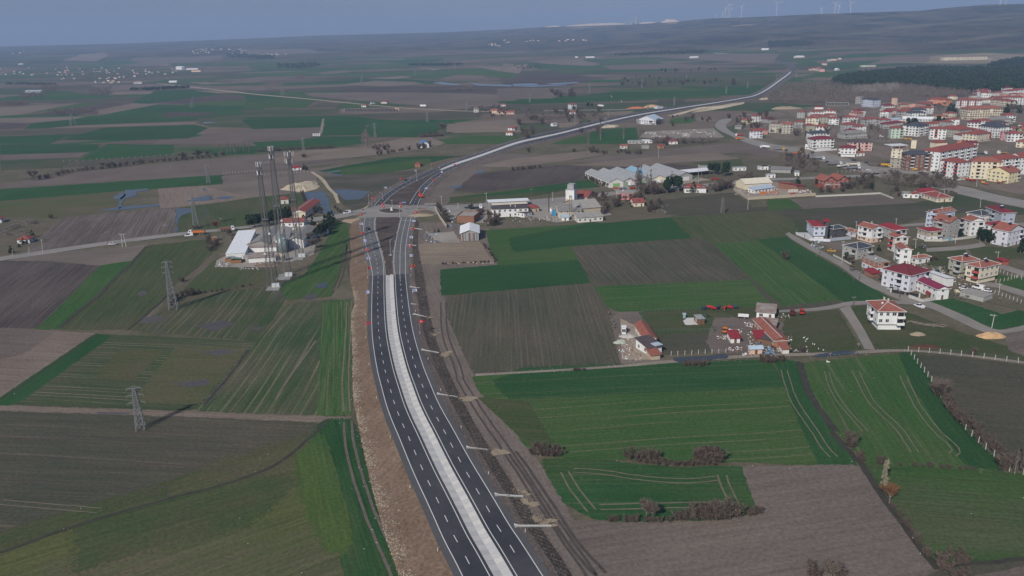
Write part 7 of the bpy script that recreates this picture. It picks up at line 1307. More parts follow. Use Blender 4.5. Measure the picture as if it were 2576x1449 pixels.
def lorry(a,b,cab,load,label,kind='tipper',L=None,z=.16,raised=False):
    c,rz=place(a,b,z);d=(G(*a,z)-G(*b,z)).length;L=L or max(8,min(14,d));t=thing('lorry',label,'lorry',c,rz);y0,y1=-L/2,L/2;w2=1.25
    MB().box(-.5,y0,.7,.5,y1-.4,1.05).build('chassis',CHAS,t)
    MB().prism([(y1-2.1,.6),(y1,.6),(y1,2.1),(y1-.35,3.0),(y1-2.1,3.1)],-w2,w2,'x').build('cab',pm(cab),t)
    MB().prism([(y1-.12,2.0),(y1+.02,2.0),(y1-.32,2.9),(y1-.45,2.9)],-w2+.15,w2-.15,'x').build('windscreen',GLASS,t)
    for sx in (-1,1): MB().box(sx*w2-.02,y1-1.6,2.0,sx*w2+.02,y1-.6,2.75).build('side_window',GLASS,t);MB().box(sx*.85-.2,y1-.02,.8,sx*.85+.2,y1+.04,1.05).build('headlight',LAMPF,t)
    bk=y1-2.4
    if kind == 'tipper':
        q=MB();q.prism([(y0,1.25),(bk,1.25),(bk,2.75),(y0-.1,2.65)],-w2,w2,'x');bd=q.build('tipper_body',pm(load),t);MB().quad((-w2+.1,y0+.1,2.78),(w2-.1,y0+.1,2.78),(w2-.1,bk-.1,2.84),(-w2+.1,bk-.1,2.84)).build('cargo',M('cargo_earth',(.17,.13,.10),.95,.3),bd)
        for k in range(6):
            yy=y0+.3+k*(bk-y0-.6)/5
            for sx in (-1,1): MB().box(sx*(w2+.04)-.05,yy-.06,1.3,sx*(w2+.04)+.05,yy+.06,2.6).build('rib',pm(load),bd)
    elif kind == 'tanker':
        MB().tube((0,y0,2.1),(0,bk,2.1),1.15,1.15,14).build('tank',pm(load),t,False)
        for k in range(4): yy=y0+.5+k*(bk-y0-1)/3;MB().tube((0,yy,2.1),(0,yy+.12,2.1),1.18,1.18,14,False).build('band',METAL,t)
    elif kind == 'flat':
        MB().box(-w2,y0,1.1,w2,bk,1.3).build('deck',pm(load),t)
    else:
        MB().box(-w2,y0,1.1,w2,bk,3.6).build('box_body',pm(load),t)
    ys=[y1-1.1]+[y0+.8+k*1.25 for k in range(3 if L > 9 else 2)]
    for yy in ys:
        for sx in (-1,1): wheel_at(t,sx*(w2-.18),yy,.5,.34)
    return t
def tractor(p,rz,col,label):
    t=thing('tractor',label,'tractor',p,rz);MB().prism([(-.2,.7),(1.9,.7),(1.9,1.35),(-.2,1.5)],-.38,.38,'x').build('bonnet',pm(col),t);MB().box(-.7,-1.3,1.2,.7,-.1,1.5).build('platform',CHAS,t)
    for sx in (-1,1):
        wheel_at(t,sx*.85,-.8,.8,.45);wheel_at(t,sx*.7,1.5,.45,.3);MB().box(sx*.85-.25,-1.6,1.62,sx*.85+.25,0,1.7).build('mudguard',pm(col),t)
        for yy in (-1.2,-.1): MB().tube((sx*.6,yy,1.5),(sx*.55,yy,2.5),.04).build('cab_post',CHAS,t)
    MB().box(-.7,-1.3,2.5,.7,0,2.58).build('cab_roof',pm(col),t);MB().box(-.25,-.9,1.5,.25,-.5,1.75).build('seat',CHAS,t)
# on the highway, the crossing road and the junction
V=lambda *c: Z('V',*c)
car(V(325,1130),V(385,1080),'navy','dark pickup cutting across the left approach','pickup',.3);car(V(1105,125),V(1150,105),'navy','dark car on the far left carriageway',z=.8);car(T(1,1,945,695),T(1,1,890,703),'white','white minibus approaching the left splitter island','van');car(T(0,1,1168,1010),T(0,1,1097,1016),'white','white saloon on the road at the ploughed field');car(T(0,1,1932,925),T(0,1,1872,931),'white','white estate car following the orange loaded lorry','van');car(T(1,1,2345,716),T(1,1,2330,712),'white','small white car in the pale yard');car(T(1,1,320,690),T(1,1,322,660),'silver','pale car under the garage roof of the red roofed house')
lorry(T(0,1,2065,905),T(0,1,1902,912),'white','orange','lorry with orange tipper body on the left road');lorry(T(0,1,2218,880),T(0,1,2362,868),'white','rustload','lorry with rust red tipper body passing a bare tree');lorry(T(1,1,2115,652),T(1,1,2262,650),'white','black','low loader carrying a black digger','flat',13);lorry(T(2,1,1450,408),T(2,1,1312,428),'white','grey','white articulated lorry before the warehouses','box',13);lorry(T(2,1,1478,398),T(2,1,1450,392),'white','white','white cabbed lorry half hidden by the warehouse lorry','box',8);lorry(T(2,1,1185,428),T(2,1,1240,420),'white','white','short white box lorry among red machines','box',7);car(T(2,1,1550,392),T(2,1,1516,392),'white','white car before the green gated warehouse')
# right hand houses
car(Z('H',1145,1085),Z('H',1322,1120),'white','white saloon parked beside the flat bed pickup',z=.2);car(Z('H',1640,1110),Z('H',1460,1070),'white','white estate car parked below the cream house','van',.2);car(Z('H',1825,1165),Z('H',1642,1135),'white','white saloon at the end of the parked row',z=.2);car(Z('H',1040,1180),Z('H',1250,1180),'cream','cream flat bed pickup beside the shack','pickup',.2);car(Z('G',1590,1160),Z('G',1450,1120),'silver','silver grey car parked at the black gate','van',.2);car(T(3,2,1550,205),T(3,2,1492,182),'white','white pickup on the lane behind the lone house','pickup',.2);car(Z('E',740,980),Z('E',885,990),'yellow','bright yellow car on the bare plot',z=.2)
tractor(G(*Z('F',310,1135),.15),-1.2,'grey','old tractor parked on the grass beside the street');tractor(G(*Z('H',625,740),.15),-.6,'green','green tractor behind the white machine shed')
# lorries of the truck park
q=lambda a,b,c_,d_,cab,load,lb,k='tipper',L=None: lorry(Z('C',a,b),Z('C',c_,d_),cab,load,lb,k,L)
q(195,170,0,150,'white','white','white tanker lorry with a red skirt at the truck park','tanker',11);q(250,190,465,190,'yellow','grey','yellow cabbed tipper lorry in the truck park');q(630,280,810,268,'yellow','orange','yellow cabbed lorry with orange tipper body');q(905,375,1282,375,'white','grey','long grey tanker lorry behind a bare tree','tanker',13);q(1305,480,1555,470,'white','grey','first of the white cabbed grey tippers beside the road');q(1495,530,1680,500,'white','white','white tipper lorry between two grey ones');q(1690,490,1900,490,'white','cream','cream tipper lorry beside the yellow hut');q(1665,560,1900,548,'white','grey','grey tipper lorry in front of the cream one');q(2330,500,2475,512,'yellow','yellow','faded yellow tipper lorry beside the hotel')
car(Z('C',1240,430),Z('C',1332,425),'black','black car beside the grey tippers');car(Z('C',2112,582),Z('C',2040,575),'white','white car beside the yellow hut');car(Z('C',840,345),Z('C',885,335),'white','white car beside the blue and red lorry bed');car(Z('C',1735,395),Z('C',1858,405),'navy','dark flat bed pickup at the town road','pickup');car(Z('C',2005,440),Z('C',2058,445),'black','dark car by the brick and render house');car(Z('C',2240,495),Z('C',2308,500),'maroon','maroon car before the faded yellow tipper');car(Z('C',1850,580),Z('C',1915,580),'maroon','dark red car beside the yellow hut')
q2=lambda a,b,c_,d_,cab,load,lb,k='tipper',L=None: lorry(Z('D',a,b),Z('D',c_,d_),cab,load,lb,k,L)
q2(530,590,278,575,'white','yellow','white cabbed lorry with yellow body before the brown brick block');q2(1650,275,1870,270,'white','black','white cabbed flat lorry in the block yard','flat',10);q2(2290,255,2040,270,'white','yellow','white cabbed lorry with yellow flat bed in the block yard','flat',11)
car(Z('D',610,605),Z('D',692,605),'white','white car before the green shop front');car(Z('D',1110,600),Z('D',1040,600),'white','white van beside the rose corner block','van');car(Z('D',1000,675),Z('D',920,672),'white','white car at the town junction');car(Z('A',2290,800),Z('A',2355,800),'white','white van parked by the poplars','van')
lorry(T(2,0,2318,1372),T(2,0,2252,1368),'white','red','white cabbed lorry with red body at the scrap yard');lorry(T(2,0,2318,1405),T(2,0,2256,1405),'orange','orange','orange tipper lorry at the scrap yard');lorry(T(2,0,930,1078),T(2,0,855,1072),'white','white','white lorry at the sand depot','box');lorry(T(2,0,-10,1140),T(2,0,28,1140),'yellow','yellow','yellow lorry at the old road','tipper',9);lorry(T(1,0,1165,1052),T(1,0,1186,1050),'white','white','white coach beside the straight pale road','box',10)
# orange excavator on the right carriageway
p=G(*V(1430,455),.25);t=thing('excavator','orange tracked excavator on the far right carriageway','excavator',p,.5);OR=pm('orange') if False else M('paint_digger',(.58,.09,.03),.5,.08)
for sx in (-1,1): MB().prism([(-2.0,.2),(-1.6,0),(1.6,0),(2.0,.2),(2.0,.6),(1.6,.9),(-1.6,.9),(-2.0,.6)],sx*1.25-.3,sx*1.25+.3,'x').build('track',CHAS,t)
MB().box(-1.4,-2.6,1.0,1.4,1.2,2.2).build('upper_body',OR,t);MB().box(-1.35,-.2,2.2,-.3,1.15,3.3).build('cab',OR,t);MB().box(-1.2,1.15,1.6,-.4,1.19,3.1).build('cab_window',GLASS,t);MB().tube((.3,1.0,2.0),(.3,2.6,5.4),.32,.26,6).build('boom',OR,t);MB().tube((.3,2.6,5.4),(.3,4.6,3.2),.24,.18,6).build('stick',OR,t);MB().prism([(4.1,2.4),(5.1,2.9),(4.9,3.4),(4.3,3.3)],-.3,.9,'x').build('bucket',CHAS,t)
p=GT(1,1,2165,640,1.5);t=thing('digger','black digger riding on the low loader','digger',p,-1.4)
for sx in (-1,1): MB().box(sx*1.0-.25,-1.8,0,sx*1.0+.25,1.8,.8).build('track',CHAS,t)
MB().box(-1.2,-2.0,.8,1.2,1.0,2.0).build('upper_body',CHAS,t);MB().box(-1.1,0,2.0,0,1.0,3.0).build('cab',GLASS,t);MB().tube((.3,.8,1.8),(.3,3.0,4.0),.28,.22,6).build('boom',CHAS,t);MB().tube((.3,3.0,4.0),(.3,5.5,2.0),.2,.15,6).build('stick',CHAS,t)
p=G(*Z('B',340,1000),.1);t=thing('wheel_loader','yellow wheel loader beside the slate roofed block','loader',p,-1.5);MB().box(-1.3,-3.5,1.0,1.3,-.2,2.4).build('engine_body',pm('yellow'),t);MB().box(-1.1,-.2,1.0,1.1,2.4,1.9).build('front_frame',pm('yellow'),t);MB().box(-.9,-.6,2.4,.9,.9,3.8).build('cab',GLASS,t);MB().prism([(3.2,.3),(4.8,.4),(4.6,1.7),(3.2,1.5)],-1.5,1.5,'x').build('bucket',pm('yellow'),t)
for sx in (-1,1):
    for yy in (-2.4,1.6): wheel_at(t,sx*1.2,yy,.8,.55)
    MB().tube((sx*.8,1.5,1.6),(sx*.8,3.4,1.0),.15).build('lift_arm',pm('yellow'),t)
# farm machines: trailers and seed drills
def trailer(a,b,col,lb,L=4.5):
    c,rz=place(a,b,.15);t=thing('farm_trailer',lb,'trailer',c,rz);MB().box(-1.0,-L/2,.8,1.0,L/2,.95).build('deck',CHAS,t)
    for bx_ in ((-1.0,-L/2,.95,-.92,L/2,1.7),(.92,-L/2,.95,1.0,L/2,1.7),(-.92,-L/2,.95,.92,-L/2+.08,1.7),(-.92,L/2-.08,.95,.92,L/2,1.7)): MB().box(*bx_).build('side_board',pm(col),t)
    for sx in (-1,1): wheel_at(t,sx*.95,-.5,.42,.26)
    MB().tube((0,L/2,.85),(0,L/2+1.3,.6),.06).build('drawbar',CHAS,t)
trailer(T(3,2,242,285),T(3,2,244,252),'maroon','faded red trailer beside the scrap heap of the farm lane');trailer(T(3,2,340,285),T(3,2,341,240),'red','rusty red trailer on the farm lane');trailer(T(2,2,2138,470),T(2,2,2140,428),'orange','orange tipping trailer beside the sty');trailer(T(2,2,2350,305),T(2,2,2302,302),'white','white trailer in the upper farmyard');trailer(T(2,1,2012,365),T(2,1,2065,362),'red','red trailer beside the pines',6);trailer(T(2,1,1195,458),T(2,1,1240,452),'red','red trailer before the second warehouse',6);trailer(Z('D',1490,775),Z('D',1590,790),'red','red tank trailer at the implement dealer',7);trailer(Z('D',2005,785),Z('D',2138,795),'red','long red trailer under the cream block',8);trailer(Z('C',765,345),Z('C',850,335),'blue','blue lorry bed with red chassis',6)
def implement(p,rz,col,lb,w_=3.0):
    t=thing('farm_implement',lb,'farm implement',p,rz,'red farm implements');MB().box(-w_/2,-.15,.7,w_/2,.15,.9).build('toolbar',pm(col),t);MB().box(-.12,-.1,.8,.12,1.6,.95).build('hitch',pm(col),t);MB().prism([(-.5,.9),(.5,.9),(.35,1.6),(-.35,1.6)],-w_/2+.2,w_/2-.2,'x').build('hopper',pm(col),t)
    for k in range(5): x=-w_/2+.3+k*(w_-.6)/4;MB().tube((x,-.1,.7),(x,-.5,.05),.05).build('tine',CHAS,t)
    for sx in (-1,1): wheel_at(t,sx*(w_/2+.1),-.3,.38,.2)
for k,(x,y) in enumerate(((1935,222),(1985,210),(2030,222),(2075,216),(2140,218),(2195,212),(2238,208))): implement(GT(2,2,x,y,.12),random.uniform(0,3),'red' if k % 3 else 'navy','red farm implement in the row along the green fence' if k % 3 else 'dark farm implement in the row along the green fence')
for k,(x,y) in enumerate(((1740,800),(1790,830),(1850,860),(1650,790),(2090,830),(2180,820))): implement(G(*Z('D',x,y),.1),random.uniform(0,3),['red','yellow','red','maroon','red','maroon'][k],['red implement before the cream block','yellow implement among the red ones','red implement nearest the dealer path','dark red implement behind the red tank trailer','red implement beside the long red trailer','dark red implement near the yellow gable'][k])
for k,(x,y) in enumerate(((1040,452),(1090,462),(1130,455))): implement(GT(2,1,x,y,.12),k,['red','red','blue'][k],['red implement at the end of the warehouse row','second red implement before the warehouse','blue implement before the warehouse'][k],4)
implement(GT(2,1,1865,356,.12),1,'teal','turquoise implement beside the white lean-to',5);implement(G(*Z('C',620,1050),.12),.4,'red','red implement inside the builders yard wall',5)
# ------------------------------------------------------------------ trees and shrubs
def leafmat(name,c,c2,rough=.9):
    m,t,b=newmat(name,rough,.1);g=t.nodes.new('ShaderNodeNewGeometry');oi=t.nodes.new('ShaderNodeObjectInfo')
    c_=mixc(t,math_(t,'ADD',math_(t,'MULTIPLY',g.outputs['Random Per Island'],.7),math_(t,'MULTIPLY',oi.outputs['Random'],.3)),c,c2);t.links.new(c_,b.inputs['Base Color']);return m
BARK=M('bark_grey',(.17,.145,.12),.95,.25,1.5);BARKP=M('bark_pale',(.34,.31,.27),.95,.2,1.5)
TW_={'bare': leafmat('bare_twigs',(.120,.096,.080),(.195,.160,.135)),'shrub': leafmat('shrub_twigs',(.082,.064,.053),(.150,.118,.098)),'pale': leafmat('pale_twigs',(.20,.18,.16),(.32,.29,.26)),'poplar': leafmat('poplar_twigs',(.26,.23,.16),(.38,.34,.25)),'rusty': leafmat('rusty_twigs',(.17,.085,.04),(.25,.13,.07)),'pine': leafmat('pine_needles',(.010,.026,.014),(.030,.055,.026)),'cypress': leafmat('cypress_needles',(.014,.034,.016),(.035,.060,.028)),'gold': leafmat('golden_thuja',(.06,.075,.015),(.11,.115,.03))}
def twigs(rn,pts,n,ln,wd,up=.4,spread=1.0):
    V=[];F=[]
    for k in range(n):
        p,d0=pts[rn.randrange(len(pts))];d=Vector((rn.gauss(0,spread),rn.gauss(0,spread),rn.gauss(up,.7))).normalized()+d0*.8;d.normalize();L=ln*rn.uniform(.5,1.2);s=d.cross(Vector((rn.gauss(0,1),rn.gauss(0,1),rn.gauss(0,1)))).normalized()*wd*.5;q=p+Vector((rn.gauss(0,.25),rn.gauss(0,.25),rn.gauss(0,.25)))*ln*.6
        i=len(V);V += [tuple(q-s),tuple(q+s),tuple(q+d*L)];F.append((i,i+1,i+2))
    return V,F
def proto_bare(seed,kind='bare',n=1100,h=8.0,wide=.42,trunk=.28,mat=BARK,ln=1.3,wd=.11):
    rn=random.Random(seed);mb=MB();tips=[]
    def grow(p,d,L,r,lev):
        q=p+d*L;mb.tube(p,q,r,r*.68,5 if lev < 2 else 3,False)
        if lev >= 1: tips.append((p.lerp(q,.6),d));tips.append((q,d))
        if lev == 3: return
        for k in range(3 if lev < 2 else 2):
            a=rn.uniform(0,6.28);dd=(d+Vector((math.cos(a),math.sin(a),.15))*rn.uniform(.5,.95)*(wide/.42)).normalized();grow(q,dd,L*rn.uniform(.62,.82),r*.62,lev+1)
    grow(Vector((0,0,-.2)),Vector((rn.uniform(-.06,.06),rn.uniform(-.06,.06),1)).normalized(),h*trunk,h*.026,0)
    V,F=twigs(rn,tips,n,ln*h/8,wd*h/8);me=bpy.data.meshes.new('crown');me.from_pydata(V,[],F);me.materials.append(TW_[kind]);tm=mb.mesh('trunk');tm.materials.append(mat);return tm,me,h
def proto_shrub(seed,kind='shrub',n=800,h=3.0):
    rn=random.Random(seed);mb=MB();tips=[]
    for k in range(9):
        a=rn.uniform(0,6.28);r=rn.uniform(.2,1.0)*h*.55;e=Vector((r*math.cos(a),r*math.sin(a),h*rn.uniform(.5,.95)));b=Vector((r*.2*math.cos(a),r*.2*math.sin(a),0));mb.tube(b,e,.05,.02,3,False)
        for u in (.3,.55,.75,.95): tips.append((b.lerp(e,u),(e-b).normalized()*.3))
    V,F=twigs(rn,tips,n,h*.26,h*.04,.5);me=bpy.data.meshes.new('crown');me.from_pydata(V,[],F);me.materials.append(TW_[kind]);tm=mb.mesh('stems');tm.materials.append(BARK);return tm,me,h
def proto_poplar(seed,kind='bare',h=14.0,n=700,r0=.085):
    rn=random.Random(seed);mb=MB();mb.tube((0,0,-.2),(0,0,h*.97),h*.012,.02,5,False);tips=[]
    for k in range(60):
        z=h*rn.uniform(.12,.96);a=rn.uniform(0,6.28);r=h*r0*min(1,(1-z/h)*3+.15)*rn.uniform(.3,1);tips.append((Vector((r*math.cos(a),r*math.sin(a),z)),Vector((0,0,1.6))))
        if k % 2: mb.tube((0,0,z-r*1.5),(r*math.cos(a),r*math.sin(a),z),.04,.015,3,False)
    V,F=twigs(rn,tips,n,h*.09,h*.006,2.0,.35);me=bpy.data.meshes.new('crown');me.from_pydata(V,[],F);me.materials.append(TW_[kind]);tm=mb.mesh('trunk');tm.materials.append(BARKP);return tm,me,h
def proto_ever(seed,kind='pine',h=8.0,cone=False,n=1300,r0=.30):
    rn=random.Random(seed);mb=MB();mb.tube((0,0,-.2),(0,0,h*.8),h*.025,h*.01,6,False);V=[];F=[]
    cl=[]
    for k in range(22):
        z=h*rn.uniform(.12 if cone else .35,.97);rr=h*r0*((1-z/h)*1.25+.06 if cone else math.sqrt(max(.05,1-((z/h-.62)/.42)**2)));a=rn.uniform(0,6.28);q=rr*rn.uniform(.3,.85);cl.append((Vector((q*math.cos(a),q*math.sin(a),z)),rr*rn.uniform(.35,.6)))
    for k in range(n):
        c,r=cl[rn.randrange(len(cl))];u=Vector((rn.gauss(0,1),rn.gauss(0,1),rn.gauss(0,.8))).normalized();p=c+u*r*rn.uniform(.6,1.0);s=h*.035*rn.uniform(.6,1.4);a_=u.orthogonal().normalized();b_=u.cross(a_);i=len(V);V += [tuple(p+a_*s),tuple(p-a_*s*.6+b_*s),tuple(p-a_*s*.5-b_*s+u*s*.7)];F.append((i,i+1,i+2))
    me=bpy.data.meshes.new('crown');me.from_pydata(V,[],F);me.materials.append(TW_[kind]);tm=mb.mesh('trunk');tm.materials.append(BARK);return tm,me,h
PR={'b': [proto_bare(k) for k in range(3)],'p': [proto_bare(k+10,'pale',420,6.0,.5,.2,BARKP) for k in range(2)],'s': [proto_shrub(k+20) for k in range(3)],'o': [proto_poplar(k+30) for k in range(2)],'w': [proto_poplar(40,'poplar',11,1500,.11)],'r': [proto_bare(50,'rusty',1300,7.0,.5)],'e': [proto_ever(k+60) for k in range(2)],'c': [proto_ever(70,'cypress',7.0,True,900,.2)],'f': [proto_ever(72,'pine',9.0,True,1300,.34)],'g': [proto_ever(73,'gold',3.0,True,500,.3)]}
KN={'b': ('bare_tree','leafless brown tree','tree'),'p': ('fruit_tree','pale leafless fruit tree','tree'),'s': ('shrub','dark leafless shrub','shrub'),'o': ('poplar','tall leafless poplar','tree'),'w': ('poplar','straw coloured poplar','tree'),'r': ('rusty_tree','rusty brown spreading tree','tree'),'e': ('pine_tree','dark round crowned pine','tree'),'c': ('cypress','dark narrow cypress','tree'),'f': ('fir_tree','dark conical fir','tree'),'g': ('thuja','yellow green conical thuja','tree')}
_pn=random.Random(99)
SHR=[]
def plant(F_,k,h,where,group=None,sx=1.0):
    p=G(*F_)
    if k == 's': SHR.append((h*sx*PXM(p),p,h,where,sx));return
    put(p,k,h,where,group,sx)
def put(p,k,h,where,group=None,sx=1.0):
    tm,cm,h0=_pn.choice(PR[k]);nm,lb,cat=KN[k];s=h/h0;t=thing(nm,lb+' '+where,cat,p,_pn.uniform(0,6.28),group or ('trees and shrubs '+where));t.scale=(s*sx,s*sx,s)
    link('stems' if k == 's' else 'trunk',tm,None,t);link('crown',cm,None,t)
def row(i,j,c,n,kinds,h,where,jit=3.0,sx=1.0):
    P=[Vector((*T(i,j,c[q],c[q+1]),0)) for q in range(0,len(c),2)];L=[0]
    for a,b in zip(P,P[1:]): L.append(L[-1]+(b-a).length)
    for k in range(n):
        u=L[-1]*(k+_pn.uniform(.1,.9))/n;x=float(np.interp(u,L,[p.x for p in P]));y=float(np.interp(u,L,[p.y for p in P]));plant((x+_pn.uniform(-jit,jit)*.6,y+_pn.uniform(-jit,jit)*.3),_pn.choice(kinds),_pn.uniform(*h),where,None,sx)
def spread(i,j,box,n,kinds,h,where,sx=1.0):
    for k in range(n): plant(T(i,j,_pn.uniform(box[0],box[2]),_pn.uniform(box[1],box[3])),_pn.choice(kinds),_pn.uniform(*h),where,None,sx)
def one(i,j,x,y,k,h,where,sx=1.0): plant(T(i,j,x,y),k,h,where,None,sx)
# foreground right
row(2,3,(190,230,300,240,400,240,470,250),5,'s',(3.2,4.2),'in the thicket at the left end of the small field');one(2,3,285,245,'p',5,'in the thicket at the left end of the small field');row(2,3,(1150,270,1350,290,1500,300),6,'s',(3,4.4),'on the bank between the two right fields');row(2,3,(1250,300,1600,340,2050,330),12,'s',(1.4,2.2),'low on the bank between the two right fields',3,1.3);row(2,3,(1850,300,2080,310),6,'s',(4,5.2),'at the right end of the middle bank');one(2,3,2030,305,'p',5.5,'at the right end of the middle bank')
one(2,3,1345,885,'b',7.2,'standing in the lower hedge');one(2,3,1420,885,'b',6,'with a forked stem in the lower hedge');row(2,3,(950,900,1300,905,1600,905),9,'s',(1.3,2.2),'low in the lower hedge',2,1.3);row(2,3,(1620,890,1800,885),4,'s',(2.4,3.2),'in the middle of the lower hedge');row(2,3,(1820,885,2220,875),8,'s',(4,5.4),'massed at the right of the lower hedge');one(2,3,2090,880,'b',7,'massed at the right of the lower hedge');row(2,3,(2280,860,2500,820),4,'s',(1.8,2.6),'at the hedge corner of the small field')
one(3,2,1740,1100,'b',8.5,'beside the fence of the right field',1.2);one(3,2,1710,1090,'s',5.5,'under the tree beside the fence');row(3,2,(1780,1150,1850,1280,1980,1400,2100,1440),9,'s',(3,4.4),'along the fence of the right field');row(3,3,(2100,60,2220,150,2320,240),7,'s',(3,4.2),'along the lower fence of the right field');spread(3,3,(2330,330,2470,400),3,'s',(4,5),'at the corner of the lower fence');one(3,3,2480,425,'o',8,'cut by the frame edge at the fence corner');one(3,3,2565,435,'o',12,'cut by the frame edge at the fence corner')
one(3,3,1165,590,'w',9.5,'at the ditch of the brown field');one(3,3,1220,720,'r',7,'at the ditch of the brown field',1.15);one(3,3,820,165,'s',5.6,'on the ditch bend between the green fields');row(3,3,(860,230,980,320,1240,330),4,'s',(1.8,3),'on the ditch below the green fields');row(3,3,(1260,760,1400,960,1560,1200,1640,1280),9,'s',(1.5,2.3),'in the ditch beside the brown field',1.5);one(3,3,1755,1400,'s',4.6,'at the foot of the brown field');spread(3,3,(1880,1290,2080,1330),3,'s',(2.4,3.4),'on the bottom ditch bank');spread(3,3,(1850,1450,2000,1500),3,'s',(2.6,3.4),'below the bottom ditch');one(3,3,640,1480,'b',6,'at the lower edge of the brown field',1.3);one(3,3,470,1490,'s',4.6,'at the lower edge of the brown field');one(3,3,720,1490,'s',3.4,'at the lower edge of the brown field');row(3,3,(1300,335,1700,360,2150,390),9,'s',(.9,1.6),'along the scrubby bank of the bottom right field',2,1.4)
row(2,2,(1720,785,1970,790),5,'s',(2.2,3),'beside the muddy pool');row(2,2,(2490,745,2640,760),4,'s',(2.6,3.4),'on the bank of the farm lane');row(3,2,(0,740,190,740),4,'s',(2.6,3.4),'on the bank of the farm lane');one(3,2,340,650,'s',3.4,'beside the white plastic heap');one(3,2,910,600,'p',3.4,'beside the concrete lane');one(3,2,630,690,'p',3,'at the long puddle');one(3,2,885,680,'p',3,'at the long puddle');one(3,2,2055,675,'s',3.2,'on the grass beside the far fence');row(2,2,(970,260,1040,430),6,'p',(2.4,3.2),'along the edge of the first farmyard');one(2,2,1290,430,'p',4.4,'behind the farm byre');one(2,2,1360,440,'p',4.2,'behind the farm byre');one(2,2,1150,440,'p',3.4,'beside the pump hut');one(2,2,1970,300,'s',2,'beside the wooden cabin')
one(3,1,170,1165,'s',5.2,'alone in the green field');row(2,2,(590,830,750,835),3,'s',(1,1.5),'on the farm track bank',1,1.5)
# left
spread(0,1,(20,770,440,990),26,'pp',(4.5,6.5),'in the orchard');one(0,1,330,945,'f',5.5,'in the orchard');one(0,1,520,750,'s',3.4,'at the orchard corner');one(0,1,240,1010,'f',4.5,'before the orchard cottage');one(0,1,115,1100,'f',5,'at the roadside of the orchard');one(0,1,195,1040,'f',3,'at the roadside of the orchard')
one(0,1,340,370,'b',13,'heading the long hedge',1.25);row(0,1,(380,360,600,320,680,290,900,265,1050,250,1250,225,1500,190,1700,180,1900,160,2250,120),34,'sss',(3,5),'in the long hedge across the plain');row(0,1,(1000,250,1150,240),3,'b',(7,9),'in the long hedge across the plain');row(0,1,(1760,150,2150,110),6,'bs',(6,9),'in the thick end of the long hedge');row(0,1,(2180,100,2540,80),14,'o',(9,13),'in the pale poplar clump',5);row(1,1,(0,80,500,50,800,40),18,'s',(2,4),'along the hedge behind the masts');one(0,1,625,290,'o',11,'in the long hedge across the plain')
row(0,2,(1690,200,1800,100,1900,80,2000,60),8,'s',(2.4,4),'around the bushy pylon foot');row(0,2,(2000,60,2300,20,2560,-30),10,'s',(.9,1.5),'in the ditch below the farm yard',2);one(0,1,1975,855,'s',3,'at the foot of the road pylon',1.4)
one(0,1,2190,870,'r',9.5,'beside the rust loaded lorry');spread(0,1,(2080,900,2420,1020),9,'sp',(3,4.6),'in the garden before the white barn');row(0,1,(2110,1080,2200,1000),4,'s',(3.4,4.6),'on the slope below the booth');one(0,1,1830,1390,'s',3,'on the grass bank')
row(0,1,(2490,850,2580,845),2,'e',(9,11),'at the road behind the white barn');row(1,1,(10,840,130,830,230,800,360,790),12,'e',(8,11),'at the road behind the grain halls');one(1,1,575,850,'f',8,'beside the brick red shed');one(1,1,485,785,'f',5.5,'at the road by the flooded pit');row(1,1,(700,870,770,790),4,'f',(8,11),'at the roadside grove');row(1,1,(640,940,720,900),3,'e',(7,9),'at the roadside grove');spread(1,1,(520,950,620,1080),4,'b',(7,9),'beside the brick red shed');spread(1,1,(560,620,700,740),6,'bs',(3,6),'on the bank of the flooded pit');row(1,1,(470,500,550,690),6,'s',(2.4,4),'beside the long red roofed house');row(1,1,(790,640,860,700),4,'s',(2,3),'between the ponds')
one(1,0,1110,1480,'o',19,'on the green strip of the plain',1.5);one(1,0,1865,1350,'b',19,'alone at the end of the green strip',1.1);row(1,0,(1670,1370,1850,1360),4,'s',(4,6),'below the lone tree of the plain');row(1,1,(1110,40,1200,70,1350,60),7,'sb',(4,8),'on the tan rise');one(1,1,485,135,'s',4,'at the pylon on the tan field',1.4);row(1,1,(1200,110,1300,100,1550,60),8,'s',(3,5),'before the blue water tank');row(1,1,(1620,60,1760,20),5,'sb',(5,8),'beside the blue water tank');row(1,1,(480,240,520,265),3,'f',(4,5),'beside the crimson roofed cottage')
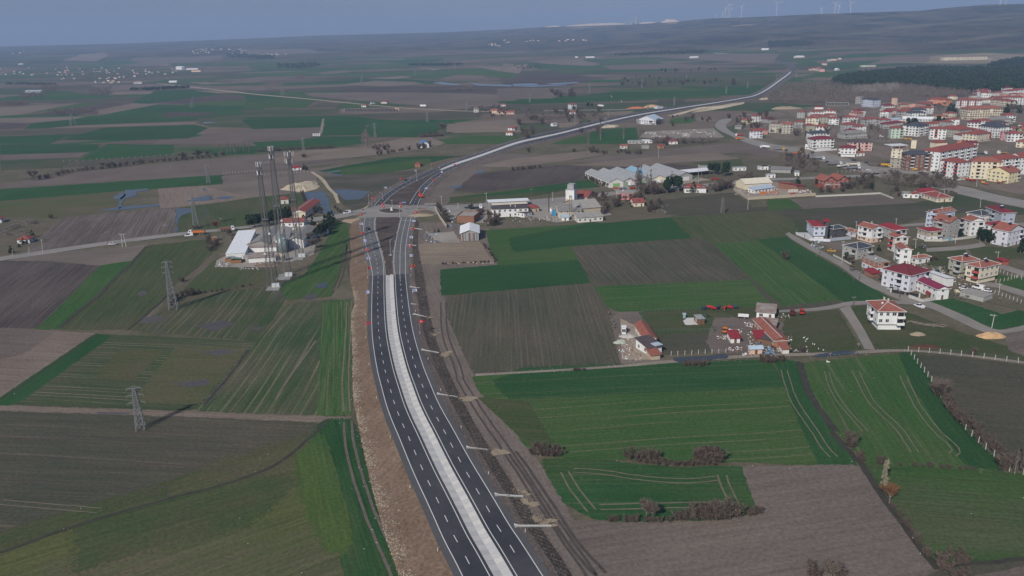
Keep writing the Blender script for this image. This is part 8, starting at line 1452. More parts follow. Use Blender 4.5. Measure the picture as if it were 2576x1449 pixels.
# centre and right
row(1,1,(1830,640,1890,720,1930,800),9,'bs',(3,5),'along the yard wall beyond the roundabout');spread(1,1,(2260,700,2470,840),12,'bs',(4,7),'behind the white gabled shed');row(1,1,(2280,1000,2400,1160,2430,1190),9,'s',(1.2,2),'along the edge of the sand lot');row(1,1,(1850,1215,2200,1200,2420,1190),12,'s',(.9,1.6),'on the rubbish bank of the sand lot',1.5,1.3);one(1,1,1800,890,'g',2.6,'beside the concrete pad');one(1,1,1838,890,'f',3,'beside the concrete pad')
spread(2,1,(770,540,960,700),16,'bs',(4,7),'beside the mill hall');spread(2,1,(1000,560,1320,640),13,'bs',(4,6.5),'around the pink house');one(2,1,1290,560,'g',8,'beside the pink house');spread(2,1,(1350,580,1560,720),12,'sp',(3,5),'in the scrub behind the mill');row(2,1,(1240,500,1290,480,1310,470),4,'o',(17,22),'before the third warehouse',2);row(2,1,(1360,490,1410,480),2,'o',(14,18),'before the warehouse lorry');one(2,1,1605,430,'o',13,'before the last warehouses');spread(2,1,(1330,440,1520,510),14,'bs',(5,8),'in the thicket before the warehouses');spread(2,1,(1540,460,1680,500),6,'e',(9,12),'in the pine group beside the road');one(2,1,1825,490,'f',9,'before the white bungalow');spread(2,1,(1980,420,2200,490),14,'bs',(5,8),'in the grove before the builders yard');spread(2,1,(1990,290,2200,330),5,'e',(9,12),'in the pines beyond the warehouses');spread(2,1,(2240,340,2500,400),12,'bs',(4,7),'along the road behind the builders yard');row(2,1,(730,340,880,410,980,440),9,'s',(3,4.5),'along the white warehouse wall');row(2,1,(0,270,300,240),8,'s',(3,4),'on the edge of the dark field');spread(2,1,(900,80,1300,110),14,'s',(2.5,4),'in the allotments');spread(2,0,(1400,1420,2000,1470),16,'bs',(4,7),'below the scrap yard');row(2,0,(880,1415,885,1414),1,'o',(20,21),'beside the green plot below the highway');one(2,0,1122,1400,'o',19,'in the green plot below the highway');one(2,0,765,1440,'o',12,'left of the green plot below the highway');row(2,0,(1250,1320,1270,1330),2,'o',(13,17),'at the scrap yard');row(2,1,(1500,690,1560,720),3,'p',(4,5),'at the corner of the stubble');one(2,1,170,85,'s',6,'on the verge below the highway');spread(2,1,(560,60,900,90),6,'s',(3,5),'on the rise below the highway')
spread(2,0,(700,1320,900,1370),5,'bs',(6,9),'beside the green plot below the highway');spread(2,0,(20,1120,900,1260),40,'bbs',(6,10),'in the groves beyond the highway');spread(2,0,(0,1300,230,1400),18,'bs',(5,8),'in the grove at the outer bend');spread(2,0,(1360,1200,1620,1280),10,'bs',(5,8),'beside the light blue roof');spread(2,0,(1600,1180,2000,1230),12,'bs',(4,7),'in the gardens below the fill bank');spread(2,0,(2180,1150,2576,1300),22,'bs',(5,9),'around the yellow house');spread(1,0,(2160,1080,2576,1200),22,'bs',(6,10),'around the peach farmhouse');one(2,0,620,1102,'f',9,'beside the lone white house');spread(2,0,(720,1080,810,1095),3,'e',(7,8),'at the sand depot')
spread(2,0,(400,930,640,980),18,'bs',(7,11),'in the brown thicket on the plain');spread(2,0,(1100,780,1500,880),18,'bs',(7,12),'in the hazy groves of the plain');spread(2,0,(1500,820,2300,860),26,'bs',(6,11),'in the brown groves before the bend');spread(2,0,(1470,700,2100,740),24,'eb',(7,12),'in the dark row on the plain');spread(2,0,(20,670,320,700),20,'s',(6,9),'in the round brown copse')
spread(3,0,(0,1290,600,1380),22,'bs',(5,8),'before the town houses');row(3,0,(240,1370,380,1370),5,'o',(12,18),'in the poplars before the town');row(3,0,(980,1400,1200,1420),7,'o',(14,20),'in the poplars by the sand lot');spread(3,0,(600,1200,1700,1330),34,'bs',(4,8),'between the town houses');spread(3,0,(1560,1060,1800,1140),14,'bb',(7,11),'in the school park');row(3,0,(1810,1140,1880,1150),4,'f',(12,16),'in the school park');spread(3,0,(2350,1080,2576,1160),10,'fb',(10,14),'right of the school');spread(3,0,(1370,1240,1480,1270),4,'e',(7,9),'beside the slate block');one(3,0,1290,1380,'c',9,'before the mint green block');spread(3,0,(1680,1230,1780,1280),3,'e',(9,11),'between the red roofs');spread(3,0,(2420,1360,2576,1440),6,'cb',(8,11),'at the right of the town')
one(3,1,912,80,'c',9,'between the white and pink houses');one(3,1,1675,255,'f',10,'beside the long white block');spread(3,1,(140,90,500,280),26,'bs',(4,8),'in the brush below the truck park');spread(3,1,(500,380,850,500),20,'bs',(3.5,6),'around the brick villa');one(3,1,490,430,'e',6,'beside the brick villa');one(3,1,300,400,'f',6.5,'behind the crimson shelter');one(3,1,745,430,'c',6,'before the brick villa');spread(3,1,(880,330,1100,480),16,'bs',(3.5,6),'in the garden beside the brick villa');one(3,1,1040,470,'e',6,'in the garden beside the brick villa');spread(3,1,(1130,330,1900,450),46,'bbs',(4,7),'in the orchard below the junction');spread(3,1,(1200,470,1350,540),6,'bs',(3,5),'beside the flat bungalow');spread(3,1,(1600,500,1720,580),4,'p',(4,5),'before the low cream farmhouse');spread(3,1,(1720,480,1900,570),8,'bs',(4,6),'right of the low cream farmhouse')
one(3,1,785,1180,'e',5,'beside the grey slate roofed house');spread(3,1,(820,1200,880,1290),3,'b',(5,6.5),'beside the lane before the brick house');spread(3,1,(940,1180,1050,1290),4,'p',(3.5,4.5),'before the brick house');one(3,1,1110,1080,'f',4,'behind the grey slate roofed house');one(3,1,1140,1390,'b',5.5,'before the maroon roof',1.2);one(3,1,1930,950,'e',5,'beside the scaffolded house');spread(3,1,(2090,950,2260,1010),7,'be',(6,8),'in the garden of the lilac house');one(3,1,2385,1030,'g',6,'before the lilac house');one(3,1,2340,1010,'g',4,'before the lilac house');spread(3,1,(2250,930,2330,960),3,'e',(6,8),'in the garden of the lilac house');spread(3,1,(2520,1080,2600,1100),3,'e',(6,8),'at the right end of the street');one(3,1,1610,1230,'g',3.6,'beside the low white bungalow');spread(3,1,(1640,1150,1760,1180),4,'s',(2,3),'in the plot behind the bungalow');spread(3,2,(1870,40,2100,140),7,'p',(3,4),'around the flat shack');one(3,2,2330,130,'p',3,'beside the flat shack')
SHR.sort(key=lambda q: -q[0])
for a_,p,h,wh,sx in SHR[:285]: put(p,'s',h,wh,None,sx)
V_=[]
for a_,p,h,wh,sx in SHR[285:]:
    tm,cm,h0=_pn.choice(PR['s']);A=np.zeros(len(cm.vertices)*3);cm.vertices.foreach_get('co',A);A=A.reshape(-1,3)*np.array([h/h0*sx,h/h0*sx,h/h0]);c_,s_=math.cos(a_*9),math.sin(a_*9);V_.append(np.stack([A[:,0]*c_-A[:,1]*s_,A[:,0]*s_+A[:,1]*c_,A[:,2]],1)+np.array(p))
V_=np.concatenate(V_);me=bpy.data.meshes.new('far_shrubs');me.from_pydata(V_.tolist(),[],np.arange(len(V_)).reshape(-1,3).tolist());tag(link('far_shrubs',me,TW_['shrub']),'small leafless shrubs scattered over hedges and plots','shrubs',kind='stuff')
# woods too dense to count
def wood(polys,n,kind,label,h=(8,13),name='wood',seed=1,tri=26,r=.32):
    rn=np.random.RandomState(seed);pts=[]
    W3=[[G(x,y) for x,y in TT(i,j,*c)] for i,j,c in polys]
    for P in W3:
        xs=[p.x for p in P];ys=[p.y for p in P];k=0
        while k < n//len(W3):
            x,y=rn.uniform(min(xs),max(xs)),rn.uniform(min(ys),max(ys));ins=False
            for a,b in zip(P,P[1:]+P[:1]):
                if (a.y > y) != (b.y > y) and x < (b.x-a.x)*(y-a.y)/(b.y-a.y+1e-9)+a.x: ins=not ins
            if ins: pts.append((x,y));k += 1
            elif rn.rand() < .002: k += 1
    V=[];
    ev=kind in ('pine',)
    for x,y in pts:
        hh=rn.uniform(*h);z0=float(terrain(x,y));m_=tri
        u=rn.normal(size=(m_,3));u /= np.linalg.norm(u,axis=1)[:,None];c=u*rn.uniform(.5,1,(m_,1))*np.array([hh*r,hh*r,hh*.42])+np.array([x,y,z0+hh*.55]);s=hh*(.16 if ev else .13)*rn.uniform(.6,1.3,(m_,1))
        if ev:
            A=rn.normal(size=(m_,3));A /= np.linalg.norm(A,axis=1)[:,None];B=np.cross(u,A);tri3=np.stack([c+A*s,c-A*s*.6+B*s,c-A*s*.6-B*s],1)
        else:
            A=rn.normal(size=(m_,3))+np.array([0,0,1.2]);A /= np.linalg.norm(A,axis=1)[:,None];B=np.cross(u,A)*.22;tri3=np.stack([c-B*s,c+B*s,c+A*s*2.4],1)
        V.append(tri3.reshape(-1,3))
    V=np.concatenate(V);me=bpy.data.meshes.new(name);me.from_pydata(V.tolist(),[],np.arange(len(V)).reshape(-1,3).tolist());o=link(name,me,TW_[kind]);tag(o,label,'wood',kind='stuff')
wood([(3,0,(620,850,700,790,1000,745,1320,715,1600,700,2000,705,2576,705,2600,930,2100,950,1500,880,1300,865,800,890))],3400,'pine','dark pine wood behind the town',(10,15),'pine_wood',1);wood([(3,0,(0,970,200,860,620,840,820,890,1300,870,2100,955,1900,985,1300,995,900,1000,700,1045,300,1050,0,1040))],2200,'bare','brown leafless wood between the highway and the town',(7,12),'leafless_wood',2,22);wood([(3,0,(820,900,1300,868,1320,940,1100,960,860,950))],300,'pale','pale leafless strip inside the brown wood',(8,12),'leafless_wood',3);wood([(3,0,(2200,675,2320,640,2480,605,2576,600,2600,690,2400,690))],500,'pine','dark pine wood right of the hospital',(10,15),'pine_wood',4)
wood([(0,0,(2270,555,2400,548,2576,560,2576,592,2300,585)),(1,0,(0,565,150,570,190,590,0,598))],420,'pine','dark conifers around the far village',(11,16),'pine_wood',5);wood([(1,0,(200,650,600,635,650,660,500,700,220,690)),(1,0,(1520,655,2100,650,2000,665,1560,668))],420,'pine','dark copse far on the plain',(8,13),'pine_wood',6);wood([(0,0,(400,880,600,880,560,930,440,930)),(0,0,(190,960,450,940,460,985,230,1010)),(0,0,(900,920,1130,880,1100,970,900,975)),(0,0,(0,1065,250,1045,300,1060,0,1085)),(0,0,(480,1150,980,1140,980,1160,520,1168))],700,'bare','brown copses before the far village',(7,12),'leafless_wood',7);wood([(0,0,(200,690,1700,690,1750,780,1300,820,400,780,200,740))],650,'bare','leafless garden trees of the far village',(6,10),'leafless_wood',8);wood([(0,0,(60,845,560,850,560,860,60,858)),(0,0,(1270,905,1900,880,1930,888,1300,915)),(0,0,(1450,905,1900,885,1900,890,1460,912))],300,'pine','dark tree rows before the far village',(6,9),'pine_wood',9);wood([(2,0,(980,560,1700,520,2000,520,1900,540,1100,562)),(3,0,(0,420,350,420,500,450,200,480,0,480))],700,'pine','dark belt of trees under the hills',(9,14),'pine_wood',10);wood([(1,0,(400,770,480,765,480,790,400,790)),(1,0,(720,790,900,785,900,798,720,798)),(1,0,(500,745,1050,725,1050,735,520,755)),(1,0,(1100,690,1500,680,1500,700,1120,705)),(1,0,(1400,540,1900,520,1900,570,1400,580)),(1,0,(1930,905,2200,900,2200,912,1940,912)),(2,0,(0,580,450,570,500,600,100,610)),(2,0,(1550,460,2576,440,2576,480,1700,480))],900,'bare','leafless hedges and copses far on the plain',(6,10),'leafless_wood',11,18);wood([(3,0,(0,370,2576,330,2576,500,1800,520,900,560,400,520,0,480))],900,'bare','scattered scrub on the slope beyond the highway end',(7,12),'scrub_wood',12,16)

wood([(0,1,(230,372,680,285,1500,185,2250,112,2250,125,1500,200,700,305,300,382)),(1,1,(0,72,800,36,800,44,0,86)),(1,0,(1640,1378,1880,1362,1880,1372,1650,1385))],1100,'shrub','continuous brown brush of the long plain hedge',(2,4.2),'hedge_brush',13,22,.5)
wood([(3,0,(0,1290,900,1180,1800,1090,2576,1060,2576,1449,1200,1449,500,1400,0,1400)),(3,1,(1130,330,1900,440,1850,470,1150,420)),(3,1,(150,100,520,240,480,300,140,260)),(2,1,(1280,470,1560,450,1560,500,1330,510)),(2,1,(770,560,950,700,900,720,780,620)),(2,0,(0,1130,900,1110,900,1230,0,1260)),(2,0,(1400,1420,2100,1420,2000,1449,1400,1449))],2300,'bare','brown garden brush between the houses and yards',(3,6.5),'garden_brush',14,20,.36)
# ------------------------------------------------------------------ fences
def fence(pts,n,label,h=1.9,mat=CONC,wire=True,r=.09):
    P=[G(*f) for f in pts];q=resample(P,n);o=q[0].copy();t=thing('fence',label,'fence',o);me=MB().box(-r,-r,-.2,r,r,h).mesh('post');me.materials.append(mat)
    for p in q: s=link('post',me,None,t);s.location=p-o;s.rotation_euler=(random.uniform(-.05,.05),random.uniform(-.05,.05),0)
    if wire:
        for z in (h*.35,h*.62,h*.9):
            mb=MB()
            for a,b in zip(q,q[1:]): mb.tube(a-o+Vector((0,0,z)),b-o+Vector((0,0,z)),.012,.012,3,False)
            mb.build('wire',METAL,t)
fence(TT(3,2,1407,640,1530,650,1775,668,1990,686,2250,720,2515,756),11,'white concrete post fence along the farm track',2.2);fence(TT(3,2,1438,680,1510,775,1608,900,1650,950,1770,1140,1968,1412)+TT(3,3,2020,20,2162,157,2328,295,2427,395),22,'white concrete post fence beside the curved green field',2.2);fence(TT(2,2,1600,680,1780,672,2000,660,2150,655),9,'ragged post fence above the muddy pool');fence(TT(3,1,2290,1400,2400,1380,2576,1330),9,'post fence of the plot beside the cream house');fence(TT(3,2,2280,60,2420,110,2580,170),9,'post fence beside the lane of the parked cars');fence(TT(3,1,2300,1280,2420,1330,2600,1380),8,'post fence behind the cream house');fence(TT(1,0,885,1130,890,1102,1430,1098,1440,1122,885,1130),44,'pale post fence around the far dark plot',2.0,TRIM);fence(TT(1,1,50,320,330,300,520,288),14,'pale post fence of the crimson roofed cottage');fence(TT(0,1,2250,300,2580,280),12,'pale post fence beside the green strip');fence(TT(0,1,640,180,1500,130,1740,110),18,'pale posts of the old vineyard',1.6,wire=False);fence(TT(2,0,650,975,1000,968,1005,985),16,'pale posts of the far vineyard',2,TRIM,False);fence(TT(2,0,690,1030,1100,1015,1105,1035),18,'pale posts of the nearer vineyard',2,TRIM,False);fence(TT(2,0,200,1055,640,1040),16,'pale posts of the left vineyard',2,TRIM,False);fence(TT(3,1,700,290,1000,270,1050,300),12,'post fence below the truck park')
GRN=M('fence_green',(.025,.10,.05),.7,.15)
for k,c in enumerate(((1285,245,1900,222),(1285,245,1410,450),(1410,450,2035,440),(1910,222,2040,445))): fence(TT(2,2,*c),16,'green mesh fence '+['above the lawn of the cabin','on the byre side of the lawn','below the lawn of the cabin','on the right side of the lawn'][k],1.7,GRN,True,.07)
# ------------------------------------------------------------------ walls
def wall(pts,h,mat,label,th=.25,z=.05):
    P=[G(*f) for f in pts];q=[];
    for a,b in zip(P,P[1:]): q += [a.lerp(b,k/6) for k in range(6)]
    q.append(P[-1]);A=offset(q,-th/2);B=offset(q,th/2);mb=MB()
    for k in range(len(q)-1):
        a,b,c,d=A[k],A[k+1],B[k+1],B[k];u=Vector((0,0,h));mb.quad(a,b,b+u,a+u);mb.quad(d,c,c+u,d+u);mb.quad(a+u,b+u,c+u,d+u)
    t=thing('garden_wall',label,'wall',(0,0,0));mb.build('wall_body',mat,t)
    cb=MB();A=offset(q,-th*.8);B=offset(q,th*.8)
    for k in range(len(q)-1):
        u0,u1=Vector((0,0,h+.005)),Vector((0,0,h+.1));a,b,c,d=A[k],A[k+1],B[k+1],B[k];cb.quad(a+u1,b+u1,c+u1,d+u1);cb.quad(a+u0,b+u0,b+u1,a+u1);cb.quad(d+u0,c+u0,c+u1,d+u1)
    cb.build('coping',CONC,t)
wall([T(2,1,2230,470),T(2,1,2375,562),Z('C',480,1100),Z('C',1058,1062)],2.0,wm('stone'),'sand coloured wall of the builders yard');wall([Z('C',1060,1088),Z('C',1700,1060),Z('C',2290,1030),Z('C',2540,1130)],1.2,CONC,'low concrete wall above the brown plot');wall([Z('E',20,600),Z('E',330,740),Z('E',790,765),Z('E',810,690)],1.5,wm('lilac'),'pale wall around the stair tower house');wall([Z('E',800,755),Z('E',1250,715)],1.8,wm('bluegrey'),'panelled grey wall before the charcoal house');wall([Z('G',50,1290),Z('H',-10,1290),Z('H',290,1395),Z('H',580,1345)][1:],1.4,CONC,'pale wall before the purple roofed hall');wall([Z('E',855,1085),Z('E',1040,1180),Z('E',1260,1300)],.9,CONC,'low white wall beside the lane');wall([Z('F',340,985),Z('F',740,990),Z('F',1200,940),Z('F',1500,900)],1.4,CONC,'grey street wall with a blue gate');wall([Z('A',1040,1082),Z('A',1465,1050)],1.6,TRIM,'white baluster fence of the maroon roofed house');wall(TT(1,1,1800,660,1850,750,1920,850),2.2,wm('stone'),'leaning concrete wall beside the dug slope')
for F_,lb in ((Z('F',845,975),'turquoise blue yard gate in the street wall'),): t=thing('yard_gate',lb,'gate',G(*F_),.1);[MB().box(s*1.3-1.2,-.3,0,s*1.3+1.2,-.2,1.9).build('gate_leaf',M('gate_blue',(.09,.30,.38),.6),t) for s in (-1,1)]
t=thing('yard_gate','black metal gate between pale pillars beside the lane','gate',G(*Z('G',1790,1235)),-.75)
for s in (-1,1): MB().box(s*3.2-2.8,-.05,.1,s*3.2+2.8,.05,1.7).build('gate_leaf',CHAS,t);MB().box(s*6.3-.3,-.3,0,s*6.3+.3,.3,2.2).build('pillar',CONC,t)
# ------------------------------------------------------------------ loose stones, rubble, clutter
def rocks(spots,size,mats,name,label,seed=1,flat=.7):
    rn=np.random.RandomState(seed);O=np.array([(1,0,0),(-1,0,0),(0,1,0),(0,-1,0),(0,0,1),(0,0,-1)],float);FF=np.array([(0,2,4),(2,1,4),(1,3,4),(3,0,4),(2,0,5),(1,2,5),(3,1,5),(0,3,5)]);n=len(spots);s=rn.uniform(size[0],size[1],(n,1,1))*rn.uniform(.5,1.3,(n,6,1));V=O[None]*s*np.array([1,1,flat])[None,None];a=rn.uniform(0,6.28,n);c,si=np.cos(a)[:,None],np.sin(a)[:,None];X=V[...,0]*c-V[...,1]*si;Y=V[...,0]*si+V[...,1]*c;V=np.stack([X,Y,V[...,2]],-1)+np.array(spots)[:,None]
    F=(FF[None]+np.arange(n)[:,None,None]*6).reshape(-1,3);me=bpy.data.meshes.new(name);me.from_pydata(V.reshape(-1,3).tolist(),[],F.tolist());me.polygons.foreach_set('material_index',np.repeat(rn.randint(0,len(mats),n),8));o=link(name,me,mats);tag(o,label,name.replace('_',' '),kind='stuff')
STN=M('toe_stone',(.36,.29,.20),.9,.25,1.0);STN2=M('toe_stone_grey',(.25,.21,.165),.9,.25,1.0);CLOD=M('earth_clod',(.125,.085,.06),.95,.25);WHT=M('white_litter',(.70,.70,.70),.8,.1);GRT=M('grit',(.30,.24,.17),.95,.2)
rn=random.Random(5);qt=resample(toe,200);qb=resample(LO,200);sp=[]
for k in range(5200):
    u=rn.random();i=min(198,int(200*(u**1.25)*.62));dens=.5+.5*math.sin(i*.55)+.3*math.sin(i*1.7);
    if rn.random() > dens+.25: continue
    v=abs(rn.gauss(0,.16));p=qt[i].lerp(qt[i+1],rn.random());b=qb[i];q=p.lerp(b,min(.6,v));sp.append((q.x,q.y,q.z+.05))
rocks(sp,(.08,.36),[STN,STN2,STN2],'toe_stones','pale broken stones along the foot of the embankment',1)
sp=[]
for k in range(1900): i=min(198,int(200*rn.random()*.75));p=qt[i].lerp(qb[i],rn.uniform(.1,.98));sp.append((p.x+rn.uniform(-.5,.5),p.y+rn.uniform(-.5,.5),p.z+.02))
rocks(sp,(.06,.2),[CLOD],'earth_clods','dark clods strewn over the brown embankment',2)
q1=resample(mid,200);q2=resample(rtoe,200);sp=[]
for k in range(4200): i=min(198,int(200*(rn.random()**1.2)*.8));p=q1[i].lerp(q2[i],rn.uniform(-.05,1.15));sp.append((p.x,p.y,p.z+.03))
rocks(sp,(.08,.32),[M('dark_clod',(.055,.045,.04),.95,.3),M('mid_clod',(.12,.095,.08),.95,.3)],'earth_clods','dark lumps on the right road bank',3)
def fan(F_,r,n,label,seed):
    c=G(*F_,.2);r_=random.Random(seed);rocks([(c.x+r_.gauss(0,r),c.y+r_.gauss(0,r*.7),.2+max(0,.35-.1*abs(r_.gauss(0,1)))) for _ in range(n)],(.06,.2),[GRT],'grit_fan',label,seed,.4)
    mb=MB()
    for q in range(6):
        ox,oy,rr,ph=r_.gauss(0,r*.8),r_.gauss(0,r*.5),r*r_.uniform(.25,.7),r_.uniform(0,6);mb.poly(rough_edge([Vector((c.x+ox+rr*1.3*math.cos(k*.6+ph)*r_.uniform(.5,1.2),c.y+oy+rr*math.sin(k*.6+ph)*r_.uniform(.5,1.2),.28+q*.006)) for k in range(10)],.2))
    tag(mb.build('sand_patch',GRT),label+' spread flat',None,kind='structure')
for k,(F_,r) in enumerate(((T(1,2,1745,300),1.2),(T(1,2,1890,665),2.2),(T(1,2,2090,1110),2.8),(T(1,3,2400,200),2.4),(T(2,3,70,605),1.6),(T(2,3,150,720),2.2),(T(2,3,350,915),1.6),(T(2,3,240,880),1.4),(T(1,2,1760,470),2.2))): fan(F_,r,120,['pale grit at the upper chute','sandy fan below the second chute','wide grit fan below the third chute','stony grit below the fourth chute','sand patch above the fifth chute','long sand patch below the fifth chute','sand patch at the lowest chute','thin sand trail before the lowest chute','grit along the verge below the flag'][k],20+k)
def clutter(i,j,boxes,n,label,mats,size,seed,name='scrap_heap'):
    r_=random.Random(seed);sp=[]
    for k in range(n): b=r_.choice(boxes);p=GT(i,j,r_.uniform(b[0],b[2]),r_.uniform(b[1],b[3]));sp.append((p.x,p.y,p.z+r_.uniform(.1,size[1]*.9)))
    rocks(sp,size,mats,name,label,seed,.6)
GY=M('scrap_grey',(.30,.30,.30),.7,.3);WD2=M('scrap_wood',(.16,.11,.08),.9,.3);RS=M('scrap_rust',(.22,.09,.05),.8,.3);BL=M('scrap_blue',(.06,.22,.40),.6,.2)
clutter(2,0,[(1340,1335,1450,1362),(1500,1322,1700,1350),(1700,1345,1800,1390),(1780,1310,1950,1345),(1950,1330,2060,1390),(1400,1370,1560,1390)],420,'white rubble heaps of the scrap yard',[WHT,WHT,GY,STN2],(.3,1.1),31);clutter(2,2,[(1060,480,1250,650),(1070,590,1220,660),(1100,660,1300,740)],260,'rubbish and boards in the first farmyard',[WHT,GY,WD2,STN2,RS],(.15,.4),32);clutter(2,2,[(2060,480,2180,520),(2180,415,2320,460),(2340,350,2420,400),(2370,440,2460,600),(2180,600,2310,640),(2320,660,2420,690)],420,'clutter and white drums around the sties',[WHT,WHT,GY,WD2,RS],(.15,.45),33);clutter(2,2,[(2440,440,2640,560),(2520,600,2640,670)],260,'dark clutter beside the crimson sty',[CHAS,GY,WD2,BL],(.3,.8),34);clutter(3,2,[(60,260,220,315),(0,580,150,650),(180,480,240,640),(260,620,400,650)],240,'scrap beside the brick farmhouse',[WHT,GY,WD2,CHAS,RS],(.15,.45),35);clutter(3,1,[(430,970,560,1060)],110,'boards and sacks beside the stair tower house',[WHT,GY,WD2,BL],(.2,.6),36);clutter(3,1,[(1460,1210,1620,1270),(1640,1240,1780,1310),(1780,1320,2050,1420)],230,'builders rubble between the houses',[GY,WD2,STN2,WHT],(.2,.6),37);clutter(3,1,[(320,470,440,510),(0,460,110,510)],160,'brick rubble in the builders yard',[RS,WHT,GY],(.3,.8),38);clutter(2,1,[(2240,420,2400,520),(0,740,280,800),(320,740,460,775)],260,'scrap beside the mill and the yard wall',[GY,WD2,WHT,RS],(.2,.6),39);clutter(1,1,[(1690,890,1830,1010),(1930,700,2010,860),(1860,660,1960,700)],220,'scrap metal around the concrete pad',[GY,BL,WHT,WD2],(.2,.7),40);clutter(1,1,[(1860,1190,2420,1210),(0,1180,180,1210)],160,'rubbish along the sand lot edge',[WHT,RS,WD2],(.2,.5),41);clutter(0,1,[(2170,1195,2330,1235),(2400,1240,2640,1270)],120,'broken boards before the firewood',[WHT,WD2,GY],(.2,.6),42)
# white litter specks in the grass and at field edges
sp=[]
for pts,n in (([(1195,942),(1560,920),(2000,895),(2290,884)],140),([(880,1060),(930,1290),(1000,1449)],40),([(880,750),(885,1040)],40),([(2110,1060),(2230,1270),(2340,1420)],26),([(1360,1160),(1900,1170)],18),([(0,1385),(560,1222),(820,1062)],14),([(2000,600),(2200,730)],40)):
    q=resample([G(*f) for f in pts],60)
    for k in range(n): p=q[rn.randrange(60)];sp.append((p.x+rn.gauss(0,2.0),p.y+rn.gauss(0,2.0),.22))
for k in range(60): p=G(rn.uniform(0,2576),rn.uniform(700,1449));sp.append((p.x,p.y,.2))
rocks(sp,(.05,.17),[WHT,STN],'litter','white specks of litter along the field edges',50)
# geese on the farm meadow
mb=MB();mb.ball((0,0,.35),.22,.38,.2,8,5);mb.tube((0,.28,.42),(0,.42,.75),.07,.05,6);mb.ball((0,.47,.8),.07,.1,.07,6,4);mb.tube((0,.52,.8),(0,.66,.77),.03,.01,5);mb.tube((-.08,0,.2),(-.08,0,0),.02,.02,4);mb.tube((.08,0,.2),(.08,0,0),.02,.02,4);GO=mb.mesh('goose');GO.materials.append(M('goose_white',(.75,.75,.74),.8,.05))
for x,y in ((360,508),(390,522),(378,543),(450,570),(467,575),(368,600),(385,600),(508,618),(557,632),(600,748),(612,752),(595,752)): o=link('goose',GO);o.location=GT(3,2,x,y,.16);o.rotation_euler=(0,0,rn.uniform(0,6));tag(o,'white goose on the meadow beside the brick farmhouse' if y < 700 else 'white goose at the edge of the curved green field','goose','geese on the meadow' if y < 700 else 'geese at the field edge')
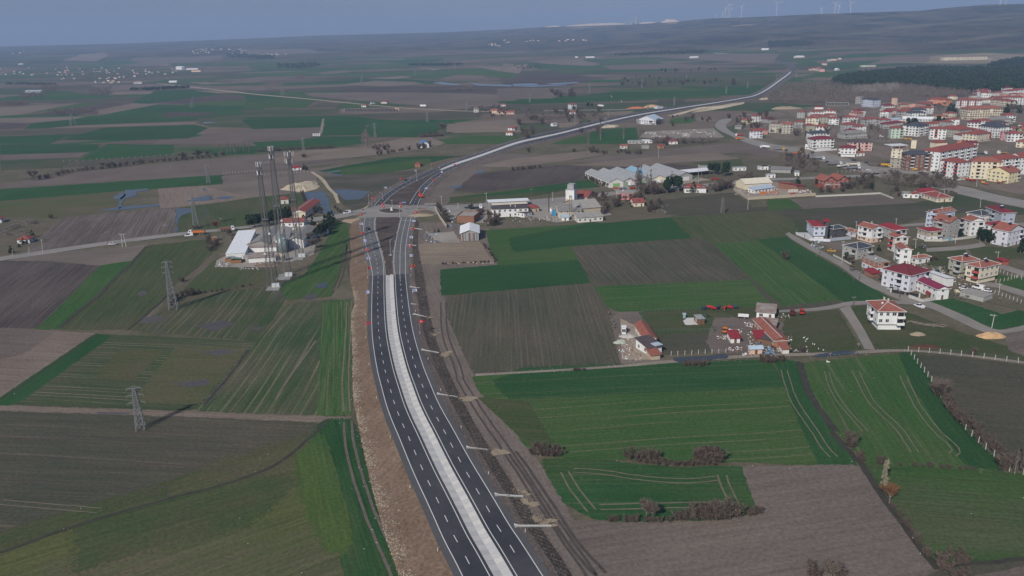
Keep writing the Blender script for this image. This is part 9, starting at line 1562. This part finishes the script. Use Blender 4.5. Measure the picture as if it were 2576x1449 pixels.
# heaps
def heap(F_,rx,ry,h,mat,label,name='heap'):
    c=G(*F_);r_=random.Random(label);mb=MB();n=14;rings=[]
    for k,(s,z) in enumerate(((1,-.1),(.82,.35),(.55,.72),(.25,.95))): rings.append([(rx*s*math.cos(6.283*i/n)*r_.uniform(.88,1.12),ry*s*math.sin(6.283*i/n)*r_.uniform(.88,1.12),h*z*r_.uniform(.85,1.1)) for i in range(n)])
    for a,b in zip(rings,rings[1:]):
        for i in range(n): j=(i+1) % n;mb.quad(a[i],a[j],b[j],b[i])
    mb.poly(rings[-1]);o=mb.build(name,mat);o.location=c;tag(o,label,'heap')
SND=M('heap_sand',(.46,.30,.16),.95,.2,.5);heap(T(3,2,2245,490),6,3,2.0,SND,'orange sand heap at the lane bend','sand_heap');heap(T(3,2,1575,600),7,2.5,1.2,M('manure',(.085,.04,.025),.95,.3),'dark red brown manure heap in the grass','manure_heap');heap(T(3,2,1505,472),3.5,2,1.2,GRT,'small sand heap beside the lone house','sand_heap');heap(T(2,2,1165,492),4,2.4,1.2,M('heap_gravel',(.40,.38,.36),.95,.2),'pale gravel heap in the first farmyard','gravel_heap');heap(T(1,1,1690,700),9,4,2.6,M('heap_earth',(.12,.09,.07),.95,.3),'dark earth heap beside the roundabout','earth_heap');heap(T(1,1,1660,720),10,4,1.4,GRT,'spread sand heap beside the dug slope','sand_heap');heap(T(2,2,1090,555),3.2,1.6,1.6,M('tarp_pale',(.34,.37,.31),.6,.15),'tarp covered heap at the farmyard edge','covered_heap');heap(T(3,0,180,1095),26,10,4,GRT,'pale sand pile at the town edge','sand_heap');heap(T(2,0,1250,1090),18,6,3,M('heap_orange',(.45,.13,.06),.95,.2),'red sand pile of the depot','sand_heap');heap(T(2,0,1410,1078),15,6,4,SND,'orange sand pile of the depot','sand_heap');heap(T(1,1,120,1225),9,2.5,1.2,WD2,'long heap of brush and clods before the lean-to','brush_heap')
t=thing('log_pile','long grey pile of cut branches behind the lone house','logs',GT(3,2,1560,372),-.55)
for k in range(26): a=random.uniform(-.12,.12);x=random.uniform(-8,5);MB().tube((x,random.uniform(-1.3,1.3),.15+random.random()*.8),(x+4,random.uniform(-1.3,1.3),.15+random.random()*.8),.11,.08,5).build('log',M('grey_log',(.24,.20,.17),.9,.2),t)

t=thing('barrel_roof_barn','little barn with a bright blue arched roof on the tan rise','barn',GT(1,1,1655,40),.15);a_=[(5+5*math.cos(math.pi*k/10),2.5+4*math.sin(math.pi*k/10)) for k in range(11)];MB().prism([(0,0),(10,0)]+[(x,z) for x,z in a_],0,16).build('wall',wm('white'),t);MB().prism([(x*1.02-.1,z+.15) for x,z in a_]+[(x,z+.02) for x,z in a_[::-1]],-.3,16.3).build('roof',M('barn_blue',(.06,.22,.50),.6),t)
t=thing('billboard','white roadside board with dark letters at the muddy rut','billboard',GT(1,0,572,1374),.05,None,.62);MB().box(0,-.1,1.2,15,.1,6).build('panel',TRIM,t)
for x in (1,7.5,14): MB().tube((x,.3,0),(x,.3,6),.15).build('post',METAL,t)
for k in range(3): MB().box(2+k*4.2,-.16,2.2,4.6+k*4.2,-.11,4.9).build('letter_block',M('board_letters',(.10,.12,.16),.7),t)
# ------------------------------------------------------------------ air
def haze(density=1.15e-4):
    m=bpy.data.materials.new('hazy_air');m.use_nodes=True;t=m.node_tree;t.nodes.remove(t.nodes['Principled BSDF'])
    v=t.nodes.new('ShaderNodeVolumePrincipled');v.inputs['Color'].default_value=(.50,.68,1.0,1);v.inputs['Density'].default_value=density;v.inputs['Anisotropy'].default_value=0.0
    t.links.new(v.outputs[0],t.nodes['Material Output'].inputs['Volume'])
    o=MB().box(-18500,-700,-4,18500,18500,560).build('haze',m);tag(o,'thin blue haze over the whole plain',None,kind='stuff')
haze()
